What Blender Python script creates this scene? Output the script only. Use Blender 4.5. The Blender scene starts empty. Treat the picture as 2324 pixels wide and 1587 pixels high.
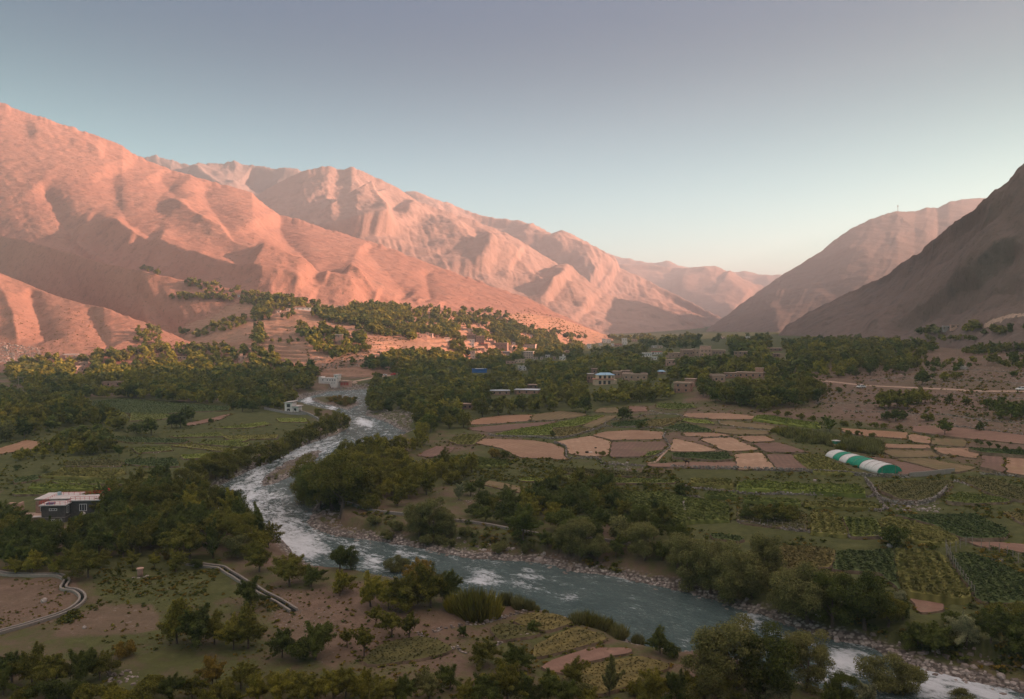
import bpy, bmesh, math, random
import numpy as np
from mathutils import Vector
from mathutils.bvhtree import BVHTree
R = math.radians
rng = np.random.default_rng(7)
random.seed(7)
SC = bpy.context.scene
COL = SC.collection
# ------------------------------------------------------------------ camera geometry (photo measured on a 2324 x 1587 grid)
PW, PH, F = 2324.0, 1587.0, 1807.0
ZC = 45.0
PITCH = math.atan((PH/2-735.0)/F)          # horizon lies at row 735
SUN_AZ, SUN_EL = R(89), R(15.8)            # clockwise from the view direction (+Y), height

def ray(vx, vy):
    """direction through a photo point, scaled so that its forward (y) component is 1"""
    vx = np.asarray(vx, float); vy = np.asarray(vy, float)
    cx = (vx-PW/2)/F; cy = -(vy-PH/2)/F
    fy = math.cos(PITCH)+cy*math.sin(PITCH)
    fz = -math.sin(PITCH)+cy*math.cos(PITCH)
    return cx/fy, fz/fy
def at_depth(vx, vy, d):
    a, b = ray(vx, vy); d = np.asarray(d, float)
    return np.stack([a*d, d+0*a, ZC+b*d], -1)
def on_level(vx, vy, z):
    a, b = ray(vx, vy)
    d = (np.asarray(z, float)-ZC)/b
    return np.stack([a*d, d, ZC+b*d], -1)
def project(p):
    p = np.asarray(p, float); x = p[..., 0]; y = p[..., 1]; z = p[..., 2]-ZC
    f = y*math.cos(PITCH)-z*math.sin(PITCH); u = y*math.sin(PITCH)+z*math.cos(PITCH)
    return np.stack([PW/2+F*x/f, PH/2-F*u/f], -1)
# photo close-ups the points were read from: tag -> (offset x, offset y, scale)
ZOOM = {'V': (0, 0, 1), 'A': (0, 774.7, .33335), 'B': (774.7, 658.5, .33335), 'C': (1549.3, 658.5, .33335),
        'D': (0, 1057.4, .33335), 'E': (774.7, 1057.4, .33335), 'F': (1549.3, 1057.4, .33335),
        'G': (619.8, 813.4, .13334), 'H': (0, 759.2, .13334), 'J': (929.6, 720.5, .16667), 'K': (1278.3, 720.5, .2),
        'L': (0, 1084.6, .13334), 'M': (309.9, 604.3, .26667), 'N': (1859.3, 991.6, .11667), 'O': (1278.3, 968.4, .15)}
def Z(tag, *pts):
    ox, oy, s = ZOOM[tag]
    return [(ox+s*x, oy+s*y) for x, y in pts]
# ------------------------------------------------------------------ numeric noise
def _hash(ix, iy, seed):
    h = (ix.astype(np.int64)*374761393+iy.astype(np.int64)*668265263+seed*974634777) & 0xffffffff
    h = ((h ^ (h >> 13))*1274126177) & 0xffffffff
    return ((h ^ (h >> 16)) & 0xffffff)/float(0xffffff)
def vnoise(x, y, seed=0):
    ix = np.floor(x); iy = np.floor(y); fx = x-ix; fy = y-iy
    fx = fx*fx*fx*(fx*(fx*6-15)+10); fy = fy*fy*fy*(fy*(fy*6-15)+10)
    a = _hash(ix, iy, seed); b = _hash(ix+1, iy, seed); c = _hash(ix, iy+1, seed); d = _hash(ix+1, iy+1, seed)
    return (a*(1-fx)+b*fx)*(1-fy)+(c*(1-fx)+d*fx)*fy
def fbm(x, y, o=4, seed=0, g=.5):
    s = 0; a = 1; t = 0
    for i in range(o):
        s = s+a*(vnoise(x*2**i+i*17.3, y*2**i-i*9.1, seed+i)-.5); t += a; a *= g
    return s/t*2
def ridged(x, y, o=4, seed=0, g=.5):
    s = 0; a = 1; t = 0
    for i in range(o):
        s = s+a*(1-np.abs(2*vnoise(x*2**i+i*17.3, y*2**i-i*9.1, seed+i)-1)); t += a; a *= g
    return s/t
def sstep(a, b, x):
    t = np.clip((x-a)/(b-a), 0, 1); return t*t*(3-2*t)
def in_poly(x, y, poly):
    inside = np.zeros(np.shape(x), bool); n = len(poly); j = n-1
    for i in range(n):
        xi, yi = poly[i][0], poly[i][1]; xj, yj = poly[j][0], poly[j][1]
        if yi != yj:
            c = ((yi > y) != (yj > y)) & (x < (xj-xi)*(y-yi)/(yj-yi)+xi)
            inside ^= c
        j = i
    return inside
def seg_dist(x, y, pts, closed=False):
    """distance to a polyline, its signed side (right of travel > 0) and the way along it (0..1)"""
    best = np.full(np.shape(x), 1e18); side = np.zeros(np.shape(x)); way = np.zeros(np.shape(x))
    P = list(pts)+([pts[0]] if closed else [])
    L = [math.dist(P[i][:2], P[i+1][:2]) for i in range(len(P)-1)]; tot = sum(L) or 1; acc = 0
    for i in range(len(P)-1):
        ax, ay = P[i][0], P[i][1]; dx, dy = P[i+1][0]-ax, P[i+1][1]-ay; l2 = dx*dx+dy*dy or 1e-9
        t = np.clip(((x-ax)*dx+(y-ay)*dy)/l2, 0, 1)
        ex = x-ax-t*dx; ey = y-ay-t*dy; d = ex*ex+ey*ey
        m = d < best
        best = np.where(m, d, best); side = np.where(m, ex*dy-ey*dx, side); way = np.where(m, (acc+t*L[i])/tot, way)
        acc += L[i]
    return np.sqrt(best), side, way
def smooth_line(pts, n=4, closed=False):
    p = np.array(pts, float); out = []; N = len(p)
    for i in range(N if closed else N-1):
        if closed: p0, p1, p2, p3 = p[i-1], p[i], p[(i+1) % N], p[(i+2) % N]
        else: p0, p1, p2, p3 = p[max(i-1, 0)], p[i], p[i+1], p[min(i+2, N-1)]
        for k in range(n):
            t = k/n
            out.append(.5*((2*p1)+(p2-p0)*t+(2*p0-5*p1+4*p2-p3)*t*t+(3*p1-p0-3*p2+p3)*t**3))
    if not closed: out.append(p[-1])
    return np.array(out)
# ------------------------------------------------------------------ scene objects
def tag(o, label=None, cat=None, group=None, kind=None):
    if label: o['label'] = label
    if cat: o['category'] = cat
    if group: o['group'] = group
    if kind: o['kind'] = kind
    return o
def mesh_from(name, verts, faces, smooth=False):
    me = bpy.data.meshes.new(name)
    verts = np.asarray(verts, np.float32).reshape(-1, 3)
    if isinstance(faces, np.ndarray):
        n, k = faces.shape
        me.vertices.add(len(verts)); me.vertices.foreach_set('co', verts.ravel())
        me.loops.add(n*k); me.loops.foreach_set('vertex_index', faces.astype(np.int32).ravel())
        me.polygons.add(n); me.polygons.foreach_set('loop_start', np.arange(0, n*k, k, dtype=np.int32))
        me.update(calc_edges=True)
    else:
        me.from_pydata(verts.tolist(), [], faces)
    me.validate()
    if smooth: me.polygons.foreach_set('use_smooth', np.ones(len(me.polygons), bool))
    return me
def link(name, me, mat=None, parent=None, loc=None):
    o = bpy.data.objects.new(name, me)
    for m in (mat if isinstance(mat, (list, tuple)) else [mat] if mat else []):
        if m.name not in [s.name for s in me.materials if s]: me.materials.append(m)
    COL.objects.link(o)
    if parent: o.parent = parent
    if loc is not None: o.location = loc
    return o
def empty(name, loc, rz=0, **kw):
    o = bpy.data.objects.new(name, None); COL.objects.link(o); o.empty_display_size = .3
    o.location = loc; o.rotation_euler = (0, 0, rz)
    return tag(o, **kw)
def copy_tree(o, parent=None):
    c = o.copy(); COL.objects.link(c)
    if parent is not None: c.parent = parent
    for ch in o.children: copy_tree(ch, c)
    return c
def grid_faces(nu, nv):
    a = np.arange(nu*nv).reshape(nv, nu)
    return np.stack([a[:-1, :-1], a[:-1, 1:], a[1:, 1:], a[1:, :-1]], -1).reshape(-1, 4)
def attr(me, name, val):
    a = me.attributes.new(name, 'FLOAT', 'POINT'); a.data.foreach_set('value', np.asarray(val, np.float32).ravel())
# ------------------------------------------------------------------ materials
class NT:
    def __init__(s, name, rough=.9, spec=.2):
        s.m = bpy.data.materials.new(name); s.m.use_nodes = True; s.t = s.m.node_tree
        s.b = s.t.nodes['Principled BSDF']; s.b.inputs['Roughness'].default_value = rough
        s.b.inputs['Specular IOR Level'].default_value = spec
        s.tc = None
    def n(s, typ, **kw):
        nd = s.t.nodes.new(typ)
        for k, v in kw.items(): setattr(nd, k, v)
        return nd
    def l(s, a, b): s.t.links.new(a, b)
    def co(s, kind='Object'):
        if s.tc is None: s.tc = s.n('ShaderNodeTexCoord')
        return s.tc.outputs[kind]
    def pos(s): return s.n('ShaderNodeNewGeometry').outputs['Position']
    def noise(s, scale, detail=4, rough=.6, co=None, dist=0, stretch=None):
        nd = s.n('ShaderNodeTexNoise'); nd.inputs['Scale'].default_value = scale; nd.inputs['Detail'].default_value = detail
        nd.inputs['Roughness'].default_value = rough; nd.inputs['Distortion'].default_value = dist
        co = co or s.pos()
        if stretch:
            mp = s.n('ShaderNodeMapping'); mp.inputs['Scale'].default_value = stretch[:3]
            if len(stretch) > 3: mp.inputs['Rotation'].default_value = (0, 0, stretch[3])
            s.l(co, mp.inputs['Vector']); co = mp.outputs[0]
        s.l(co, nd.inputs['Vector']); return nd.outputs['Fac']
    def voro(s, scale, co=None, out='Distance', feature='F1', rand=1):
        nd = s.n('ShaderNodeTexVoronoi', feature=feature); nd.inputs['Scale'].default_value = scale
        nd.inputs['Randomness'].default_value = rand
        s.l(co or s.pos(), nd.inputs['Vector']); return nd.outputs[out]
    def ramp(s, fac, stops, interp='LINEAR'):
        nd = s.n('ShaderNodeValToRGB'); nd.color_ramp.interpolation = interp
        e = nd.color_ramp.elements
        while len(e) < len(stops): e.new(.5)
        for k, (p, c) in enumerate(stops):
            e[k].position = p; c = c if hasattr(c, '__len__') else (c, c, c); e[k].color = (*c[:3], 1)
        s.l(fac, nd.inputs['Fac']); return nd.outputs['Color']
    def mix(s, fac, a, b, mode='MIX'):
        nd = s.n('ShaderNodeMix', data_type='RGBA', blend_type=mode)
        for sock, v in ((nd.inputs[0], fac), (nd.inputs[6], a), (nd.inputs[7], b)):
            if hasattr(v, 'is_linked'): s.l(v, sock)
            elif hasattr(v, '__len__'): sock.default_value = (*v[:3], 1)
            else: sock.default_value = v
        return nd.outputs[2]
    def math(s, op, a, b=0., clamp=False):
        nd = s.n('ShaderNodeMath', operation=op, use_clamp=clamp)
        for sock, v in zip(nd.inputs, (a, b)):
            if hasattr(v, 'is_linked'): s.l(v, sock)
            else: sock.default_value = v
        return nd.outputs[0]
    def attr(s, name):
        nd = s.n('ShaderNodeAttribute', attribute_name=name); return nd.outputs['Fac']
    def color(s, c):
        if hasattr(c, 'is_linked'): s.l(c, s.b.inputs['Base Color'])
        else: s.b.inputs['Base Color'].default_value = (*c[:3], 1)
        return s
    def bump(s, h, dist=.1, strength=1):
        nd = s.n('ShaderNodeBump'); nd.inputs['Distance'].default_value = dist; nd.inputs['Strength'].default_value = strength
        s.l(h, nd.inputs['Height']); s.l(nd.outputs[0], s.b.inputs['Normal']); return s
def plain(name, c, rough=.8, var=.25, scale=3., bump=0, spec=.2, metal=0):
    m = NT(name, rough, spec); n = m.noise(scale, 5)
    lo = tuple(max(0, v*(1-var)) for v in c); hi = tuple(min(1, v*(1+var)) for v in c)
    m.color(m.ramp(n, [(.3, lo), (.7, hi)])); m.b.inputs['Metallic'].default_value = metal
    if bump: m.bump(n, bump)
    return m.m
# ------------------------------------------------------------------ river outline (photo points -> water level)
def water_z(y): return .004*np.asarray(y, float)
def to_water(pts):
    p = np.array(pts); q = on_level(p[:, 0], p[:, 1], 0.)
    for _ in range(6): q = on_level(p[:, 0], p[:, 1], water_z(q[:, 1]))
    return q
left_bank = (Z('G', (1900, 470), (1640, 520), (1300, 545), (1000, 560), (700, 600), (480, 650), (410, 700), (440, 760), (560, 800), (780, 860), (1000, 920), (1200, 960), (1330, 1010), (1340, 1090), (1290, 1180), (1150, 1260))
             + Z('A', (2240, 655), (2050, 725), (1900, 805), (1700, 885), (1560, 955), (1450, 1015), (1425, 1060), (1440, 1130), (1560, 1195), (1700, 1255), (1850, 1315), (1950, 1365), (2000, 1430))
             + Z('D', (2065, 630), (2200, 700)) + Z('E', (60, 720), (270, 740), (560, 830), (800, 890), (1060, 925), (1300, 965), (1560, 1035), (1900, 1155), (2010, 1205), (2324, 1265))
             + Z('F', (150, 1240), (420, 1330), (760, 1450), (1100, 1560), (1500, 1680), (2324, 1900)))
right_bank = (Z('G', (1900, 540), (1640, 640), (1660, 740), (1620, 860), (1560, 960), (1700, 1010), (1900, 1080), (2080, 1180), (2240, 1250), (2324, 1290))
              + Z('B', (400, 985), (300, 1045), (150, 1075), (40, 1100)) + Z('A', (2300, 800), (2210, 860), (2080, 930), (2050, 1000), (2090, 1060), (2120, 1130), (2110, 1190), (2080, 1240), (2160, 1290), (2324, 1335))
              + Z('E', (150, 505), (300, 525), (480, 562), (640, 592), (800, 622), (940, 642), (1200, 652), (1420, 682), (1560, 722), (1800, 752), (2000, 792), (2200, 832))
              + Z('F', (0, 862), (200, 922), (400, 985), (600, 1045), (760, 1110), (1000, 1185), (1280, 1245), (1400, 1325), (1600, 1375), (1800, 1435), (2000, 1485), (2324, 1560), (2700, 1640)))
LB = smooth_line(to_water(left_bank)[:, :2], 3); RB = smooth_line(to_water(right_bank)[:, :2], 3)
RIVER = np.concatenate([LB, RB[::-1]])
bar_pts = Z('A', (1768, 985), (1795, 925), (1870, 872), (1990, 805), (2090, 765), (2190, 742), (2140, 825), (2050, 885), (1900, 962), (1820, 985))
islet_pts = Z('G', (640, 690), (900, 655), (1150, 660), (1400, 715), (1480, 775), (1380, 835), (1270, 880), (1000, 815), (800, 775))
BAR = smooth_line(to_water(bar_pts)[:, :2], 3, True); ISLET = smooth_line(to_water(islet_pts)[:, :2], 3, True)
# pebble banks that lie only a little above the water
GRAVEL = [to_water(p)[:, :2] for p in (
    Z('B', (150, 850), (230, 830), (540, 825), (520, 900), (440, 985), (330, 950)),
    Z('A', (2100, 1150), (2324, 1150), (2324, 1360), (2050, 1250)),
    Z('E', (-60, 400), (200, 470), (420, 520), (800, 540), (960, 560), (1250, 590), (1500, 650), (1700, 690), (1500, 720), (1200, 670), (800, 640), (300, 540), (-60, 500)),
    Z('F', (1250, 1180), (1700, 1290), (2000, 1330), (2324, 1420), (2400, 1560), (1800, 1450), (1350, 1330)),
    Z('G', (900, 560), (1100, 470), (1640, 490), (1640, 540), (1300, 560)))]
# ------------------------------------------------------------------ field terraces (outline read from the photo, each a level sheet)
FIELDS = []          # (name, label, kind, polygon xy, level, crop height, colour key)
def base_z(x, y):
    y = np.maximum(np.asarray(y, float), 1.); x = np.asarray(x, float); u = x/np.maximum(y, 60)
    z = 2.5+.006*y
    far = np.minimum(np.maximum(y-120, 0), 430+.1*np.maximum(y-560, 0))
    z = z+sstep(-.03, .42, u)*.043*far+sstep(.42, .68, u)*.03*far
    z = z+np.maximum(0, 84-y)*.42
    return z
def river_sd(x, y):
    """signed distance to the river's edge, > 0 on land"""
    d, _, _ = seg_dist(x, y, RIVER, True)
    s = np.where(in_poly(x, y, RIVER), -d, d)
    for isl in (BAR, ISLET):
        di, _, _ = seg_dist(x, y, isl, True)
        s = np.where(in_poly(x, y, isl), di, np.where(s < 0, np.maximum(s, -di), s))
    return s
_SDG = {}
def sd_at(x, y):
    if not _SDG:
        gx, gy = np.meshgrid(np.arange(-420, 420, 2.), np.arange(50, 660, 2.)); _SDG['g'] = river_sd(gx, gy)
    g = _SDG['g']; i = (y-50)/2; j = (x+420)/2
    if not (0 <= i < g.shape[0]-1 and 0 <= j < g.shape[1]-1): return 99.
    a, b = int(i), int(j); fi, fj = i-a, j-b
    return float((g[a, b]*(1-fj)+g[a, b+1]*fj)*(1-fi)+(g[a+1, b]*(1-fj)+g[a+1, b+1]*fj)*fi)
def ground_z(x, y, sd=None):
    z = base_z(x, y)+fbm(x/22, y/22, 4, 3)*.5+fbm(x/4, y/4, 3, 9)*.09
    m = (y < 640)
    if sd is None:
        sd = np.full(np.shape(x), 999.); sd[m] = river_sd(x[m], y[m])
    w = water_z(y); jag = fbm(x/3, y/3, 3, 21)*.35
    bank = w-.12+np.clip(sd, -6, 60)*.42+jag*sstep(-3, 3, sd)
    z = np.minimum(z, np.maximum(bank, w-1.3))
    for g in GRAVEL+[BAR, ISLET]:
        ins = in_poly(x, y, g)
        if ins.any():
            flat = w+.22+np.clip(sd, 0, 8)*.09+(jag+.2)*.5
            z = np.where(ins & (sd > 0), np.minimum(z, flat), z)
    return z, sd
# ------------------------------------------------------------------ hills and mountains
def hill(name, label, rows, nu, nv, mat, ridges=(), noise=(0, 100, 0, 20), push=(.35, -.45, .8), back=(500, .55), crest_rough=0, seed=1, fade=.06, rills=0., rdir=1., steps=0.):
    xs = np.linspace(min(p[0] for p in rows[0]), max(p[0] for p in rows[-1]), nu)
    P = []
    for r in rows:
        r = np.array(sorted(r)); yy = np.interp(xs, r[:, 0], r[:, 1]); dd = np.interp(xs, r[:, 0], r[:, 2])
        k = max(3, int(nu*.012)) | 1; pad = np.pad(dd, k, mode='edge'); dd = np.convolve(pad, np.ones(2*k+1)/(2*k+1), 'valid')
        P.append(at_depth(xs, yy, dd))
    P = np.array(P); K = len(rows)
    seg = [np.linalg.norm(P[k+1]-P[k], axis=-1).mean() for k in range(K-1)]
    tk = np.concatenate([[0], np.cumsum(seg)])/sum(seg)
    t = np.linspace(0, 1, nv); G = np.zeros((nv, nu, 3))
    for j, tt in enumerate(t):
        k = min(int(np.searchsorted(tk, tt, 'right'))-1, K-2); f = (tt-tk[k])/(tk[k+1]-tk[k])
        G[j] = P[k]*(1-f)+P[k+1]*f
    for _ in range(10 if K > 2 else 0): G[1:-1] = G[1:-1]*.4+(G[:-2]+G[2:])*.3
    T = np.repeat(t[:, None], nu, 1)
    if steps:      # hand-built terraces: treads and risers where the slope is farmed
        zz_ = G[..., 2]+fbm(G[..., 0]/40, G[..., 1]/40, 3, seed+9)*2.; fr = (zz_/steps) % 1.
        G[..., 2] += steps*(sstep(.6, .98, fr)-fr)*.8*sstep(.1, .35, fbm(G[..., 0]/90, G[..., 1]/90, 2, seed+10)+.3)*sstep(0, .05, T)*sstep(0, .05, 1-T)
    # relief: gullies and spurs read from the photo, then fractal roughness
    img = project(G); off = np.zeros((nv, nu)); env = sstep(0, .04, T)*sstep(0, fade, 1-T)
    ix, iy = img[..., 0], img[..., 1]
    wx = ix+fbm(ix/60, iy/60, 3, seed+5)*9; wy = iy+fbm(ix/60+7, iy/60, 3, seed+6)*9
    for pts, amp, wl, wr in ridges:
        d, s, way = seg_dist(wx, wy, smooth_line(pts, 3))
        w = np.where(s > 0, wr, wl); ends = sstep(0, .14, way+.02)*sstep(0, .14, 1.02-way)
        off += amp*np.exp(-np.abs(d/w)**1.25)*ends
    a1, s1, a2, s2 = noise
    X, Y = G[..., 0], G[..., 1]+G[..., 2]*.6
    off += a1*(ridged(X/s1, Y/s1, 4, seed)-.6)*1.6+a2*fbm(X/s2, Y/s2, 4, seed+3)
    if rills: off += rills*(ridged((wx-.55*rdir*wy)/13, (wy+rdir*wx)/150, 4, seed+11, .6)-.5)
    pv = np.array(push); pv = pv/np.linalg.norm(pv)
    G = G+off[..., None]*env[..., None]*pv
    if crest_rough:
        G[..., 2] += (fbm(xs/14, xs*0+seed, 5, seed+8, .6)*crest_rough)[None, :]*sstep(.9, 1, T)
    # the far side
    cr = G[-1]; h = np.linalg.norm(cr[:, :2], axis=1, keepdims=True); away = np.concatenate([cr[:, :2]/h, 0*h], 1)
    B = []
    for q in (.02, .06, .15, .35, .65, 1.):
        b = cr+away*back[0]*q; b[:, 2] -= (cr[:, 2]*back[1])*(q**(.75 if back[1] > .9 else 1.15)); B.append(b)
    G = np.concatenate([G, np.array(B)], 0)
    me = mesh_from(name, G.reshape(-1, 3), grid_faces(nu, nv+6), True)
    attr(me, 'steep', np.concatenate([off.ravel()*0+T.ravel(), np.ones(6*nu)]))
    o = link(name, me, mat); tag(o, label, 'mountain', kind='structure')
    return o
def mountain_mat(name, dry, dark, pale, scrub=.5, sc=1., rock=(.2, .15, .12)):
    m = NT(name, .95, .08)
    big = m.noise(.006/sc, 6, .6); mid = m.noise(.05/sc, 6, .65); fine = m.noise(.15/sc, 6, .75)
    c = m.ramp(big, [(.3, dry), (.7, pale)])
    c = m.mix(m.ramp(mid, [(.52, 0.), (.72, .8)]), c, dark)
    c = m.mix(m.math('MULTIPLY', m.ramp(fine, [(.56, 0.), (.66, 1.)]), scrub), c, (.085, .07, .04))
    c = m.mix(m.ramp(m.noise(.012/sc, 7, .7, dist=.6), [(.62, 0.), (.7, .55)]), c, rock)
    m.color(c); m.bump(m.math('ADD', m.math('MULTIPLY', mid, 3.), fine), 1.1*sc, .7)
    return m.m
M_HILL = mountain_mat('dry_hill_earth', (.285, .148, .108), (.18, .1, .075), (.345, .19, .138), .7)
M_HILLN = mountain_mat('dry_near_hill', (.285, .148, .106), (.18, .1, .073), (.335, .186, .133), .8, .5)
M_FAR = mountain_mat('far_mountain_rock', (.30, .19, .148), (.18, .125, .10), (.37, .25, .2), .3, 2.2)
M_RIGHT = mountain_mat('dark_mountain_rock', (.17, .13, .11), (.10, .085, .075), (.20, .145, .12), .55, 1.)  # darker rock colour of the right hand mountains
M1 = lambda *p: [(.3667*x, 217+.3667*y) for x, y in p]
M2 = lambda *p: [(542+.3667*x, 348.6+.3667*y) for x, y in p]
M3 = lambda *p: [(1472+.3667*x, 325.4+.3667*y) for x, y in p]
def rowd(pts, xs, ds): return [(x, y, float(np.interp(x, xs, ds))) for x, y in pts]
main_crest = [(-420, 150), (-200, 188)]+M1((0, 40), (150, 100), (340, 160), (600, 250), (760, 310), (830, 365), (900, 395), (1050, 455), (1270, 520), (1450, 570), (1560, 605), (1640, 680), (1740, 740), (1850, 765), (2000, 820))+M2((870, 560), (1100, 650), (1400, 760), (1600, 830), (1800, 900), (1990, 995), (2120, 1060), (2250, 1120))+[(1400, 772)]
main_bot = [(-420, 520), (0, 590), (323, 660), (600, 705), (850, 730), (1100, 738), (1270, 752), (1400, 785)]
gullies = [   # (line, amplitude, reach to its left, reach to its right): negative carves, positive raises
    (M1((690, 400), (720, 590), (770, 740), (880, 880), (1000, 960)), -15, 70, 36),
    (M1((1240, 520), (1290, 640), (1345, 760), (1395, 890), (1480, 985), (1600, 1070)), -17, 70, 36),
    (M1((1700, 730), (1790, 880), (1870, 1000), (1910, 1090), (2010, 1215)), -18, 64, 38),
    (M1((530, 790), (560, 890), (650, 970), (780, 1060), (950, 1120), (1200, 1190)), -24, 70, 34),
    (M1((560, 770), (760, 870), (950, 960), (1200, 1060), (1450, 1150), (1700, 1215), (1950, 1290)), 30, 24, 60),
    (M1((240, 520), (330, 640), (430, 800), (470, 900), (600, 970)), -14, 40, 26),
    (M1((430, 850), (560, 930), (760, 1050)), 16, 16, 40),
    (M1((1000, 620), (1150, 760), (1300, 880), (1450, 960), (1600, 1060), (1800, 1160), (2000, 1220), (2270, 1305)), 30, 30, 70),
    (M1((980, 480), (1060, 600), (1150, 700), (1260, 800)), -8, 30, 20),
    (M1((1830, 1110), (1900, 1180), (2010, 1215)), 6, 14, 20),
    (M1((2090, 1190), (2200, 1230), (2324, 1290)), 9, 8, 26),
    (M2((760, 580), (900, 690), (1020, 800), (1080, 870)), -9, 30, 22),
    (M2((1150, 700), (1190, 830), (1210, 930)), -7, 24, 16),
    (M2((600, 830), (800, 900), (1000, 950)), 8, 8, 30),
    (M2((1090, 930), (1160, 905), (1260, 965)), 5, 8, 14),
    (M1((170, 260), (290, 250), (450, 290), (640, 350)), 9, 8, 26)]
H_MAIN = hill('left_mountain', 'big sunlit pink mountain with deep gullies running down to the village', [rowd(main_bot, [-420, 0, 323, 600, 850, 1270, 1400], [1500, 1235, 1020, 950, 980, 1300, 1480]), rowd(main_crest, [-420, 0, 330, 640, 1055, 1400], [1850, 1740, 1760, 1690, 1565, 1490])], 620, 320, M_HILL, gullies, (4, 260, 1.8, 16), back=(700, .5), crest_rough=3.5, seed=2, rills=.6)
H_MID = hill('middle_hill', 'brown hill slope half in shadow behind the near hill', [
    [(-300, 830, 800), (0, 800, 760), (330, 850, 700), (640, 850, 690)],
    [(-300, 640, 1350), (0, 690, 1085), (180, 720, 930), (330, 745, 815), (480, 752, 790), (640, 765, 760)],
    rowd([(-300, 470)]+M1((0, 865), (170, 900), (400, 965), (700, 1050), (880, 1085), (1100, 1135), (1400, 1190), (1700, 1235))+[(660, 690)], [-300, 0, 323, 660], [1480, 1180, 885, 850])], 260, 110, M_HILLN,
    [([(300, 640), (360, 700), (420, 770)], -6, 30, 18), ([(120, 600), (200, 680), (280, 740)], -6, 40, 20)], (2.5, 90, .9, 10), back=(260, .35), crest_rough=1.2, seed=12, rills=2.)
H_NEAR = hill('near_hill', 'stony lit hill spur with a scrubby crest at the left edge', [
    [(-300, 900, 560), (0, 885, 590), (200, 872, 600), (470, 850, 640)],
    [(-300, 850, 620), (0, 838, 640), (120, 812, 655), (250, 802, 665), (380, 800, 680), (480, 800, 690)],
    rowd([(-300, 510), (-120, 575)]+M1((0, 1100), (130, 1150), (230, 1195), (320, 1230), (520, 1290), (640, 1310), (800, 1370), (950, 1425), (1100, 1490), (1260, 1560))+[(500, 806)], [-300, 0, 250, 500], [900, 860, 770, 700])], 240, 120, M_HILLN,
    [([(60, 650), (90, 710), (110, 780)], -7, 26, 22), ([(205, 690), (225, 740), (250, 790)], -5, 26, 18), ([(-40, 600), (20, 690), (40, 780)], 5, 20, 26)], (1.6, 40, .7, 8), back=(160, .5), crest_rough=1., seed=22)
M_SLOPE = mountain_mat('terraced_slope_earth', (.30, .175, .12), (.17, .13, .075), (.35, .215, .15), .75, .4)
H_SLOPE = hill('village_slope', 'earthy hillside with small terraces under the village trees', [
    [(290, 890, 620), (330, 885, 560), (560, 885, 565), (720, 885, 558), (850, 874, 555), (1000, 856, 640), (1200, 818, 850), (1420, 780, 1350)],
    [(290, 870, 700), (420, 830, 650), (560, 803, 650), (700, 785, 650), (850, 775, 680), (1000, 768, 780), (1200, 770, 960), (1420, 771, 1400)],
    [(290, 830, 860), (350, 770, 860), (420, 715, 860), (520, 680, 860), (630, 676, 850), (760, 693, 850), (870, 699, 900), (1000, 704, 960), (1150, 712, 1060), (1200, 712, 1120), (1270, 722, 1200), (1320, 740, 1300), (1367, 758, 1400), (1420, 770, 1450)]],
    420, 330, M_SLOPE, [], (3, 60, 1., 12), back=(260, .25), seed=32, steps=3.4)
second_crest = [(420, 520), (500, 480)]+M2((120, 250), (250, 180), (400, 110), (550, 72), (600, 95), (650, 100), (695, 80), (740, 95), (800, 125), (900, 175), (1000, 220), (1100, 290), (1200, 330), (1350, 380), (1500, 430), (1650, 490), (1800, 570), (1900, 640), (2050, 730), (2200, 820), (2324, 890))+[(1472, 690), (1560, 732), (1640, 768)]
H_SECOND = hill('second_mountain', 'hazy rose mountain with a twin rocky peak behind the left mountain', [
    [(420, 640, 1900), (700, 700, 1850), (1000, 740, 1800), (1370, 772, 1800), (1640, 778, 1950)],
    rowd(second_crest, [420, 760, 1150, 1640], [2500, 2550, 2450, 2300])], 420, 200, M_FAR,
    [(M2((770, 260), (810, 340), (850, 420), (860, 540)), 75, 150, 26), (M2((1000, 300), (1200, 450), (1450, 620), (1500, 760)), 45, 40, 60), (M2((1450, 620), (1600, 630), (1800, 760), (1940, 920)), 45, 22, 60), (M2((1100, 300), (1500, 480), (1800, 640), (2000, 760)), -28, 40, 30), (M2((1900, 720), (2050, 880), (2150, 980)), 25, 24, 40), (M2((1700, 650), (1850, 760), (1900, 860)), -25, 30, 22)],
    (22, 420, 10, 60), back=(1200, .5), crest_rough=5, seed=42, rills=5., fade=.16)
H_BEHIND = hill('back_ridge', 'long hazy ridge falling to the right behind the twin peak', [
    [(850, 700, 2800), (1640, 780, 2600)],
    rowd([(850, 470)]+M2((1030, 240), (1100, 235), (1250, 300), (1300, 305), (1450, 370), (1600, 405), (1740, 415), (1850, 465), (1950, 505), (2050, 560), (2150, 610), (2324, 690))+[(1480, 642), (1540, 672), (1640, 724), (1700, 770)], [850, 1300, 1700], [3400, 3300, 3000])], 260, 120, M_FAR,
    [(M2((1740, 430), (1850, 560), (2000, 700), (2200, 860)), 55, 40, 50), (M2((1950, 520), (2100, 680), (2324, 800)), 40, 40, 60)], (50, 520, 14, 80), back=(1500, .5), crest_rough=6, seed=52, rills=10.)
M_BACK = mountain_mat('shade_toned_range_rock', (.2, .155, .135), (.13, .105, .095), (.25, .195, .17), .3, 2.2)  # greyer, darker copy of the far rock: the range's shade is put into its colour
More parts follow.
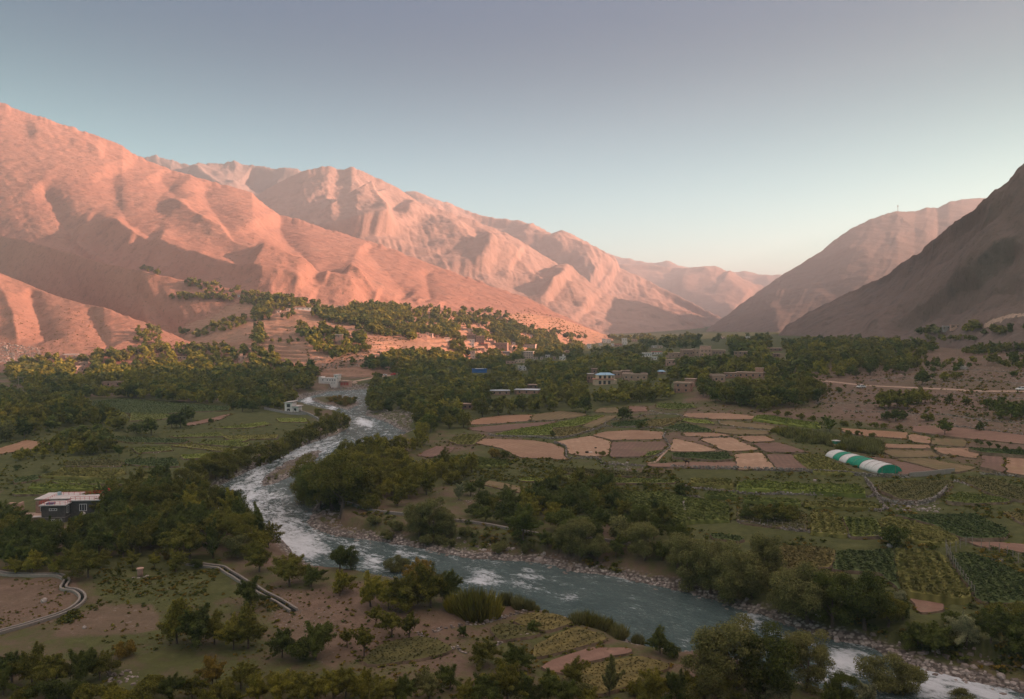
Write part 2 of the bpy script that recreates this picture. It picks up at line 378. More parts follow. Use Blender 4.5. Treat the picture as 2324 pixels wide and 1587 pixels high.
H_BACKLEFT = hill('back_left_range', 'bluish distant rocky range between the two left mountains', [
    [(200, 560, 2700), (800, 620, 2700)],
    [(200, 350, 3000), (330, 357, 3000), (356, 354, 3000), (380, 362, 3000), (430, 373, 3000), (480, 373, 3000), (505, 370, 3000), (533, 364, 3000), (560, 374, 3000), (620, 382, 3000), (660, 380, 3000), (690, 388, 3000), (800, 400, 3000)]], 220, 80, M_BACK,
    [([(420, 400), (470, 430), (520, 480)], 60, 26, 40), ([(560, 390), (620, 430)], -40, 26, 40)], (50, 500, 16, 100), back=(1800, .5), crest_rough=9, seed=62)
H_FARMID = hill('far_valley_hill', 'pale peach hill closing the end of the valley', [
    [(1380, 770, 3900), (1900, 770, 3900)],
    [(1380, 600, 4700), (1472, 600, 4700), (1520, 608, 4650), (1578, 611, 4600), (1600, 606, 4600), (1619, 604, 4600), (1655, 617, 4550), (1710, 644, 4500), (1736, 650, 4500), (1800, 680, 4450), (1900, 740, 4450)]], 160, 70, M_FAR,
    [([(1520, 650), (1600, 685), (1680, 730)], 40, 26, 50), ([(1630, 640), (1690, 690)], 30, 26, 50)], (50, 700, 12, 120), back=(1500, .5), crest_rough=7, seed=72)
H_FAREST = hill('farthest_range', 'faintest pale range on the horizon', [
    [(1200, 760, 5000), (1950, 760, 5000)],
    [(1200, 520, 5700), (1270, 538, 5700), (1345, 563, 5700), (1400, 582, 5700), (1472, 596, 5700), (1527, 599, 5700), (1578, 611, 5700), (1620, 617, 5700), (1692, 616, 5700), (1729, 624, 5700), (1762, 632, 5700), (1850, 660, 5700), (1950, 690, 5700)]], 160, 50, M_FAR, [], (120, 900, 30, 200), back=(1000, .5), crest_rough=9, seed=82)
r1_crest = [(1740, 782)]+M3((770, 1230), (850, 1130), (1000, 1040), (1250, 920), (1470, 815), (1560, 750), (1690, 660), (1770, 585), (1880, 500), (2000, 420), (2080, 345), (2140, 280), (2230, 230), (2324, 120))
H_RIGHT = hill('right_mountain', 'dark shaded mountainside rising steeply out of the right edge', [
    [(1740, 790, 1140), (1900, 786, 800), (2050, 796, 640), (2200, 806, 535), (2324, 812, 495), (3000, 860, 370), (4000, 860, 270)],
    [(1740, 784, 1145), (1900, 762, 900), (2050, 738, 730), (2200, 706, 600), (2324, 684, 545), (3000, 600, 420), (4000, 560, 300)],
    rowd(r1_crest, [1740, 1975, 2065, 2210, 2324], [1150, 1130, 930, 660, 620])+[(2600, 195, 570), (3000, -60, 480), (4000, -440, 345)]], 520, 200, M_RIGHT,  # crest beyond the right edge is shaped to place the valley's shadow line
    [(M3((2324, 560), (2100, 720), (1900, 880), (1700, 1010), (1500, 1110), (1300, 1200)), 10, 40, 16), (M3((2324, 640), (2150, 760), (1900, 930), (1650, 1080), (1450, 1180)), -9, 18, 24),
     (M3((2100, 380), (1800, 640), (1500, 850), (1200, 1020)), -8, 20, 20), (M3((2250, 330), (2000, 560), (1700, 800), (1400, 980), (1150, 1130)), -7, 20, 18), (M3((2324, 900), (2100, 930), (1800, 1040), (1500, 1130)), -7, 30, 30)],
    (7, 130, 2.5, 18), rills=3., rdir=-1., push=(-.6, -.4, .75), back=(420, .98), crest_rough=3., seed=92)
r2_crest = [(1560, 782)]+M3((310, 1195), (450, 1090), (500, 1050), (650, 940), (790, 840), (950, 740), (1080, 660), (1180, 575), (1250, 530), (1350, 480), (1450, 445), (1540, 420), (1650, 420), (1720, 400), (1790, 398), (1860, 365), (1940, 345), (2080, 340))+[(2330, 440), (2500, 470)]
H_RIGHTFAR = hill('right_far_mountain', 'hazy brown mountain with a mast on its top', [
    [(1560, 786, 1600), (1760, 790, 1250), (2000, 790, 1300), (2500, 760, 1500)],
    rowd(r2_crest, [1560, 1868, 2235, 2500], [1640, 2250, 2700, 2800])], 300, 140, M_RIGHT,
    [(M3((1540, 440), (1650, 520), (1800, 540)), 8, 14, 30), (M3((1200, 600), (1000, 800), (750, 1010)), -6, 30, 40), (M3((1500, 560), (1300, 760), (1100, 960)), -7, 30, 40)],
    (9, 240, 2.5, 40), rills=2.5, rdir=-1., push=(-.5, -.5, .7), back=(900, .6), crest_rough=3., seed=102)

# unseen ridge added past the right edge to cast shade over the foreground
def add_shade_ridge():
    yy = np.linspace(-420, 560, 90); tt = np.linspace(-1, 1, 60); Yg, Tg = np.meshgrid(yy, tt, indexing='ij')
    x0 = np.maximum(.74*Yg, 0)+np.interp(Yg, [-420, 0, 300, 560], [300, 260, 170, 60]); half = np.interp(Yg, [-420, 0, 300, 560], [330, 320, 260, 170])
    Xg = x0+half*(Tg+1); top = np.interp(Yg, [-420, -100, 200, 420, 560], [330, 320, 265, 225, 175])
    Zg = 8+np.maximum(0, Yg)*.045+(top-8)*np.clip(1-np.abs(Tg), 0, 1)**.85+fbm(Xg/60, Yg/60, 4, 5)*9*(1-Tg**2)
    me = mesh_from('shade_ridge', np.stack([Xg, Yg, Zg], -1).reshape(-1, 3), grid_faces(60, 90), True)
    tag(link('shade_ridge', me, M_RIGHT), 'unseen ridge added beyond the right edge to shade the foreground', 'mountain', kind='structure')
add_shade_ridge()
# ------------------------------------------------------------------ fields
_D = np.geomspace(60, 2400, 1400)
def hit_base(vx, vy):
    a, b = ray(vx, vy); zz = ZC+b*_D; g = base_z(a*_D, _D); k = int(np.argmax(zz < g))
    return np.array([a*_D[k], _D[k], g[k]])
FCOL = {}
def field_mat(key, name, lo, hi, rows=0., rowcol=None, fine=.9, patch=None, bump=.06):
    if hi[1] >= hi[0]*.8: lo, hi = [tuple(v*k for v, k in zip(c_, (1.3, 1.32, 1.2))) for c_ in (lo, hi)]
    lo = tuple(v*.84 for v in lo); hi = tuple(v*1.06 for v in hi)
    m = NT(name, .95, .08)
    n1 = m.noise(.12, 5, .65); n2 = m.noise(fine, 5, .7)
    c = m.ramp(n1, [(.3, lo), (.7, hi)])
    c = m.mix(m.ramp(n2, [(.4, .45), (.75, 0.)]), c, tuple(v*.6 for v in lo))
    c = m.mix(m.ramp(m.noise(.33, 6, .75, dist=.8), [(.5, 0.), (.7, .5)]), c, tuple(v*.62 for v in lo))
    if patch: c = m.mix(m.ramp(m.noise(.09, 4, .6, dist=.4), [(.55, 0.), (.68, .7)]), c, patch)
    if rows:
        w = m.n('ShaderNodeTexWave'); w.inputs['Scale'].default_value = rows*.45; w.inputs['Distortion'].default_value = .7; w.inputs['Detail'].default_value = 3
        w.inputs['Detail Scale'].default_value = 2.; m.l(m.co('UV'), w.inputs['Vector'])
        c = m.mix(m.math('MULTIPLY', w.outputs['Fac'], m.ramp(m.noise(.2, 4), [(.35, .3), (.65, .95)])), c, rowcol or tuple(v*.62 for v in lo))
    m.color(c); m.bump(n2, bump); FCOL[key] = m.m
field_mat('stubble', 'straw_stubble', (.38, .24, .16), (.49, .325, .22), .35, (.29, .18, .12), patch=(.3, .22, .12))
field_mat('pale', 'pale_straw_stubble', (.46, .30, .2), (.57, .395, .275), .3, (.36, .23, .155), patch=(.36, .26, .16))
field_mat('orange', 'orange_straw_stubble', (.40, .235, .145), (.47, .29, .185), .3, (.3, .18, .11), patch=(.27, .2, .11))
field_mat('olive', 'weedy_stubble', (.24, .18, .10), (.33, .23, .14), .3, (.16, .14, .07), patch=(.14, .14, .06))
field_mat('plough', 'ploughed_soil', (.24, .155, .12), (.31, .20, .155), .5, (.17, .115, .09), patch=(.2, .16, .09))
field_mat('red', 'red_bare_soil', (.29, .18, .135), (.37, .235, .175), .3, (.22, .135, .1), patch=(.2, .16, .095))
field_mat('rust', 'rusty_dry_crop', (.15, .125, .052), (.21, .168, .07), .3, (.11, .095, .04), patch=(.11, .11, .04))
field_mat('green', 'green_crop', (.145, .165, .05), (.21, .22, .07), .45, (.06, .075, .022))
field_mat('bright', 'bright_green_crop', (.2, .225, .055), (.27, .285, .085), .4, (.085, .105, .025))
field_mat('yellow', 'yellow_green_crop', (.19, .178, .06), (.265, .235, .085), .4, (.10, .10, .03))
field_mat('dark', 'dark_green_crop', (.075, .1, .04), (.115, .135, .055), .45, (.035, .05, .018))
field_mat('grass', 'dull_grass', (.095, .09, .038), (.14, .125, .055), .2, (.07, .07, .028))
SKIRT = plain('terrace_bank_earth', (.17, .125, .085), .95, .45, .9, .15)
WORD = {'stubble': 'straw coloured stubble', 'pale': 'pale straw stubble', 'orange': 'orange straw stubble', 'olive': 'weedy olive stubble', 'plough': 'brown ploughed soil', 'red': 'reddish bare soil',
        'rust': 'rusty dry crop', 'green': 'mid green crop', 'bright': 'bright green crop', 'yellow': 'yellow green crop', 'dark': 'dark green crop', 'grass': 'dull green grass'}
FIELD_DATA = [  # (tag, outline, key, crop height, where)
    ('B', [(840, 918), (920, 875), (1120, 850), (1300, 848), (1282, 888), (1000, 912)], 'orange', 0, 'at the foot of the central woods'),
    ('B', [(1302, 848), (1480, 822), (1640, 836), (1680, 848), (1500, 880), (1290, 890)], 'olive', 0, 'beside the orange stubble under the central woods'),
    ('B', [(855, 935), (1160, 912), (1480, 890), (1400, 915), (1200, 945), (1010, 968), (870, 950)], 'plough', 0, 'in a strip below the orange stubble'),
    ('B', [(1030, 985), (1200, 945), (1390, 918), (1650, 860), (1800, 850), (1670, 905), (1600, 925), (1440, 935), (1428, 985), (1200, 992)], 'bright', .5, 'in a long wedge above the long stone wall'),
    ('B', [(1640, 925), (1690, 900), (1800, 855), (1880, 855), (1780, 908), (1700, 938)], 'olive', 0, 'right of the bright green wedge'),
    ('B', [(1445, 942), (1590, 932), (1700, 945), (1640, 972), (1500, 996), (1440, 990)], 'rust', .4, 'above the bend of the stone wall'),
    ('B', [(730, 1020), (830, 980), (985, 985), (900, 1050), (800, 1050)], 'yellow', .7, 'left of the long stone wall'),
    ('B', [(915, 1042), (970, 1010), (1120, 1015), (1290, 1022), (1430, 1042), (1515, 1078), (1515, 1130), (1550, 1155), (1400, 1145), (1220, 1140), (1090, 1075)], 'stubble', 0, 'below the long stone wall'),
    ('B', [(1462, 1030), (1700, 992), (1835, 1024), (1818, 1130), (1640, 1128), (1545, 1112), (1536, 1072)], 'pale', 0, 'with dark bundles lying on it'),
    ('B', [(1710, 986), (1800, 962), (2000, 952), (2195, 966), (2180, 1014), (1850, 1020)], 'stubble', 0, 'above the ploughed plot'),
    ('B', [(1842, 1034), (2180, 1030), (2222, 1060), (2190, 1082), (2058, 1132), (1832, 1135)], 'plough', 0, 'right of the dark bundles'),
    ('B', [(2066, 1130), (2090, 1097), (2185, 1088), (2130, 1122)], 'green', .4, 'in the corner of the ploughed plot'),
    ('B', [(510, 1122), (640, 1062), (780, 1067), (720, 1115), (600, 1137)], 'plough', 0, 'next to the riverside bushes'),
    ('B', [(655, 1142), (860, 1120), (1150, 1175), (1090, 1197), (860, 1197), (740, 1207), (680, 1178)], 'green', .8, 'on the lower terrace above the river'),
    ('B', [(425, 1165), (508, 1160), (498, 1212), (425, 1202)], 'dark', .6, 'in a small plot by the riverside bushes'),
    ('B', [(512, 1165), (622, 1147), (640, 1212), (505, 1222)], 'yellow', .8, 'in a small plot left of the lower green terrace'),
    ('B', [(1750, 805), (1880, 800), (1890, 835), (1720, 832)], 'olive', 0, 'under the blue roofed house'),
    ('B', [(1955, 790), (2080, 795), (2085, 825), (1960, 830)], 'red', 0, 'right of the tree under the blue roofed house'),
    ('C', [(-170, 768), (60, 772), (100, 800), (-60, 812), (-180, 800)], 'green', .5, 'below the two storey brick house'),
    ('B', [(1835, 902), (2060, 882), (2110, 872), (2050, 905), (1980, 927), (1845, 927)], 'dark', .5, 'inside the walled plot in the middle'),
    ('B', [(2060, 908), (2110, 882), (2290, 866), (2330, 872), (2180, 928), (2000, 930)], 'rust', .3, 'behind the walled plot in the middle'),
    ('C', [(-140, 942), (0, 902), (190, 945), (200, 966), (0, 964)], 'dark', .4, 'right of the walled plot'),
    ('C', [(10, 870), (180, 885), (225, 910), (100, 905), (0, 890)], 'bright', .4, 'in a thin sliver by a low wall'),
    ('C', [(240, 892), (330, 892), (640, 927), (600, 950), (430, 935), (260, 915)], 'olive', 0, 'left of the hedged green strip'),
    ('C', [(0, 860), (20, 837), (300, 837), (490, 857), (470, 880), (230, 880)], 'stubble', 0, 'above the thin green sliver'),
    ('C', [(500, 852), (560, 846), (760, 880), (930, 905), (945, 935), (780, 920), (600, 895), (480, 875)], 'bright', .8, 'in a long strip below the big thicket'),
    ('C', [(210, 942), (600, 957), (580, 980), (390, 985), (230, 965)], 'olive', 0, 'above the pale stubble plots'),
    ('C', [(0, 970), (220, 972), (330, 990), (180, 1000), (0, 992)], 'stubble', 0, 'in a narrow strip left of the pale plots'),
    ('C', [(-60, 1010), (80, 1040), (240, 1090), (100, 1100), (-90, 1095)], 'pale', 0, 'left of the dark green bean strip'),
    ('C', [(115, 1012), (330, 1002), (515, 1085), (330, 1098), (275, 1088)], 'pale', 0, 'in the middle of the stubble plots'),
    ('C', [(365, 996), (560, 992), (640, 1025), (470, 1035)], 'stubble', 0, 'behind the ploughed triangle'),
    ('C', [(475, 1042), (650, 1037), (865, 1105), (565, 1100)], 'plough', 0, 'in a triangle above the greenhouse crop'),
    ('C', [(-80, 1108), (300, 1102), (350, 1145), (230, 1157), (-60, 1135)], 'dark', .6, 'on the bean strip above the donkey'),
    ('C', [(-250, 1185), (0, 1172), (200, 1170), (365, 1168), (372, 1216), (0, 1208), (-220, 1200)], 'red', 0, 'where the donkey stands'),
    ('C', [(355, 1117), (535, 1104), (635, 1220), (375, 1220)], 'pale', 0, 'right of the donkey'),
    ('C', [(565, 1117), (740, 1117), (870, 1226), (650, 1226)], 'plough', 0, 'left of the greenhouse crop'),
    ('C', [(752, 1122), (920, 1116), (1200, 1246), (900, 1238)], 'yellow', .9, 'in front of the striped greenhouse'),
    ('C', [(1220, 1127), (1500, 1160), (1780, 1240), (1480, 1258), (1450, 1190)], 'plough', 0, 'behind the striped greenhouse'),
    ('C', [(1450, 1147), (1650, 1142), (2010, 1210), (1860, 1240), (1750, 1225)], 'olive', 0, 'right of the greenhouse plot'),
    ('C', [(1330, 1087), (1690, 1092), (1750, 1133), (1450, 1138)], 'olive', 0, 'behind the greenhouse plot'),
    ('C', [(1340, 1046), (1680, 1052), (1690, 1078), (1330, 1070)], 'stubble', 0, 'right of the reed bed'),
    ('C', [(1080, 937), (1530, 967), (1530, 1012), (1200, 987), (1090, 962)], 'orange', 0, 'above the reed bed'),
    ('C', [(1545, 990), (1565, 977), (1690, 1002), (1690, 1045), (1535, 1027)], 'stubble', 0, 'right of the orange strip above the reed bed'),
    ('C', [(1700, 1007), (1920, 1017), (1930, 1065), (1700, 1050)], 'olive', 0, 'left of the young hedge'),
    ('C', [(1710, 1072), (1960, 1077), (2020, 1102), (2000, 1145), (1760, 1112)], 'stubble', 0, 'under the young hedge'),
    ('C', [(2040, 1115), (2180, 1115), (2190, 1240), (2030, 1200)], 'plough', 0, 'near the right edge under the hedge'),
    ('C', [(2200, 1125), (2420, 1140), (2420, 1275), (2210, 1240)], 'stubble', 0, 'at the right edge under the hedge'),
    ('C', [(1560, 925), (1700, 920), (2420, 1000), (2420, 1060), (1900, 1005), (1570, 962)], 'red', 0, 'around the lone round tree'),
    ('C', [(1930, 1072), (2420, 1092), (2420, 1130), (2040, 1102)], 'dark', .7, 'along the young hedge'),
    ('C', [(55, 1277), (340, 1287), (345, 1325), (200, 1330), (50, 1302)], 'yellow', 1.3, 'on the short terrace below the donkey'),
    ('C', [(370, 1317), (400, 1302), (700, 1312), (1180, 1327), (1250, 1360), (1240, 1387), (900, 1367), (380, 1347)], 'bright', 1.5, 'in the long maize strip below the greenhouse'),
    ('C', [(150, 1372), (340, 1377), (380, 1395), (360, 1412), (150, 1392)], 'green', 1.2, 'left on the third terrace'),
    ('C', [(415, 1402), (800, 1427), (810, 1455), (500, 1437), (415, 1427)], 'green', 1.3, 'in the middle of the third terrace'),
    ('C', [(835, 1437), (1310, 1442), (1340, 1475), (1000, 1477), (840, 1462)], 'yellow', 1.3, 'right on the third terrace'),
    ('C', [(-540, 1450), (-470, 1372), (-100, 1370), (0, 1402), (210, 1432), (305, 1452), (320, 1568), (100, 1562), (-60, 1590), (-300, 1530)], 'green', 1., 'on the wide plot below the terraces'),
    ('F', [(870, 312), (1060, 327), (1130, 470), (880, 452)], 'yellow', .9, 'right of the fence line with the orchard plot'),
    ('F', [(1092, 342), (1310, 352), (1368, 475), (1142, 480)], 'green', .7, 'between two yellow green plots'),
    ('F', [(365, 285), (840, 312), (840, 440), (380, 382)], 'grass', .4, 'under the small orchard'),
    ('F', [(1335, 367), (1400, 337), (1560, 372), (1790, 432), (1890, 500), (1800, 530), (1560, 502), (1400, 442)], 'yellow', .8, 'around the lone dark bush'),
    ('F', [(1430, 322), (1640, 332), (2000, 322), (2230, 440), (2200, 490), (1900, 490), (1700, 392)], 'dark', .6, 'in the right hand potato plot'),
    ('F', [(1322, 122), (1480, 102), (1830, 92), (1840, 130), (1740, 210), (1650, 235), (1480, 225), (1345, 162)], 'grass', .3, 'inside the curved stone wall'),
    ('F', [(1835, 192), (1900, 177), (2200, 217), (2230, 240), (1990, 255), (1785, 235)], 'green', .6, 'right of the curved stone wall'),
    ('F', [(1890, 92), (2000, 67), (2150, 92), (2420, 190), (2420, 260), (2100, 190)], 'grass', .3, 'behind the curved stone wall at the right edge'),
    ('F', [(650, 532), (1040, 562), (1010, 690), (690, 690)], 'rust', .7, 'behind the big riverside willows'),
    ('F', [(1045, 572), (1430, 567), (1480, 850), (1350, 722), (1022, 702)], 'dark', .7, 'left of the big maize plot'),
    ('F', [(1442, 572), (1720, 577), (1800, 652), (1980, 900), (1840, 902), (1500, 842)], 'yellow', 1.4, 'in the big maize plot by the fence'),
    ('F', [(1812, 602), (1960, 582), (2230, 692), (2420, 800), (2420, 930), (2050, 932), (1995, 900)], 'dark', .6, 'inside the fence at the right edge'),
    ('F', [(1920, 507), (2420, 537), (2420, 600), (2000, 545)], 'red', 0, 'in a furrowed strip at the right edge'),
    ('F', [(1540, 882), (1780, 912), (1780, 982), (1600, 1002)], 'red', 0, 'below the big maize plot'),
    ('F', [(180, 452), (440, 482), (400, 512), (200, 492)], 'dark', .6, 'under the wall behind the willows'),
    ('F', [(2165, 302), (2420, 340), (2420, 450)], 'rust', .3, 'above the potato plot at the right edge'),
    ('E', [(1200, 85), (1290, 78), (1390, 90), (1330, 105), (1210, 100)], 'bright', .5, 'left of the terrace thicket'),
    ('E', [(860, 100), (960, 92), (1340, 160), (1300, 192), (1100, 160)], 'olive', 0, 'on the bare terrace above the canal'),
    ('B', [(1480, 1215), (1520, 1205), (2160, 1255), (2150, 1275), (1500, 1240)], 'grass', .5, 'on the grassy bank below the donkey'),
    ('B', [(1500, 1262), (1700, 1270), (2280, 1290), (2270, 1312), (1900, 1310), (1560, 1285)], 'green', .5, 'on the lower grassy bank'),
    ('A', [(560, 412), (830, 387), (1100, 412), (1570, 442), (1560, 470), (1250, 482), (1000, 500), (700, 472)], 'dark', .3, 'under the dark woods left of the river'),
    ('A', [(1445, 592), (1800, 547), (1850, 562), (1700, 587)], 'bright', .3, 'towards the white river house'),
    ('A', [(1150, 642), (1500, 617), (1530, 645), (1200, 652)], 'green', .3, 'in the middle of the left meadows'),
    ('A', [(1160, 707), (1290, 697), (1620, 735), (1500, 746)], 'yellow', .3, 'brightest on the left meadows'),
    ('A', [(1330, 692), (1450, 672), (1700, 692), (1660, 722)], 'green', .4, 'beside the left bank willows'),
    ('A', [(1880, 522), (2080, 522), (2100, 550), (1900, 547)], 'bright', .3, 'under the wall of the white river house'),
    ('A', [(280, 912), (450, 857), (840, 872), (850, 890), (700, 926), (500, 922)], 'yellow', 1., 'behind the house with red railings'),
    ('A', [(890, 927), (960, 902), (1120, 907), (1090, 932)], 'yellow', .8, 'right of the big yellow plot'),
    ('A', [(190, 987), (240, 972), (700, 977), (660, 1002), (350, 1002)], 'bright', 1., 'just behind the house with red railings'),
    ('A', [(80, 1022), (500, 1012), (560, 1035), (100, 1042)], 'green', .6, 'beside the roof of the red railed house'),
    ('A', [(1500, 637), (1600, 642), (1900, 632), (1880, 660), (1560, 667)], 'yellow', .4, 'near the left bank willows'),
    ('A', [(730, 640), (1100, 660), (1300, 670), (1250, 690), (900, 690), (740, 670)], 'dark', .3, 'in the middle of the left meadows below the bushes'),
    ('A', [(860, 800), (1200, 790), (1220, 850), (1000, 850), (850, 830)], 'dark', .4, 'left of the willow row'),
    ('A', [(900, 722), (1150, 715), (1180, 740), (930, 760)], 'green', .3, 'in the middle of the meadows left of the brightest strip'),
    ('A', [(1230, 772), (1450, 762), (1470, 785), (1250, 800)], 'bright', .3, 'against the middle of the willow row'),
    ('A', [(440, 820), (700, 800), (830, 815), (820, 848), (450, 848)], 'grass', .2, 'behind the big yellow plot of the left meadows'),
    ('A', [(100, 932), (270, 905), (262, 940), (90, 965)], 'dark', .4, 'left of the big yellow plot'),
    ('A', [(350, 948), (700, 942), (1000, 950), (950, 970), (400, 968)], 'green', .5, 'in front of the big yellow plot'),
    ('A', [(1560, 575), (1760, 560), (1780, 572), (1600, 592)], 'green', .3, 'in the far left meadows near the river house'),
    ('A', [(1540, 700), (1650, 680), (1720, 660), (1600, 668), (1480, 682)], 'bright', .3, 'in the narrow strip beside the willows'),
    ('A', [(900, 480), (1230, 500), (1100, 530), (880, 540)], 'green', .3, 'under the dark trees of the far left meadow'),
    ('A', [(1250, 562), (1420, 527), (1520, 502), (1580, 492), (1500, 532), (1290, 577)], 'red', 0, 'on the bare path across the left meadows'),
    ('A', [(-60, 745), (180, 672), (350, 692), (300, 722), (-60, 775)], 'orange', 0, 'on the bare patch at the left edge'),
    ('E', [(1150, 1052), (1300, 992), (1500, 1012), (1600, 1062), (1400, 1127)], 'rust', .2, 'in vegetable rows by the river'),
    ('E', [(1000, 1092), (1135, 1060), (1380, 1132), (1260, 1162), (1080, 1192)], 'grass', .2, 'between the two foreground walls'),
    ('E', [(1300, 1225), (1600, 1088), (1830, 1170), (1560, 1250), (1300, 1315)], 'rust', .15, 'sloping to the river in the foreground'),
    ('E', [(1330, 1365), (1700, 1232), (2000, 1242), (1985, 1272), (1700, 1332), (1500, 1422)], 'red', 0, 'on the straw patch in the foreground'),
    ('E', [(1480, 1440), (1720, 1345), (2050, 1290), (2260, 1360), (2000, 1480), (1700, 1560)], 'rust', .15, 'below the straw patch'),
    ('E', [(520, 1150), (640, 1172), (780, 1250), (560, 1300), (260, 1360), (120, 1330), (300, 1200)], 'grass', .12, 'under the three orchard trees'),
    ('J', [(2000, 575), (2324, 570), (2500, 590), (2324, 602), (2050, 600)], 'yellow', .4, 'on the sunlit meadow in front of the far village'),
    ('K', [(250, 470), (640, 460), (900, 475), (640, 500), (260, 500)], 'yellow', .4, 'on the sunlit far meadow'),
]
FPOLY = []
def field_z(x, y, lev, k): return lev*(1-k)+(base_z(x, y)+.12)*k
def make_field(data, idx):
    tg, pts, key, h, where = data
    v = np.array(Z(tg, *pts)); c = v.mean(0)
    hb = [hit_base(*(p*.7+c*.3)) for p in v]
    lev = float(np.mean([q[2] for q in hb]))+.12; yc = float(np.mean([q[1] for q in hb]))
    k = .35+.65*float(sstep(200, 330, yc))
    h = h*.62
    z = np.full(len(v), lev)
    for _ in range(8):
        q = on_level(v[:, 0], v[:, 1], z+h*.75); z = .5*z+.5*field_z(q[:, 0], q[:, 1], lev, k)
    poly = q[:, :2]
    L = np.linalg.norm(np.diff(np.vstack([poly, poly[:1]]), axis=0), axis=1)
    out = []
    for i, p in enumerate(poly):
        q = poly[(i+1) % len(poly)]; n = max(1, int(L[i]/1.2))
        for j in range(n): out.append(p+(q-p)*j/n)
    out = np.array(out)
    for _ in range(1): out = .5*out+.25*(np.roll(out, 1, 0)+np.roll(out, -1, 0))
    out = out+np.stack([fbm(out[:, 0]/3, out[:, 1]/3, 2, 5), fbm(out[:, 0]/3, out[:, 1]/3, 2, 8)], -1)*.4
    return out, (lev, k), h, key, where
from mathutils.geometry import delaunay_2d_cdt
def build_field(F, idx):
    poly, (lev, kk), h, key, where = F
    lo = poly.min(0); hi = poly.max(0); c = poly.mean(0); dist = max(80., c[1])
    e = np.diff(np.vstack([poly, poly[:1]]), axis=0); M = np.cov((poly-c).T); wv, ev = np.linalg.eigh(M); ax = ev[:, 1]
    st = max(.55, dist/330) if h else max(1.2, dist/150)
    gx, gy = np.meshgrid(np.arange(lo[0], hi[0], st), np.arange(lo[1], hi[1], st))
    rg = np.random.default_rng(idx); gx = gx+rg.uniform(-.35, .35, gx.shape)*st; gy = gy+rg.uniform(-.35, .35, gx.shape)*st
    m = in_poly(gx, gy, poly); gx, gy = gx[m], gy[m]
    d, _, _ = seg_dist(gx, gy, poly, True); k = d > st*.5; gx, gy, d = gx[k], gy[k], d[k]
    n = len(poly); pts = [Vector(p) for p in poly]+[Vector(p) for p in zip(gx, gy)]
    vs, es, fs, ov, oe, of = delaunay_2d_cdt(pts, [(i, (i+1) % n) for i in range(n)], [], 1, 1e-5)
    V2 = np.array([tuple(v) for v in vs]); 
    z = field_z(V2[:, 0], V2[:, 1], lev, kk)+h*.75; inner = np.ones(len(V2), bool)
    for i, o in enumerate(ov):
        if any(k < n for k in o): inner[i] = False
    rows = np.sin(((V2-c) @ np.array([-ax[1], ax[0]]))*(2*math.pi/1.1))
    rough = fbm(V2[:, 0]/1.3, V2[:, 1]/1.3, 3, idx)+rg.normal(0, .35, len(V2))
    z = z+(np.where(inner, h*(.3*rough+.1*rows)+.05*rough+.25*h*(fbm(V2[:, 0]/9, V2[:, 1]/9, 2, idx+3)), -h*.1+rough*.1*h))
    verts = [(a, b, cz) for (a, b), cz in zip(V2, z)]; faces = [tuple(f) for f in fs]
    # edge loop down to the ground
    from collections import defaultdict
    ec = defaultdict(int); dirn = {}
    for f in faces:
        for a, b in zip(f, f[1:]+f[:1]): ec[(min(a, b), max(a, b))] += 1; dirn[(min(a, b), max(a, b))] = (a, b)
    low = {}; mats = [0]*len(faces)
    for k, cnt in ec.items():
        if cnt != 1: continue
        a, b = dirn[k]
        for v in (a, b):
            if v not in low:
                low[v] = len(verts); x, y = V2[v]; o = (V2[v]-c)/max(1e-6, np.linalg.norm(V2[v]-c))*.45
                verts.append((x+o[0], y+o[1], min(float(z[v])-h*.75, float(base_z(x, y)))-.9))
        faces.append((b, a, low[a], low[b])); mats.append(0 if h > .45 else 1)
    # leaf tufts give standing crops their rough top
    if h and dist < 420:
        zi = {}
        cand = [(V2[i][0], V2[i][1], z[i]) for i in range(len(V2)) if inner[i]]
        for x, y, zz_ in cand:
            for _ in range(4 if h > .3 else 2):
                a = rg.uniform(0, 6.28); s = (.1+.17*h*rg.uniform(.5, 1.2))*(1 if dist < 230 else 1.4); dx, dy = math.cos(a)*s, math.sin(a)*s
                ox, oy = rg.uniform(-.5, .5, 2); q = len(verts); t = rg.uniform(-.25, .25, 2)
                verts += [(x+ox-dx, y+oy-dy, zz_-.1), (x+ox+dx, y+oy+dy, zz_-.1), (x+ox+dx+t[0], y+oy+dy+t[1], zz_+s*1.1), (x+ox-dx+t[0], y+oy-dy+t[1], zz_+s*1.1)]
                faces.append((q, q+1, q+2, q+3)); mats.append(0)
    name = 'crop' if h else 'field'
    me = mesh_from(name, verts, faces)
    me.materials.append(FCOL[key]); me.materials.append(SKIRT)
    me.polygons.foreach_set('material_index', mats)
    uv = me.uv_layers.new(name='UVMap'); li = np.zeros(len(me.loops), np.int32); me.loops.foreach_get('vertex_index', li)
    co = np.array(verts)[:, :2]-c; U = np.stack([co @ np.array([-ax[1], ax[0]]), co @ ax], -1)*1.; uv.data.foreach_set('uv', U[li].astype(np.float32).ravel())
    o = link(name, me)
    tag(o, f'{WORD[key]} {where}', 'crop' if h else 'field', kind='stuff' if h else 'structure')
    return o
FIELDS = [make_field(d, i) for i, d in enumerate(FIELD_DATA)]
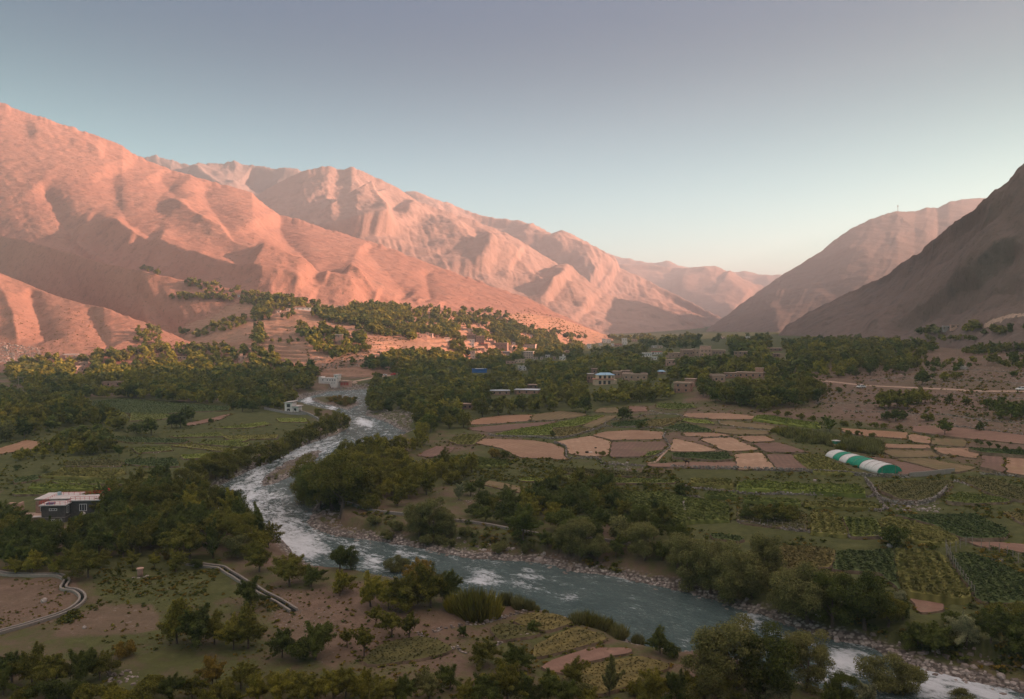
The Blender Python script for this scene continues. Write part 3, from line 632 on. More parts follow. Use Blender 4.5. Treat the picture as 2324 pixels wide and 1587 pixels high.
# ------------------------------------------------------------------ the ground: one sheet
def fan(nr, na, r0, r1, a0, a1):
    r = np.concatenate([np.geomspace(r0, 70, 30)[:-1], np.geomspace(70, r1, nr-29)]); a = np.linspace(a0, a1, na)
    A, Rr = np.meshgrid(a, r)
    return A*Rr, Rr
NR, NA = 620, 820
X, Y = fan(NR, NA, 4, 2700, -1.05, 1.05)
zz, sdv = ground_z(X, Y)
for F_ in FIELDS:
    poly, (lev, kk), h, key, where = F_
    lo = poly.min(0)-3; hi = poly.max(0)+3
    m = (X > lo[0]) & (X < hi[0]) & (Y > lo[1]) & (Y < hi[1])
    if not m.any(): continue
    d, _, _ = seg_dist(X[m], Y[m], poly, True); ins = in_poly(X[m], Y[m], poly); sd = np.where(ins, -d, d)
    r = max(.5, float(poly[:, 1].mean())/260)
    fz = field_z(X[m], Y[m], lev, kk)
    zz[m] = np.where(sd < r, np.minimum(zz[m], fz-.3), np.where(sd < r+1.5, np.minimum(zz[m], fz-.05+(sd-r)*.4), zz[m]))
img = project(np.stack([X, Y, zz], -1)); IX, IY = img[..., 0], img[..., 1]
jx = fbm(X/14, Y/14, 4, 41)*26; jy = fbm(X/14+9, Y/14, 4, 42)*12; IX = IX+jx; IY = IY+jy
green = np.full(X.shape, .5); green = np.where(Y > 600, .7, green)
for tg, pts, val in (('A', [(0, 380), (560, 390), (1570, 420), (2060, 480), (2100, 560), (1700, 760), (1400, 900), (1150, 1000), (900, 1050), (0, 1150)], .95),
                     ('B', [(180, 860), (180, 600), (900, 500), (2324, 450), (2324, 760), (1700, 820), (850, 900), (500, 1000)], .85),
                     ('B', [(850, 900), (1700, 820), (2324, 740), (2324, 1600), (1000, 1600), (560, 1400), (400, 1150)], .62),
                     ('C', [(500, 560), (900, 560), (2500, 250), (2500, 1000), (1500, 920), (900, 780)], .16),
                     ('C', [(-100, 1230), (2500, 1250), (2500, 1600), (-100, 1600)], .8),
                     ('F', [(-100, 300), (2500, 250), (2500, 1400), (1500, 1100), (700, 900), (-100, 700)], .75),
                     ('D', [(680, 600), (1500, 640), (1560, 760), (1560, 880), (1000, 900), (650, 880), (580, 760)], .8),
                     ('D', [(-100, 780), (420, 770), (520, 900), (300, 1050), (-100, 1130)], .25),
                     ('D', [(650, 950), (1050, 940), (1100, 1100), (700, 1150), (300, 1130)], .22),
                     ('D', [(1820, 820), (2324, 880), (2324, 1400), (1850, 1130)], .2),
                     ('E', [(0, 740), (700, 980), (1000, 1000), (1000, 1080), (600, 1140), (500, 1260), (0, 1330)], .3)):
    P = np.array(Z(tg, *pts)); green = np.where(in_poly(IX, IY, P), val, green)
for _ in range(5): green[1:-1, 1:-1] = (green[1:-1, 1:-1]*2+green[:-2, 1:-1]+green[2:, 1:-1]+green[1:-1, :-2]+green[1:-1, 2:])/6
me = mesh_from('ground', np.stack([X, Y, zz], -1).reshape(-1, 3), grid_faces(NA, NR), True)
attr(me, 'shore', np.clip(sdv, -5, 50)); attr(me, 'green', green)
gm = NT('valley_earth', .95, .08)
n1 = gm.noise(.03, 6, .62); n2 = gm.noise(.35, 6, .68); n3 = gm.noise(2.2, 5, .7)
earth = gm.ramp(n2, [(.3, (.13, .092, .068)), (.52, (.19, .13, .096)), (.75, (.26, .18, .135))])
earth = gm.mix(gm.ramp(n1, [(.42, 0.), (.6, .6)]), earth, (.145, .115, .07))
grass = gm.ramp(n2, [(.3, (.06, .07, .025)), (.6, (.105, .112, .042)), (.8, (.16, .145, .062))])
gsel = gm.math('ADD', gm.attr('green'), gm.math('MULTIPLY', gm.math('SUBTRACT', gm.math('ADD', gm.math('MULTIPLY', n1, .6), gm.math('MULTIPLY', n2, .4)), .5), 1.9))
c = gm.mix(gm.ramp(gsel, [(.4, 0.), (.6, 1.)]), earth, grass)
c = gm.mix(gm.math('MULTIPLY', gm.ramp(n3, [(.55, 0.), (.7, 1.)]), .5), c, (.06, .055, .03))
peb = gm.voro(1.6); pcol = gm.ramp(gm.voro(1.6, out='Color'), [(.2, (.2, .18, .16)), (.5, (.35, .315, .28)), (.8, (.5, .46, .41))])
pcol = gm.mix(gm.ramp(peb, [(.3, 0.), (.62, .85)]), pcol, (.05, .042, .036))
smask = gm.ramp(gm.math('ADD', gm.math('MULTIPLY', gm.attr('shore'), .15), gm.math('MULTIPLY', gm.math('SUBTRACT', n2, .5), .9)), [(.28, 1.), (.5, 0.)])
c = gm.mix(smask, c, pcol)
stony = gm.math('MULTIPLY', gm.ramp(gm.noise(.9, 4, .75), [(.6, 0.), (.68, .7)]), gm.ramp(gm.attr('green'), [(.15, 1.), (.45, .12)]))
c = gm.mix(stony, c, (.34, .29, .26))
gm.color(c); gm.bump(gm.math('ADD', n2, gm.math('MULTIPLY', n3, .4)), .35, .8)
GROUND = link('ground', me, gm.m); tag(GROUND, 'earthy and grassy valley floor rising to the right', 'ground', kind='structure')
for i, F_ in enumerate(FIELDS): build_field(F_, i)
# ------------------------------------------------------------------ the river
FLOW = [(LB[int(t*(len(LB)-1))]+RB[int(t*(len(RB)-1))])/2 for t in np.linspace(0, 1, 40)]
FLOW = smooth_line(FLOW, 2)
def water_mesh():
    # rows across the river, denser where it is near; a little wider than the banks
    N = 620; s = np.linspace(0, 1, N)
    fl = np.array(FLOW); L = np.concatenate([[0], np.cumsum(np.linalg.norm(np.diff(fl, axis=0), axis=1))])
    # spacing grows with distance
    t = np.interp(s, np.linspace(0, 1, len(fl)), np.arange(len(fl)))
    dens = np.sqrt(np.interp(np.linspace(0, 1, 400), np.linspace(0, 1, len(fl)), fl[:, 1])); cum = np.concatenate([[0], np.cumsum(1/dens)]); cum /= cum[-1]
    pos_ = np.interp(s, cum, np.linspace(0, L[-1], 401))
    cx = np.interp(pos_, L, fl[:, 0]); cy = np.interp(pos_, L, fl[:, 1])
    tx = np.gradient(cx); ty = np.gradient(cy)
    for _ in range(12): tx[1:-1] = (tx[:-2]+tx[2:]+tx[1:-1])/3; ty[1:-1] = (ty[:-2]+ty[2:]+ty[1:-1])/3
    l = np.hypot(tx, ty); nx, ny = ty/l, -tx/l
    K = 90; w = np.linspace(-1, 1, K)
    half = 27.
    GX = cx[:, None]+nx[:, None]*w*half; GY = cy[:, None]+ny[:, None]*w*half
    return GX, GY, pos_[:, None]+0*w, w[None, :]*half+0*cx[:, None]
GX, GY, FS, FC = water_mesh()
bed, sdw = ground_z(GX, GY)
keep = sdw < 3.5
img = project(np.stack([GX, GY, water_z(GY)], -1)); wx_, wy_ = img[..., 0], img[..., 1]
rapid = np.full(GX.shape, .46)
for tg, (x, y), r, v in (('A', (1700, 1050), 110, .3), ('A', (1850, 1250), 130, .3), ('A', (2050, 1380), 110, .42), ('A', (1560, 1110), 80, .3), ('A', (2000, 760), 90, .35), ('A', (1750, 900), 60, .3), ('E', (220, 640), 45, .34), ('E', (380, 590), 40, .24), ('E', (80, 560), 60, .25), ('E', (1000, 790), 40, .12), ('E', (1270, 770), 60, .24),
                       ('E', (1560, 920), 60, .3), ('E', (940, 765), 50, .4), ('F', (450, 1060), 90, .35), ('F', (1100, 1350), 110, .5), ('F', (1700, 1480), 130, .45), ('F', (2100, 1530), 130, .4), ('A', (2200, 700), 80, .25), ('G', (600, 720), 60, .45), ('G', (1000, 840), 60, .35), ('G', (1500, 1080), 60, .5), ('G', (1650, 1120), 70, .4), ('D', (2100, 600), 60, .15)):
    (px, py), = Z(tg, (x, y)); sc_ = ZOOM[tg][2]
    rapid = rapid+v*np.exp(-(((wx_-px)/(r*sc_*1.6))**2+((wy_-py)/(r*sc_))**2))
for tg, (x, y), r, v in (('E', (1700, 1000), 330, .3), ('F', (100, 1000), 260, .3), ('E', (700, 690), 120, .12)):
    (px, py), = Z(tg, (x, y)); sc_ = ZOOM[tg][2]; rapid = rapid-v*np.exp(-(((wx_-px)/(r*sc_))**2+((wy_-py)/(r*sc_*.5))**2))
wave = (fbm(FS/5, FC/1.6, 4, 77)*.5+ridged(FS/2.2, FC/1.1, 3, 78)*.5)*(.08+.34*np.clip(rapid-.35, 0, 1))
WZ = water_z(GY)+wave
fc = grid_faces(GX.shape[1], GX.shape[0]); kf = keep.ravel()[fc].any(1); fc = fc[kf]
me = mesh_from('river', np.stack([GX, GY, WZ], -1).reshape(-1, 3), fc, True)
attr(me, 'rapid', rapid); attr(me, 'edge', np.clip(sdw, -12, 4))
uv = me.uv_layers.new(name='UVMap'); li = np.zeros(len(me.loops), np.int32); me.loops.foreach_get('vertex_index', li)
uv.data.foreach_set('uv', np.stack([FS.ravel(), FC.ravel()], -1)[li].astype(np.float32).ravel())
wm_ = NT('river_water', .16, .5); u = wm_.co('UV')
a1 = wm_.noise(1., 7, .7, u, .6, (.13, .3, 1)); a2 = wm_.noise(1., 7, .8, u, 1., (.5, .85, 1)); a3 = wm_.noise(1., 5, .75, u, .5, (1.1, 2.4, 1))
f = wm_.math('ADD', wm_.math('MULTIPLY', a1, .42), wm_.math('MULTIPLY', a2, .58))
f = wm_.math('ADD', f, wm_.math('MULTIPLY', wm_.math('SUBTRACT', wm_.attr('rapid'), .5), .34))
foam = wm_.ramp(f, [(.52, 0.), (.56, .3), (.61, .8), (.7, 1.)])
deep = wm_.ramp(wm_.math('ADD', wm_.math('MULTIPLY', a1, .45), wm_.math('MULTIPLY', a3, .55)), [(.36, (.045, .09, .09)), (.62, (.155, .23, .215))])  # water tones with the light and dark of ripples painted in
a4 = wm_.noise(1., 6, .8, u, 1.4, (.8, 2.2, 1)); streak = wm_.math('MULTIPLY', wm_.ramp(a4, [(.6, 0.), (.68, .75)]), wm_.ramp(a1, [(.42, .1), (.6, 1.)]))
foam = wm_.math('MAXIMUM', foam, streak)
c = wm_.mix(foam, deep, (.9, .96, 1.))
c = wm_.mix(wm_.ramp(wm_.math('MULTIPLY_ADD', wm_.attr('edge'), .25), [(0., 0.), (.4, .0)]), c, (.12, .11, .09))
wm_.color(c); wm_.l(wm_.math('ADD', wm_.math('MULTIPLY', foam, .55), .14), wm_.b.inputs['Roughness'])
wm_.bump(wm_.math('ADD', wm_.math('MULTIPLY', a2, .7), wm_.math('MULTIPLY', a3, .6)), .8, 1.)
tag(link('river', me, wm_.m), 'turquoise white water river winding through the valley', 'river', kind='structure')
# ------------------------------------------------------------------ finding the ground under a photo point
def bvh_of(objs):
    V, Fc, o = [], [], 0
    for ob in objs:
        me = ob.data; n = len(me.vertices); v = np.zeros(n*3, np.float32); me.vertices.foreach_get('co', v); V.append(v.reshape(-1, 3))
        for p in me.polygons: Fc.append(tuple(i+o for i in p.vertices))
        o += n
    return BVHTree.FromPolygons(np.concatenate(V).tolist(), Fc)
LAND = bvh_of([GROUND, H_NEAR, H_MID, H_SLOPE, H_MAIN, H_RIGHT, H_RIGHTFAR])
CAMP = Vector((0, 0, ZC))
def hit(vx, vy):
    a, b = ray(vx, vy); h = LAND.ray_cast(CAMP, Vector((float(a), 1., float(b))))
    return h[0]
def drop(x, y):
    h = LAND.ray_cast(Vector((x, y, 900)), Vector((0, 0, -1))); return h[0].z if h[0] else 0.
# ------------------------------------------------------------------ shape helpers
class MB:
    def __init__(s): s.v = []; s.f = []
    def box(s, x0, x1, y0, y1, z0, z1, top=None):
        n = len(s.v); t = top or 0
        s.v += [(x0, y0, z0), (x1, y0, z0), (x1, y1, z0), (x0, y1, z0), (x0+t, y0+t, z1), (x1-t, y0+t, z1), (x1-t, y1-t, z1), (x0+t, y1-t, z1)]
        s.f += [tuple(n+i for i in q) for q in ((3, 2, 1, 0), (4, 5, 6, 7), (0, 1, 5, 4), (1, 2, 6, 5), (2, 3, 7, 6), (3, 0, 4, 7))]; return s
    def tube(s, pts, r, k=6, cap=True):
        pts = [Vector(p) for p in pts]; rr = r if hasattr(r, '__len__') else [r]*len(pts); rings = []
        for i, p in enumerate(pts):
            t = (pts[min(i+1, len(pts)-1)]-pts[max(i-1, 0)]).normalized(); u = t.orthogonal().normalized(); w = t.cross(u)
            if abs(t.z) < .9: u = Vector((0, 0, 1)).cross(t).normalized(); w = t.cross(u)
            n = len(s.v); s.v += [tuple(p+(u*math.cos(a)+w*math.sin(a))*rr[i]) for a in [2*math.pi*j/k for j in range(k)]]; rings.append(n)
        for a, b in zip(rings, rings[1:]):
            for j in range(k): s.f.append((a+j, a+(j+1) % k, b+(j+1) % k, b+j))
        if cap: s.f.append(tuple(rings[0]+j for j in reversed(range(k)))); s.f.append(tuple(rings[-1]+j for j in range(k)))
        return s
    def blob(s, c, r, sub=1, jit=.2, seed=None, sq=(1, 1, 1)):
        bm = bmesh.new(); bmesh.ops.create_icosphere(bm, subdivisions=sub, radius=1); n = len(s.v)
        for v in bm.verts:
            k = r*(1+random.uniform(-jit, jit)); s.v.append((c[0]+v.co.x*k*sq[0], c[1]+v.co.y*k*sq[1], c[2]+v.co.z*k*sq[2]))
        s.f += [tuple(n+x.index for x in f.verts) for f in bm.faces]; bm.free(); return s
    def build(s, name, mat, parent=None, smooth=False, bevel=0):
        me = mesh_from(name, s.v, s.f, smooth); o = link(name, me, mat, parent)
        if bevel:
            b = o.modifiers.new('bevel', 'BEVEL'); b.width = bevel; b.segments = 1
        return o
M = {'mud': plain('mud_plaster', (.40, .27, .2), .95, .22, 1.2, .05), 'pink': plain('pink_mud_plaster', (.5, .32, .25), .95, .2, 1.2, .05), 'brown': plain('brown_brick_wall', (.3, .2, .155), .95, .3, 2.5, .05),
     'brick': plain('fired_brick_wall', (.38, .22, .16), .9, .3, 2., .05), 'white': plain('white_wall_paint', (.72, .68, .64), .8, .1, .8), 'cream': plain('cream_wall_paint', (.66, .5, .36), .8, .08, .8),
     'pale': plain('pale_mud_wall', (.58, .45, .37), .9, .15, 1.), 'grey': plain('grey_cement', (.27, .25, .235), .9, .2, 1.5, .03), 'dkgrey': plain('dark_cement_render', (.105, .1, .095), .9, .2, 2.),
     'roofwhite': plain('whitewashed_roof', (.56, .52, .5), .8, .1, .7), 'roofmud': plain('mud_roof', (.46, .33, .26), .95, .2, .8), 'metal': plain('pale_sheet_metal', (.62, .66, .7), .4, .1, .5, 0, .5),
     'bluemetal': plain('pale_blue_sheet_roof', (.27, .47, .62), .45, .1, .6, 0, .5), 'tarp': plain('bright_blue_sheet', (.05, .17, .46), .6, .15, .8), 'frame': plain('white_window_frame', (.7, .7, .68), .6, .05),
     'dframe': plain('dark_window_frame', (.16, .11, .09), .7, .2), 'glass': plain('dark_window_glass', (.035, .045, .055), .12, .2, 1, 0, .5), 'wood': plain('weathered_pole_wood', (.27, .2, .15), .9, .25, 3),
     'red': plain('red_paint', (.52, .04, .035), .55, .2, 2), 'redwood': plain('faded_red_shutter', (.42, .08, .06), .7, .25, 2), 'tank': plain('blue_grey_tank', (.34, .45, .5), .5, .1), 'cable': plain('dark_cable', (.3, .26, .23), .7, .1),
     'stone': None, 'wpost': plain('pale_concrete_post', (.27, .24, .21), .9, .15, 3), 'tyre': plain('black_tyre', (.03, .03, .03), .8, .1), 'carwhite': plain('white_car_paint', (.75, .75, .74), .3, .03, 1, 0, .5),
     'caryellow': plain('yellow_car_paint', (.62, .46, .12), .35, .05, 1, 0, .5), 'carred': plain('red_truck_paint', (.55, .05, .04), .4, .1, 1, 0, .5), 'lamp': plain('car_lamp_glass', (.8, .78, .7), .2, .05, 1, 0, .5), 'chrome': plain('dull_rim_metal', (.45, .45, .45), .4, .1, 1, 0, .5)}
sm = NT('dry_stone', .95, .1); rnd = sm.n('ShaderNodeNewGeometry').outputs['Random Per Island']
sc_ = sm.ramp(rnd, [(0, (.15, .125, .11)), (.4, (.26, .22, .195)), (.75, (.36, .31, .28)), (1, (.47, .42, .385))]); nn = sm.noise(2.5, 5, .7)
sm.color(sm.mix(sm.ramp(nn, [(.4, 0.), (.7, .6)]), sc_, (.14, .12, .09))); sm.bump(nn, .08); M['stone'] = sm.m
# ------------------------------------------------------------------ houses
def window(parent, w, h, mat='dframe', bars=1, loc=(0, 0, 0), rz=0, name='window'):
    t = max(.06, w*.07); f = MB(); f.box(-w/2, w/2, -.06, .02, -h/2, -h/2+t); f.box(-w/2, w/2, -.06, .02, h/2-t, h/2); f.box(-w/2, -w/2+t, -.058, .02, -h/2+t, h/2-t); f.box(w/2-t, w/2, -.058, .02, -h/2+t, h/2-t)
    for k in range(bars):
        x = -w/2+w*(k+1)/(bars+1); f.box(x-t*.4, x+t*.4, -.05, .02, -h/2+t, h/2-t)
    fo = f.build(name, M[mat], parent); fo.location = loc; fo.rotation_euler = (0, 0, rz)
    MB().box(-w/2+t*.5, w/2-t*.5, -.03, .01, -h/2+t*.5, h/2-t*.5).build('pane', M['glass'], fo)
    return fo
def place(tg, xl, xr, yt, yb, yoff=0):
    (vx, vy), = Z(tg, ((xl+xr)/2, yb)); s = ZOOM[tg][2]; h = hit(vx, vy+yoff)
    while h is None: vy += 2; h = hit(vx, vy)
    d = h.y; a, b = ray(vx, vy); return h, (xr-xl)*s*d/F, (yb-yt)*s*d/F, d
def house(tg, rect, label, wall='mud', roof='roofmud', wins=2, rows=1, yaw=0., depth=.8, name='mud_house', cat='house', door=True, wf='dframe', overhang=.35, parapet=0., wsize=.9, box=None, group=None, lean=0, bars=1):
    h, w, ht, d = place(tg, rect[0], rect[2], rect[1], rect[3])
    ht = max(ht, 2.4); w = max(w, 2.2); dp = max(2.5, w*depth)
    o = empty(name, (h.x, h.y+dp/2, drop(h.x, h.y+dp*.1)-.15), math.atan2(-h.x, h.y)*.6+R(yaw), label=label, cat=cat, group=group)
    b = MB(); b.box(-w/2, w/2, -dp/2, dp/2, -2.2, ht)
    b.build('wall', M[wall], o)
    r = MB(); r.box(-w/2-overhang, w/2+overhang, -dp/2-overhang, dp/2+overhang, ht+.002, ht+.22)
    if parapet:
        for q in ((-w/2, w/2, -dp/2, -dp/2+.3), (-w/2, w/2, dp/2-.3, dp/2), (-w/2, -w/2+.3, -dp/2+.3, dp/2-.3), (w/2-.3, w/2, -dp/2+.3, dp/2-.3)): r.box(*q, ht+.223, ht+.22+parapet)
    r.build('roof', M[roof], o)
    for rr in range(rows):
        zc = ht*(rr+.55)/rows
        for k in range(wins):
            x = -w/2+w*(k+.5+(.0 if rr else (.12 if door and k == 0 else 0)))/max(wins, 1)
            window(o, min(wsize, w/(wins+.6)*.55), min(wsize*1.15, ht/rows*.55), wf, bars, (x, -dp/2, zc))
        if d < 560 and w > 4: window(o, wsize*.8, min(wsize, ht/rows*.5), wf, bars, (w/2, 0, zc), R(90)); window(o, wsize*.8, min(wsize, ht/rows*.5), wf, bars, (-w/2, 0, zc), R(-90))
    if door: 
        dr = MB().box(-w/2+.25, -w/2+1.05, -dp/2-.05, -dp/2+.02, 0, min(1.9, ht*.8)).build('door', M['dframe'], o)
        MB().box(-w/2+.9, -w/2+.98, -dp/2-.09, -dp/2-.052, .9, 1.).build('handle', M['chrome'], dr)
    if box:
        fx, fw, fh = box; bx = MB(); bx.box(-w/2+w*fx, -w/2+w*(fx+fw), -dp*.2, dp*.35, ht+.222, ht+fh).build('roof_room', M[wall], o)
        MB().box(-w/2+w*fx-.2, -w/2+w*(fx+fw)+.2, -dp*.2-.2, dp*.35+.2, ht+fh+.002, ht+fh+.18).build('roof', M[roof], o)
    return o
HOUSES = [
    ('J', (120, 225, 225, 292), 'pink mud house with two windows, largest of the cluster left of the village', 'pink', 'roofmud', dict(wins=2, yaw=12)),
    ('J', (222, 208, 262, 245), 'little pale mud box house behind the largest house of the left village cluster', 'pale', 'roofmud', dict(wins=1, door=False)),
    ('J', (266, 222, 314, 266), 'pale flat roofed house right of the largest house in the left village cluster', 'pale', 'roofwhite', dict(wins=1, yaw=-10)),
    ('J', (346, 242, 395, 282), 'tiny sunlit mud house standing alone between two village clusters', 'pink', 'roofmud', dict(wins=1, door=False)),
    ('J', (455, 277, 536, 320), 'long low sunlit house above the round walnut tree of the village', 'pale', 'roofmud', dict(wins=3, yaw=20)),
    ('J', (780, 302, 880, 345), 'white house with dark doorways below the tall brown tower house', 'white', 'roofwhite', dict(wins=3)),
    ('J', (800, 358, 878, 392), 'low white house directly under the white house beside the tower house', 'white', 'metal', dict(wins=2)),
    ('J', (903, 262, 1016, 372), 'tall brown brick tower house in the middle of the village', 'brown', 'roofmud', dict(wins=3, rows=3, depth=.7, wsize=.8, parapet=.6, name='tower_house')),
    ('J', (782, 232, 892, 290), 'brown mud house behind and left of the tower house', 'brown', 'roofmud', dict(wins=2, door=False)),
    ('J', (970, 362, 1066, 400), 'low reddish house right at the foot of the tower house', 'brick', 'redwood', dict(wins=2)),
    ('J', (1072, 322, 1170, 366), 'sunlit tan house with a chimney stub right of the tower house', 'pink', 'roofmud', dict(wins=2, yaw=-15, box=(.0, .15, 1.6))),
    ('J', (1142, 352, 1338, 428), 'biggest brown mud building of the village with a broad flat roof', 'brown', 'roofmud', dict(wins=4, rows=1, yaw=-8, name='mud_building', cat='building')),
    ('J', (1322, 388, 1406, 442), 'bright pale end house right of the biggest mud building', 'pale', 'roofmud', dict(wins=2, yaw=-18)),
    ('J', (826, 464, 892, 570), 'narrow pale tower house standing alone above the cable line', 'pale', 'roofmud', dict(wins=1, rows=2, depth=.9, name='tower_house')),
    ('J', (1268, 466, 1365, 506), 'grey roofed shed crossed by the sagging cable', 'grey', 'metal', dict(wins=2)),
    ('J', (1562, 380, 1725, 436), 'pale ruinous house above the stacked white house at the village edge', 'pale', 'roofmud', dict(wins=4, yaw=-10, parapet=.7)),
    ('J', (1560, 466, 1690, 562), 'stacked pale house of three storeys with open galleries', 'pale', 'roofwhite', dict(wins=4, rows=3, yaw=-8, overhang=.6)),
    ('J', (1432, 574, 1566, 622), 'cream house with a flat roof at the border of the shade', 'cream', 'roofmud', dict(wins=3)),
    ('J', (1482, 664, 1590, 722), 'grey white two storey house among shaded trees below the cream house', 'white', 'roofwhite', dict(wins=2, rows=2, overhang=.6)),
    ('J', (1850, 512, 1912, 548), 'small white house right of the stacked pale house', 'white', 'roofwhite', dict(wins=2)),
    ('J', (2042, 536, 2122, 588), 'small white house with a roof room by the sunlit meadow', 'white', 'roofwhite', dict(wins=2, box=(.5, .3, 2.))),
    ('J', (722, 214, 858, 240), 'long low lit wall house highest in the village', 'pink', 'roofmud', dict(wins=3)),
    ('J', (1090, 206, 1122, 236), 'tiny tan hut above the right part of the village', 'pink', 'roofmud', dict(wins=1, door=False)),
    ('J', (875, 86, 960, 112), 'pink mud house on the upper orchard terraces', 'pink', 'roofmud', dict(wins=2)),
    ('J', (722, 1190, 870, 1250), 'brown mud farmhouse with a raised roof box near the gravel bank', 'brown', 'roofmud', dict(wins=2, box=(.85, .3, 1.5), yaw=-12)),
    ('J', (1098, 1020, 1362, 1056), 'low house with a gleaming white roof in the shaded woods', 'mud', 'metal', dict(wins=3, depth=.55)),
    ('J', (1442, 992, 1768, 1046), 'brick barn with a wide white roof in the shaded woods', 'brick', 'metal', dict(wins=3, depth=.55, name='barn', cat='barn', yaw=-8)),
    ('J', (1612, 944, 1748, 972), 'dark mud house right behind the white roofed brick barn', 'brown', 'roofmud', dict(wins=2)),
    ('K', (270, 302, 318, 354), 'white tall house left of the far white cluster', 'white', 'roofwhite', dict(wins=1, rows=2)),
    ('K', (402, 292, 446, 322), 'small white house between two far white houses', 'white', 'roofwhite', dict(wins=1)),
    ('K', (442, 242, 488, 288), 'white house at the upper left of the far cluster', 'white', 'roofwhite', dict(wins=1, rows=2)),
    ('K', (492, 250, 540, 292), 'bright white house in the middle of the far cluster', 'white', 'roofwhite', dict(wins=2)),
    ('K', (545, 297, 580, 330), 'little white house below the far cluster', 'white', 'roofwhite', dict(wins=1)),
    ('K', (586, 304, 668, 330), 'long far house with a red and white front', 'pink', 'redwood', dict(wins=3)),
    ('K', (668, 236, 726, 310), 'tall white far house at the right of the cluster', 'white', 'roofwhite', dict(wins=2, rows=2)),
    ('K', (780, 248, 842, 276), 'pinkish far house right of the white cluster', 'pink', 'roofmud', dict(wins=2)),
    ('K', (906, 404, 1010, 450), 'dazzling white roadside building in the centre distance', 'white', 'roofwhite', dict(wins=4, name='roadside_building', cat='building')),
    ('K', (1012, 392, 1128, 420), 'long bright building with reddish roof behind the dazzling white one', 'white', 'redwood', dict(wins=4, name='roadside_building', cat='building')),
    ('K', (1010, 322, 1062, 346), 'far white roof catching light above the roadside buildings', 'white', 'roofwhite', dict(wins=1)),
    ('K', (1072, 328, 1130, 350), 'far cream house right of the lit white roof', 'cream', 'roofwhite', dict(wins=1)),
    ('K', (1010, 458, 1066, 482), 'low whitish shed in shade under the roadside buildings', 'white', 'metal', dict(wins=1)),
    ('K', (1192, 404, 1340, 462), 'tan mud house with a hipped mud roof in front of the brown compound', 'mud', 'roofmud', dict(wins=2, yaw=15)),
    ('K', (1350, 372, 1470, 452), 'brown walled compound left of the pink building', 'brown', 'roofmud', dict(wins=3, yaw=12, parapet=.7, name='mud_compound', cat='compound')),
    ('K', (1465, 360, 1560, 440), 'brown mud house wedged between the walled compound and the pink building', 'mud', 'roofmud', dict(wins=2, yaw=-14)),
    ('K', (1562, 362, 1690, 440), 'salmon pink two storey building topped by a brown upper storey', 'pink', 'roofmud', dict(wins=3, rows=2, box=(.02, .95, 2.6), name='pink_building', cat='building')),
    ('K', (1705, 372, 1850, 436), 'brown row house right of the salmon pink building', 'brown', 'roofmud', dict(wins=4, rows=1, yaw=-6)),
    ('K', (1172, 480, 1270, 545), 'tan house with a white porch left of the shaded compound', 'pink', 'roofmud', dict(wins=2, yaw=10)),
    ('K', (1958, 388, 2100, 460), 'brown house at the right end of the shaded village', 'brown', 'roofmud', dict(wins=3, rows=2, yaw=-10)),
    ('K', (272, 640, 345, 740), 'mud annex left of the blue roofed house', 'mud', 'roofwhite', dict(wins=2, depth=1.)),
    ('K', (322, 580, 386, 650), 'brown mud room rising behind the blue roofed house', 'brown', 'roofmud', dict(wins=1, rows=1, door=False)),
    ('K', (570, 612, 662, 690), 'mud house with a wide roof edge right behind the blue roofed house', 'mud', 'roofmud', dict(wins=2, yaw=-10)),
    ('K', (665, 604, 778, 660), 'brown house with a tall framed window behind the mud ruins', 'brown', 'roofmud', dict(wins=2, yaw=-6)),
    ('K', (692, 646, 972, 716), 'long ruined mud house right of the blue roofed house', 'mud', 'roofmud', dict(wins=4, yaw=-5, parapet=.5)),
    ('K', (1285, 745, 1470, 852), 'two storey brick house with a satellite dish on its front', 'brick', 'roofmud', dict(wins=2, rows=2, yaw=-18, parapet=.3, depth=.75, name='brick_house')),
    ('K', (1400, 697, 1520, 790), 'brick wing behind the two storey brick house', 'brick', 'roofmud', dict(wins=1, yaw=-18, door=False, name='brick_house')),
    ('K', (1840, 630, 1990, 690), 'long brick farmhouse with white window frames on the slope', 'brick', 'roofmud', dict(wins=3, wf='frame', yaw=-6, name='brick_house', depth=.6)),
    ('K', (1992, 624, 2280, 690), 'long brick barn joined to the right of the brick farmhouse', 'brick', 'roofmud', dict(wins=4, yaw=-12, box=(.7, .3, 2.4), name='brick_house', depth=.35)),
    ('K', (1690, 662, 1838, 742), 'crumbling mud house left of the long brick farmhouse', 'mud', 'roofmud', dict(wins=2, yaw=10, parapet=.6)),
    ('K', (2070, 216, 2120, 236), 'far white cottage under the hazy right mountain', 'white', 'roofwhite', dict(wins=1)),
    ('H', (1062, 345, 1285, 402), 'long lit house with a white framed window at the foot of the stony hill', 'pink', 'roofwhite', dict(wins=2, wf='frame', overhang=.6)),
    ('H', (1272, 555, 1400, 640), 'pink ruined house half buried in trees below the stony hill', 'pink', 'roofmud', dict(wins=2, parapet=.8, yaw=15)),
    ('H', (1325, 490, 1470, 555), 'upper pink ruin above the half buried house', 'pink', 'roofmud', dict(wins=1, parapet=.6)),
    ('H', (1730, 812, 2060, 885), 'long low pink mud house at the edge of the left lit wood', 'pink', 'roofmud', dict(wins=2, depth=.35, parapet=.4)),
    ('M', (862, 772, 926, 806), 'small pink house in the lit wood below the orchard terraces', 'pink', 'roofmud', dict(wins=1, box=(.2, .3, 1.8))),
    ('M', (345, 770, 415, 794), 'low pink house in the lit wood at the hill spur', 'pink', 'roofmud', dict(wins=2)),
    ('M', (1688, 586, 1748, 662), 'lone mud tower house on the orchard hillside', 'brown', 'roofwhite', dict(wins=1, rows=2, depth=.9, overhang=.7, name='tower_house')),
    ('M', (1180, 377, 1222, 400), 'pale small house on the upper hillside', 'pale', 'roofmud', dict(wins=1)),
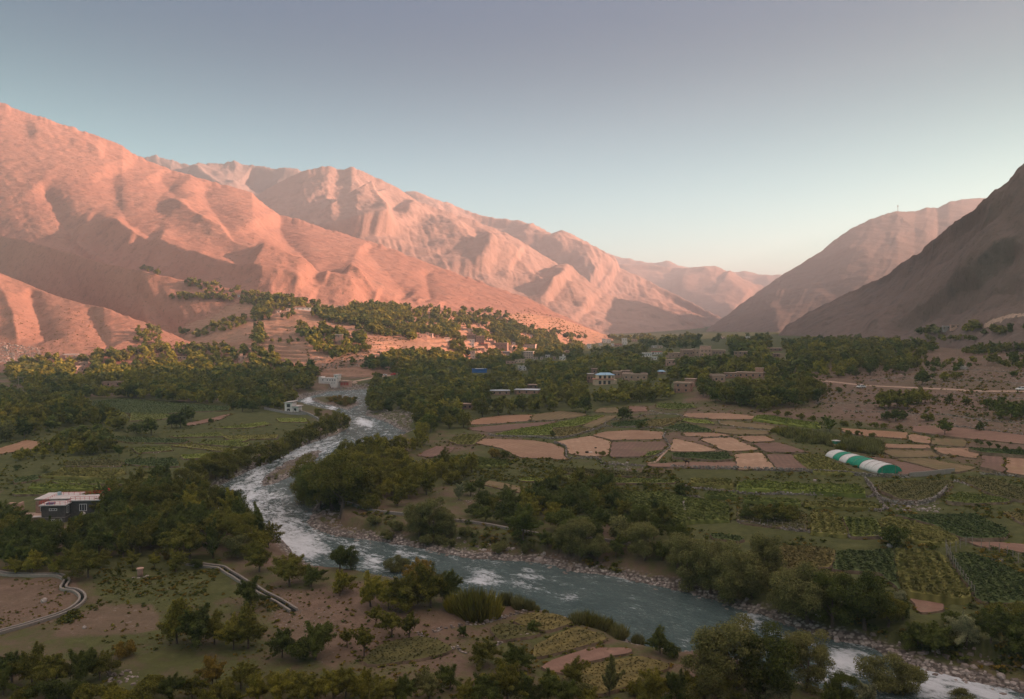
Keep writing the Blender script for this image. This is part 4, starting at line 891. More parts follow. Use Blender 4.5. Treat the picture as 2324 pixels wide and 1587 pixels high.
    ('M', (1272, 362, 1302, 380), 'pale hut right of the small upper hillside house', 'pale', 'roofmud', dict(wins=1, door=False)),
    ('M', (1350, 362, 1480, 374), 'long flat white shed on the upper hillside', 'white', 'roofwhite', dict(wins=3, door=False, depth=.2, name='shed', cat='shed')),
    ('M', (858, 246, 876, 266), 'tiny white hut on the high tree line of the hill', 'white', 'roofwhite', dict(wins=1, door=False, name='hut', cat='hut')),
    ('C', (1838, 236, 1892, 258), 'pinkish house on the terrace under the dark right mountain', 'pink', 'roofmud', dict(wins=2)),
    ('C', (1784, 250, 1834, 263), 'low white roofed shed left of the pinkish terrace house', 'grey', 'metal', dict(wins=1, name='shed', cat='shed')),
    ('J', (925, 428, 1020, 452), 'low tan wall house with a bright corner below the low reddish house', 'pink', 'roofmud', dict(wins=2, door=False)),
    ('J', (1400, 342, 1440, 372), 'tiny white hut right of the biggest mud building', 'white', 'roofwhite', dict(wins=1, door=False, name='hut', cat='hut')),
    ('J', (1640, 248, 1668, 268), 'single white dot of a house under the stony ridge end', 'white', 'roofwhite', dict(wins=1, door=False)),
    ('J', (1535, 222, 1592, 240), 'low pale house on the terrace under the stony ridge end', 'pale', 'roofmud', dict(wins=2, door=False)),
    ('J', (700, 158, 860, 182), 'long pale terrace house at the top of the village trees', 'pale', 'roofmud', dict(wins=3, door=False, depth=.3)),
    ('J', (1690, 545, 1745, 572), 'little lit house at the foot of the stacked pale house', 'pale', 'roofmud', dict(wins=2, door=False)),
    ('J', (1780, 550, 1820, 572), 'tiny pale hut between the stacked house and the small white houses', 'pale', 'roofwhite', dict(wins=1, door=False, name='hut', cat='hut')),
    ('J', (1955, 548, 1990, 572), 'tiny pinkish hut left of the white house with a roof room', 'pink', 'roofmud', dict(wins=1, door=False, name='hut', cat='hut')),
    ('J', (1310, 612, 1432, 630), 'long low wall room left of the cream house', 'pink', 'roofmud', dict(wins=2, door=False, depth=.3)),
    ('K', (700, 275, 730, 306), 'narrow white far house beside the tall one on the cluster right', 'white', 'roofwhite', dict(wins=1)),
    ('K', (30, 376, 70, 402), 'small pinkish lit house at the left of the sunlit far meadow', 'pink', 'roofmud', dict(wins=1)),
    ('K', (0, 440, 22, 490), 'white lit house cut by trees left of the sunlit far meadow', 'white', 'roofwhite', dict(wins=1)),
    ('C', (625, 437, 665, 456), 'brown hut in the trees right of the shaded village', 'brown', 'roofmud', dict(wins=1)),
    ('C', (592, 396, 682, 416), 'brown walled house in the trees at the mountain foot', 'brown', 'roofmud', dict(wins=3)),
]
for tg, rc, lb, wl, rf, kw in HOUSES: house(tg, (rc[0], rc[1], rc[2], rc[3]), lb, wl, rf, **kw)
# satellite dish on the brick house front
def dish(name, loc, rz, r, label):
    t = empty(name, loc, rz, label=label, cat='satellite dish')
    d = MB(); K = 14
    for i in range(4):
        for j in range(K): a = 2*math.pi*j/K; q = r*(i+.15)/3.15; d.v.append((q*math.cos(a), -.12+.35*q*q/r-.25*r, q*math.sin(a)))
    for i in range(3):
        for j in range(K): d.f.append((i*K+j, i*K+(j+1) % K, (i+1)*K+(j+1) % K, (i+1)*K+j))
    d.f.append(tuple(range(K))); o = d.build('dish', M['white'], t, True); s = o.modifiers.new('thick', 'SOLIDIFY'); s.thickness = .03
    MB().tube([(0, .3, -r*.4), (0, -.15, -.1), (0, -.7*r-.2, 0)], .03).build('arm', M['chrome'], t); return t
h, w, ht, d = place('K', 1340, 1420, 780, 800)
hb = [o for o in COL.objects if o.get('label', '').startswith('two storey brick house')][0]
dish('satellite_dish', hb.matrix_world.translation+Vector((.6, -3.4, 3.6)), R(20), .6, 'white satellite dish on the front of the two storey brick house')
# ---- the blue roofed house
def blue_house():
    h, w, ht, d = place('K', 345, 600, 625, 765); s = d/F*.2
    o = empty('two_storey_house', (h.x, h.y+3.5, drop(h.x, h.y)-.3), math.atan2(-h.x, h.y)*.5+R(8), label='cream two storey house with a pale blue hipped metal roof', cat='house')
    W2 = w*.46; H1 = ht*.46; H2 = ht*.83; D = 4.2
    MB().box(-W2, W2*.55, -D, D, -2, H1).box(W2*.55+.003, W2*1.15, -D+1.2, D, -2, H1-.1).build('lower_wall', M['cream'], o)
    MB().box(-W2-.6, W2*.8, -D-.5, D+.3, H1+.002, H1+.28).build('balcony_slab', plain('salmon_trim', (.55, .27, .2), .8, .1), o)
    MB().box(-W2*.72, W2*.9, -D+.9, D, H1+.282, H2).build('upper_wall', M['cream'], o)
    r = MB(); e = .5; x0, x1, y0, y1 = -W2*.72-e, W2*.9+e, -D+.9-e, D+e; n = len(r.v)
    r.v += [(x0, y0, H2), (x1, y0, H2), (x1, y1, H2), (x0, y1, H2), (x0+2.6, (y0+y1)/2, ht), (x1-2.6, (y0+y1)/2, ht)]
    r.f += [(0, 1, 5, 4), (1, 2, 5), (2, 3, 4, 5), (3, 0, 4), (3, 2, 1, 0)]
    r.build('roof', M['bluemetal'], o)
    MB().box(-.1, .1, y0+.4, y0+.6, H2+.1, H2+.9).build('chimney', M['tank'], o)
    for x in (-W2*.55, -W2*.1, W2*.35): window(o, 1.5, H1*.62, 'dframe', 2, (x, -D, H1*.5))
    for x in (-W2*.5, -W2*.05, W2*.4): window(o, 1.4, (H2-H1)*.66, 'dframe', 2, (x, -D+.9, (H1+H2)/2+.1))
    window(o, .7, 1., 'dframe', 1, (W2*.75, -D+.9, (H1+H2)/2+.2))
    MB().box(-W2-.6, W2*.8, -D-.5, -D-.42, H1+.282, H1+.75).build('balcony_rail', plain('salmon_rail', (.55, .27, .2), .8, .1), o)
blue_house()
h, w, ht, d = place('K', 1072, 1150, 605, 642)
o = empty('blue_roofed_hut', (h.x, h.y, h.z), .1, label='hut with a pale blue sheet roof between two tall trees', cat='hut')
MB().box(-w/2, w/2, -2, 2, -1, ht*.75).build('wall', M['mud'], o); r = MB(); r.v = [(-w/2-.3, -2.3, ht*.75), (w/2+.3, -2.3, ht*.75), (w/2+.3, 2.3, ht*.75), (-w/2-.3, 2.3, ht*.75), (-w/4, 0, ht+.5), (w/4, 0, ht+.5)]; r.f = [(0, 1, 5, 4), (1, 2, 5), (2, 3, 4, 5), (3, 0, 4), (3, 2, 1, 0)]; r.build('roof', M['bluemetal'], o)
window(o, .8, .8, loc=(0, -2, ht*.4))
# ---- the blue sheet shed
h, w, ht, d = place('J', 850, 1050, 705, 752)
o = empty('blue_shed', (h.x, h.y, h.z), .05, label='bright blue sheet covered shed among the trees under the village', cat='shed')
MB().box(-w/2, w/2, -2, 2, -1, ht).build('wall', M['tarp'], o); MB().box(-w/2-.4, w/2+.6, -2.5, 2.4, ht+.002, ht+.25).build('roof', M['tarp'], o); MB().box(-w*.3, w*.3, -2.3, 1.5, ht+.252, ht+.5).build('roof_sheet', M['metal'], o)
# ---- the dark house with red railings, bottom left
def red_house():
    h = hit(*Z('L', (880, 760))[0]); d = h.y; s = d/F*.13334*1.1
    o = empty('red_railed_house', (h.x, h.y+3.2, drop(h.x, h.y)-.3), R(6), label='dark grey two storey house with white roof terraces and bright red railings', cat='house')
    W = 350*s; H = (760-505)*s+.4; L1 = (740-680)*s
    MB().box(-W/2, W/2, -3.2, 4.5, -1.2, H).build('front_wall', M['dkgrey'], o)
    MB().box(W/2+.003, W/2+430*s, -.6, 4.5, -1.2, H+.35).build('side_wall', M['dkgrey'], o)
    MB().box(-W/2-215*s, -W/2-.003, .6, 5.2, -1.2, H+.2).build('rear_wall', M['brown'], o)
    MB().box(-W/2-.2, W/2+.02, -3.3, 4.4, H*.33, H*.33+.12).build('floor_band', M['grey'], o)
    roofs = ((-W/2-.35, W/2+.3, -3.6, 4.8, H+.002, H+.2), (W/2-.3, W/2+455*s, -1., 4.9, H+.352, H+.55), (-W/2-240*s, W/2-.2, .9, 7.5, H+.46, H+.62))
    for q in roofs: MB().box(*q).build('roof', M['roofwhite'], o)
    MB().box(-W/2-200*s, -W/2+1.6, 1.2, 7., H+.203, H+.458).build('roof_base', M['brown'], o)
    def rail(pts, zb, hh=.75):
        f = MB()
        for a, b in zip(pts, pts[1:]):
            a = Vector((*a, 0)); b = Vector((*b, 0)); n = max(2, int((b-a).length/.9))
            for k in range(n+1): p = a+(b-a)*k/n; f.tube([(p.x, p.y, zb), (p.x, p.y, zb+hh)], .035, 4)
            for zz_ in (.4, hh): f.tube([(a.x, a.y, zb+zz_), (b.x, b.y, zb+zz_)], .03, 4)
        f.build('railing', M['red'], o)
    rail([(-W/2-.25, 4.4), (-W/2-.25, -3.5), (W/2+.2, -3.5), (W/2+.2, -1.2)], H+.2)
    rail([(W/2+.2, -.9), (W/2+440*s, -.9), (W/2+440*s, 4.8), (W/2-.2, 4.8)], H+.55)
    rail([(-W/2, 4.6), (W/2-.3, 4.6)], H+.62, .6)
    window(o, 1.6, .5, 'frame', 2, (.0, -3.2, H*.78)); window(o, 1.3, .5, 'frame', 2, (-.1, -3.2, H*.2)); window(o, .5, .5, 'frame', 0, (1.5, -3.2, H*.2))
    window(o, 1.5, 1.5, 'frame', 2, (W/2+190*s, -.6, H*.72)); window(o, 1., 1.5, 'frame', 1, (W/2, -1.9, H*.72), R(90)); window(o, .8, 1., 'frame', 1, (-W/2-115*s, .6, H*.6))
    t = MB(); t.tube([(-W*.45, 4.6, H+.62), (-W*.45, 4.6, H+1.3)], .42, 10); t.build('water_tank', M['tank'], o)
    MB().box(-W*.32, -W*.02, -3., -1.8, H+.202, H+.5).build('solar_panel', plain('blue_panel', (.05, .09, .2), .25, .1, 1, 0, .5), o)
    MB().blob((W/2+430*s, 4.7, H+1.6), .35, 1, .1).build('red_bundle', M['red'], o)
    dish('satellite_dish', o.matrix_world.translation+Vector((W/2+230*s+h.x*0, -1.0, H*.3)), R(30), .45, 'white satellite dish on the side wall of the red railed house').location = Vector((h.x+W/2+230*s, h.y+2.2, o.location.z+H*.42))
    # flat mud sheds and ruin on its left
    p = empty('mud_shed', (h.x-W/2-2.6, h.y+1.2, o.location.z), R(14), label='low mud shed with a patched flat roof left of the red railed house', cat='shed')
    MB().box(-2.4, 2.2, -1.6, 2.2, -1, H*.34).build('wall', M['mud'], p); MB().box(-2.8, 2.4, -2., 2.6, H*.34+.002, H*.34+.2).build('roof', M['roofmud'], p); MB().box(.8, 2.6, -2.3, -.9, H*.34+.202, H*.34+.28).build('roof_sheet', M['roofwhite'], p)
    window(p, .6, .6, loc=(-.6, -1.6, H*.15))
    hr = hit(*Z('L', (90, 640))[0])
    p = empty('mud_ruin', (hr.x, hr.y+1.5, drop(hr.x, hr.y)-.2), R(4), label='roofless mud ruin with an empty doorway at the left edge', cat='ruin')
    hh = (640-455)*s*1.05; b = MB(); b.box(-1.4, -.55, -.3, .3, -1, hh*.82); b.box(.0, 1.25, -.3, .3, -1, hh); b.box(-.553, .003, -.28, .28, hh*.62, hh*.9); b.box(-3.5, -1.403, -.3, .3, -1, hh*.75); b.box(.85, 1.24, .303, 3.5, -1, hh*.8); b.build('ruined_wall', M['pink'], p)
    MB().box(-.55, 0, .05, .12, -.2, hh*.62).build('door', M['dframe'], p)
red_house()
# ---- the white river house with its garden wall
def river_house():
    h = hit(*Z('G', (265, 915))[0]); d = h.y; s = d/F*.13334
    o = empty('river_house', (h.x, h.y+3, drop(h.x, h.y)-.2), R(-4), label='small white two storey house with a slanting roof by the river bend', cat='house')
    H = 170*s
    MB().box(-65*s, 68*s, -2.6, 3, -1, H*.95).build('tower_wall', M['white'], o)
    MB().box(68*s+.003, 165*s, -2.2, 3, -1, H*.52).build('wing_wall', M['white'], o)
    r = MB(); r.box(-75*s, 90*s, -3.2, 3.5, H*.95+.002, H*.95+.25); r.v = [(x, y, z+(.5 if x > 0 else 0)) for x, y, z in r.v]; r.build('roof', M['roofwhite'], o)
    MB().box(50*s, 185*s, -2.9, 3.5, H*.52+.256, H*.52+.5).build('roof', M['roofwhite'], o)
    window(o, 60*s, 55*s, 'dframe', 2, (0, -2.6, H*.68)); window(o, 50*s, 45*s, 'dframe', 1, (0, -2.6, H*.25)); window(o, 40*s, 45*s, 'dframe', 1, (110*s, -2.2, H*.27))
    c = MB()
    for k in range(4): c.box((-60+k*55)*s, (-50+k*55)*s, -3.1, -2.9, -1, H*.22)
    c.build('porch_post', M['white'], o)
river_house()
def strip_wall(name, tg, pts, hgt, th, mat, label, cat, top=None, lift=0):
    """a smooth cement wall along photo points"""
    P = [hit(*p) for p in smooth_line(Z(tg, *pts), 4)]; P = [p for p in P if p is not None]; b = MB(); P = [Vector((p.x, p.y, drop(p.x, p.y)+lift)) for p in P]
    n0 = None
    for i, p in enumerate(P):
        t = (P[min(i+1, len(P)-1)]-P[max(i-1, 0)]); t.z = 0; t.normalize(); q = Vector((-t.y, t.x, 0))*th/2
        b.v += [tuple(p-q+Vector((0, 0, -.8))), tuple(p+q+Vector((0, 0, -.8))), tuple(p+q+Vector((0, 0, hgt))), tuple(p-q+Vector((0, 0, hgt)))]
    for i in range(len(P)-1):
        a = 4*i; c = a+4
        for j in range(4): b.f.append((a+j, a+(j+1) % 4, c+(j+1) % 4, c+j))
    b.f += [(3, 2, 1, 0), tuple(len(b.v)-4+j for j in range(4))]
    o = b.build(name, M[mat]); tag(o, label, cat); return o
strip_wall('garden_wall', 'G', [(-150, 870), (0, 900), (150, 930), (330, 960), (560, 965)], 1.1, .35, 'grey', 'grey garden wall in front of the white river house', 'wall')
strip_wall('embankment_wall', 'G', [(400, 880), (500, 925), (600, 960), (700, 1010), (780, 1060)], .9, .5, 'grey', 'sloping cement wall running from the river house to the willows', 'wall')
strip_wall('embankment_wall', 'G', [(960, 1330), (1060, 1290), (1160, 1240), (1240, 1205)], 1.2, .8, 'pale', 'pale cement embankment below the left bank willows', 'wall')
strip_wall('canal_wall', 'E', [(-300, 130), (-100, 205), (20, 250), (220, 312), (430, 336)], .55, .5, 'wpost', 'left stretch of the grey canal edge above the pebble bank', 'wall')
strip_wall('canal_wall', 'E', [(740, 378), (860, 388), (1000, 410), (1160, 440), (1340, 472)], .55, .5, 'wpost', 'middle stretch of the grey canal edge above the pebble bank', 'wall')
strip_wall('canal_wall', 'E', [(1420, 486), (1600, 500), (1800, 515), (1970, 545)], .55, .5, 'wpost', 'right stretch of the grey canal edge behind the willows', 'wall')
strip_wall('retaining_wall', 'C', [(1545, 1275), (1640, 1268), (1760, 1255), (1850, 1246)], 1.2, .35, 'wpost', 'smooth grey cement wall right of the striped greenhouse', 'wall')
strip_wall('field_wall', 'F', [(-15, 300), (5, 260), (15, 330), (40, 385)][1:], .9, .4, 'wpost', 'short upright cement channel left of the small orchard', 'wall')
# ---- lit building over the river, the red shops
def long_white():
    h = hit(*Z('G', (960, 442))[0]); d = h.y; s = d/F*.13334
    o = empty('roadside_inn', (h.x, h.y+3, h.z), R(-14), label='long whitewashed building with two rows of windows above the river bank', cat='building')
    H = 100*s
    MB().box(-130*s, 150*s, -3, 3, -3, H).build('wall', M['white'], o); MB().box(-185*s, -130*s-.003, -2.8, 2.5, -3, H*1.25).build('stair_wall', M['white'], o)
    MB().box(-130*s+.003, 150*s, -3.15, 3.15, H+.002, H+.2).build('roof', M['roofwhite'], o); MB().box(95*s, 165*s, -2.5, 2.8, H+.203, H*1.62).build('roof_room', M['white'], o); MB().box(85*s, 175*s, -2.8, 3.1, H*1.62+.002, H*1.62+.2).build('roof', M['roofwhite'], o)
    for k, x in enumerate((-105, -20, 30, 75, 120)): window(o, 18*s, 24*s, 'dframe', 1, (x*s, -3, H*.72))
    for k, x in enumerate((-60, -25, 10, 65, 110)): window(o, 15*s, 12*s, 'dframe', 0, (x*s, -3, H*.22))
    window(o, 16*s, 22*s, 'dframe', 1, (130*s, -2.5, H*1.35))
    q = empty('shop_row', (h.x+260*s, h.y+3.5, h.z-.5), R(-14), label='row of faded red shop shutters beside the long white building', cat='shop')
    MB().box(-80*s, 80*s, -2, 3, -2, 55*s).build('wall', M['pink'], q); MB().box(-95*s, 60*s, -2.6, 3.4, 55*s+.002, 55*s+.5).build('roof', M['roofmud'], q)
    for k in range(3): MB().box((-70+k*50)*s, (-28+k*50)*s, -2.08, -1.98, -.3, 42*s).build('shutter', M['redwood'], q)
long_white()
# ---- far mosque
h, w, ht, d = place('K', 1760, 1840, 215, 242)
o = empty('mosque', (h.x, h.y, h.z-.5), 0, label='tiny far mosque with a dome and minaret under the hazy mountain', cat='mosque')
MB().box(-w/2, w/2, -4, 4, -2, ht*.55).build('hall', M['pink'], o); MB().blob((0, 0, ht*.55), w*.16, 2, 0).build('dome', M['pale'], o, True); MB().tube([(w*.3, 0, 0), (w*.3, 0, ht*1.1), (w*.3, 0, ht*1.3)], [w*.04, w*.04, .1], 8).build('minaret', M['pale'], o)
window(o, 1.5, 2, loc=(-w*.2, -4, ht*.3)); window(o, 1.5, 2, loc=(w*.2, -4, ht*.3))
# ---- greenhouse tunnel
def greenhouse():
    z0 = float(hit_base(*Z('N', (1330, 715))[0])[2])+.15
    A = Vector(on_level(*Z('N', (110, 412))[0], z0)); B = Vector(on_level(*Z('N', (1125, 722))[0], z0)); C_ = Vector(on_level(*Z('N', (1550, 690))[0], z0))
    L = (B-A).length; W = (C_-B).length; ax = (B-A).normalized(); cr = (C_-B).normalized(); cr = (cr-ax*cr.dot(ax)).normalized(); W = max(5., min(W, 7.5))
    d = B.y; H = 175*.11667*d/F
    o = empty('greenhouse', (0, 0, 0), 0, label='rounded plastic greenhouse tunnel in white and emerald green stripes', cat='greenhouse')
    mw = NT('milky_plastic_film', .45, .4); mw.color(mw.ramp(mw.noise(1.4, 5, .6, dist=1.5), [(.3, (.52, .53, .52)), (.7, (.72, .71, .68))])); mg = NT('green_shade_net', .7, .2); mg.color(mg.ramp(mg.noise(1.1, 4, .6, dist=1.), [(.3, (.012, .2, .125)), (.7, (.03, .31, .2))]))
    K = 14
    def arc(t, sag=1.): 
        out = []
        for j in range(K+1):
            a = math.pi*j/K; c = A+ax*(L*t)+cr*(W/2-math.cos(a)*W/2)+Vector((0, 0, math.sin(a)**.85*H*sag)); out.append(tuple(c))
        return out
    cuts = [(0, .155, mw), (.155, .285, mg), (.285, .43, mw), (.43, .68, mg), (.68, .775, mw), (.775, 1., mw)]
    for i, (t0, t1, mt) in enumerate(cuts):
        b = MB(); n = max(3, int((t1-t0)*40)); up = .006*(i % 2)
        for k in range(n+1):
            t = t0+(t1-t0)*k/n; b.v += [tuple(Vector(p)+Vector((0, 0, .02*(i % 2)))) for p in arc(t, 1-.02*abs(math.sin(t*L*math.pi/2.)))]
        for k in range(n):
            for j in range(K): b.f.append((k*(K+1)+j, k*(K+1)+j+1, (k+1)*(K+1)+j+1, (k+1)*(K+1)+j))
        q = b.build('film_panel' if mt is mw else 'shade_net_panel', mt.m, o, True); s_ = q.modifiers.new('thick', 'SOLIDIFY'); s_.thickness = .03
    for t, nm in ((0., 'rear_wall'), (1., 'front_wall')):
        b = MB(); p = [Vector(v)-Vector((0, 0, .03)) for v in arc(t, .985)]; b.v = [tuple(v) for v in p]+[tuple(v+ax*.05) for v in p]
        b.f = [tuple(range(K+1)), tuple(reversed(range(K+1, 2*K+2)))]+[(j, j+1, K+2+j, K+1+j) for j in range(K)]
        q = b.build(nm, mg.m, o)
        if t == 1.:
            for nx in (.32, .66): a0 = arc(1.)[int(K*nx)]; MB().tube([(a0[0]+ax.x*.08, a0[1]+ax.y*.08, z0), (a0[0]+ax.x*.08, a0[1]+ax.y*.08, a0[2]-.05)], .05, 5).build('hoop_post', M['wood'], o)
    for t in (0, .155, .285, .43, .555, .68, .775, .89, 1.): MB().tube(arc(t, 1.012), .05, 5).build('hoop', M['wood'] if t in (.555,) else M['wpost'], o)
greenhouse()
h, w, ht, d = place('N', 245, 410, 68, 192)
o = empty('guard_hut', (h.x, h.y, h.z), R(18), label='small hut with a green band and white roof by the reed bed', cat='hut')
w *= .62; MB().box(-w/2, w/2, -w/2, w/2, -.3, ht*.45).build('lower_wall', M['pink'], o); MB().box(-w/2-.02, w/2+.02, -w/2-.02, w/2+.02, ht*.45+.003, ht*.92).build('upper_wall', plain('green_boards', (.05, .2, .13), .7, .2), o); MB().box(-w/2-.15, w/2+.15, -w/2-.15, w/2+.15, ht*.92+.002, ht).build('roof', M['roofwhite'], o); window(o, .5, .5, 'frame', 0, (w/2+.02, 0, ht*.68), R(90))
# ---- stone pillar, boulders
h = hit(*Z('D', (955, 752))[0]); k = h.y/F*.33335
o = empty('brick_pillar', (h.x, h.y, h.z-.1), .3, label='round brick well pillar on the grass between foreground trees', cat='pillar')
MB().tube([(0, 0, -.2), (0, 0, 55*k)], 19*k, 14).build('shaft', M['brown'], o, True); MB().tube([(0, 0, 55*k+.002), (0, 0, 62*k)], 23*k, 14).build('rim', M['pink'], o)
b = MB(); [b.box(x, x+.5, y, y+.4, -.1, .15) for x, y in ((-1.2, -.6), (.5, -.9), (-.4, -1.1), (.8, -.2))]; b.build('loose_slab', M['stone'], o)
ROCKS = [('D', (300, 925), 50, 'grey pointed boulder on the bare ground inside the canal loop'), ('D', (575, 1105), 36, 'flat bluish rock on the bare ground below the canal loop'), ('D', (2130, 640), 35, 'reddish boulder at the water edge near the round willow'), ('E', (1270, 775), 16, 'brown rock in the rapids with foam round it'),
         ('E', (1740, 685), 20, 'pale boulder at the upper end of the pebble bank'), ('E', (1845, 700), 16, 'dark boulder on the shore under the willows'), ('F', (415, 955), 40, 'light boulder on the shore below the willow gap'), ('F', (500, 1000), 26, 'smaller boulder right of the light shore boulder'), ('F', (1050, 1200), 50, 'large grey boulder by the narrow of the river'), ('F', (2170, 1440), 60, 'long pale boulder on the stony bank at lower right'), ('F', (2250, 1490), 45, 'round boulder at the lower right water edge'),
         ('F', (1540, 285), 34, 'slanted slab on the rubble under the curved stone wall'), ('F', (1640, 300), 30, 'grey slab at the foot of the curved stone wall'), ('F', (1410, 550), 44, 'grey boulder under the lone dark bush'), ('C', (900, 1300), 26, 'pale round stone on the bank below the greenhouse'), ('C', (1900, 540), 60, 'big white boulder pile on the right slope'), ('B', (1850, 1190), 26, 'white boulder on the bank below the ploughed plot'), ('B', (1945, 1180), 22, 'tall pale boulder below the ploughed plot'), ('B', (1985, 1195), 20, 'right pale boulder below the ploughed plot'), ('A', (2005, 800), 30, 'grey rock at the tip of the gravel island')]
for tg, p, s, lb in ROCKS:
    h = hit(*Z(tg, p)[0]); r = s*ZOOM[tg][2]*h.y/F/2
    b = MB().blob((0, 0, r*.25), r, 2, .16, sq=(1.1, .9, .75)); q = b.build('boulder', M['stone'] if 'reddish' not in lb else M['brick']); q.location = (h.x, h.y, h.z); q.rotation_euler = (0, 0, random.random()*6); tag(q, lb, 'boulder')
# ---- dry stone walls
def stone_wall(tg, pts, hgt, label, th=.5, size=.36):
    L = smooth_line(Z(tg, *pts), 5); P = [Vector(hit_base(*p)) for p in L]; b = MB()
    for p, q in zip(P, P[1:]):
        n = max(1, int((q-p).length/(size*.8)))
        for k in range(n):
            c = p+(q-p)*(k+random.random()*.6)/n; z = max(drop(c.x, c.y), c.z-.6)-.1; t = (q-p); ang = math.atan2(t.y, t.x)
            rows = max(1, int(hgt/size*1.25+random.uniform(-.6, .5)))
            for r in range(rows):
                s = size*random.uniform(.55, 1.15); a = ang+random.uniform(-.4, .4); o_ = Vector((random.gauss(0, th*.22), random.gauss(0, th*.22), 0)); w, d_, h_ = s*random.uniform(.5, .8), s*random.uniform(.4, .65), s*random.uniform(.32, .5); zc = z+(r+.4)*size*.78
                n0 = len(b.v)
                for sx, sy, sz in ((-1, -1, -1), (1, -1, -1), (1, 1, -1), (-1, 1, -1), (-1, -1, 1), (1, -1, 1), (1, 1, 1), (-1, 1, 1)):
                    j = 1-random.random()*.35; x, y = sx*w*j, sy*d_*j
                    b.v.append((c.x+o_.x+x*math.cos(a)-y*math.sin(a), c.y+o_.y+x*math.sin(a)+y*math.cos(a), zc+sz*h_*j))
                b.f += [tuple(n0+i for i in f) for f in ((3, 2, 1, 0), (4, 5, 6, 7), (0, 1, 5, 4), (1, 2, 6, 5), (2, 3, 7, 6), (3, 0, 4, 7))]
    o = b.build('stone_wall', M['stone']); tag(o, label, 'stone wall', 'dry stone walls between the terraces'); return o
WALLS = [('B', [(830, 922), (1000, 917), (1200, 900), (1490, 888)], .5, 'low stone wall under the orange stubble strip'),
         ('B', [(1000, 985), (1040, 1000), (1200, 1006), (1440, 1018)], 1., 'tall straight stone wall under the bright green wedge'),
         ('B', [(1440, 1018), (1560, 1001), (1660, 968), (1760, 943), (1800, 932)], .9, 'curving stone wall right of the bright green wedge'),
         ('B', [(1450, 1040), (1528, 1070), (1530, 1125), (1560, 1150), (1700, 1147), (1770, 1162)], .9, 'stone wall round the left corner of the pale stubble plot'),
         ('B', [(1800, 932), (1960, 937), (2160, 946), (2320, 967)], .8, 'stone wall behind the middle stubble plots'),
         ('B', [(1795, 920), (1805, 893), (1860, 882), (2000, 868), (2060, 852), (2160, 848)], .6, 'looping stone wall round the walled plot'),
         ('B', [(2095, 822), (2180, 842), (2324, 856), (2420, 868)], .6, 'thin stone wall between the two right upper strips'),
         ('B', [(2208, 965), (2195, 1000), (2225, 1040), (2238, 1072), (2180, 1122), (2110, 1150)], .7, 'stone wall along the footpath right of the ploughed plot'),
         ('C', [(-560, 1190), (-400, 1196), (-250, 1203)], .8, 'rubble wall below the dark bundles'),
         ('C', [(-80, 1212), (150, 1220), (370, 1227), (650, 1238)], 1.2, 'long stone wall below the donkey'),
         ('C', [(650, 1238), (900, 1252), (1100, 1265), (1250, 1277), (1540, 1280)], 1.3, 'long stone wall in front of the greenhouse'),
         ('C', [(1250, 1308), (1290, 1350), (1330, 1412), (1390, 1445), (1520, 1462), (1640, 1455), (1740, 1415), (1800, 1350)], 1.3, 'deep curved stone wall right of the maize terraces'),
         ('C', [(0, 1345), (200, 1368), (500, 1397), (820, 1400), (1260, 1408), (1290, 1392)], .8, 'stone wall under the long maize strip'),
         ('C', [(0, 1405), (200, 1418), (320, 1425)], .6, 'short stone wall above the wide green plot'),
         ('C', [(880, 1478), (1000, 1492), (1200, 1500), (1350, 1508), (1372, 1485)], .9, 'rounded stone wall end right of the third terrace'),
         ('C', [(1240, 1290), (1290, 1360), (1350, 1440), (1400, 1500)], .7, 'stone lined path edge descending beside the maize terraces'),
         ('F', [(370, 392), (600, 425), (840, 460), (1100, 492), (1390, 502)], .9, 'long stone wall below the fenced plots'),
         ('F', [(1560, 350), (1660, 385), (1800, 432), (1890, 492)], .5, 'stone row between the yellow plot and the potato plot'),
         ('E', [(620, 1140), (730, 1105), (850, 1080), (960, 1078), (1150, 1022), (1290, 982)], .6, 'foreground stone wall leading to the vegetable rows'),
         ('E', [(1060, 1222), (1160, 1172), (1250, 1160), (1320, 1148)], .6, 'short foreground stone wall above the brown slope'),
         ('E', [(510, 1147), (600, 1172), (680, 1205), (760, 1242), (850, 1282)], .5, 'sunken stone row right of the three orchard trees'),
         ('C', [(0, 862), (230, 882), (260, 912), (430, 942), (640, 955)], .5, 'low wall between the thin sliver and the olive strip'),
         ('C', [(1440, 1140), (1600, 1142), (1760, 1146)], .5, 'low dark wall behind the greenhouse plot'),
         ('C', [(1080, 964), (1200, 990), (1530, 1016)], .5, 'low wall under the orange strip by the reeds'),
         ('C', [(900, 780), (940, 760), (1000, 715), (1060, 710)], .6, 'rough stone line on the slope right of the big thicket'),
         ('C', [(0, 985), (180, 1003), (330, 996)], .5, 'low stone wall above the pale middle plots'),
         ('C', [(2030, 1250), (2200, 1265), (2420, 1290)], .8, 'dark stone wall at the right edge below the fields'),
         ('C', [(1000, 700), (1300, 705), (1700, 722), (2100, 735), (2420, 745)], .55, 'broken stone row just below the dirt track on the right slope'),
         ('C', [(930, 775), (1200, 770), (1330, 780)], .55, 'stone row left of the dark clump on the right slope'),
         ('C', [(1250, 620), (1500, 600), (1800, 610), (2100, 625), (2420, 640)], .55, 'stone row above the dirt track on the right slope'),
         ('C', [(1620, 560), (1900, 545), (2200, 560), (2420, 575)], .6, 'upper stone row under the white boulder pile'),
         ('C', [(1100, 830), (1500, 845), (1800, 860), (2100, 900), (2420, 920)], .6, 'stone row between the slope and the upper fields'),
         ('C', [(1560, 925), (1900, 930), (2420, 990)], .5, 'low wall above the plot of the lone round tree'),
         ('C', [(1850, 1290), (1905, 1315), (1950, 1340)], .5, 'short stone steps right of the cement wall')]
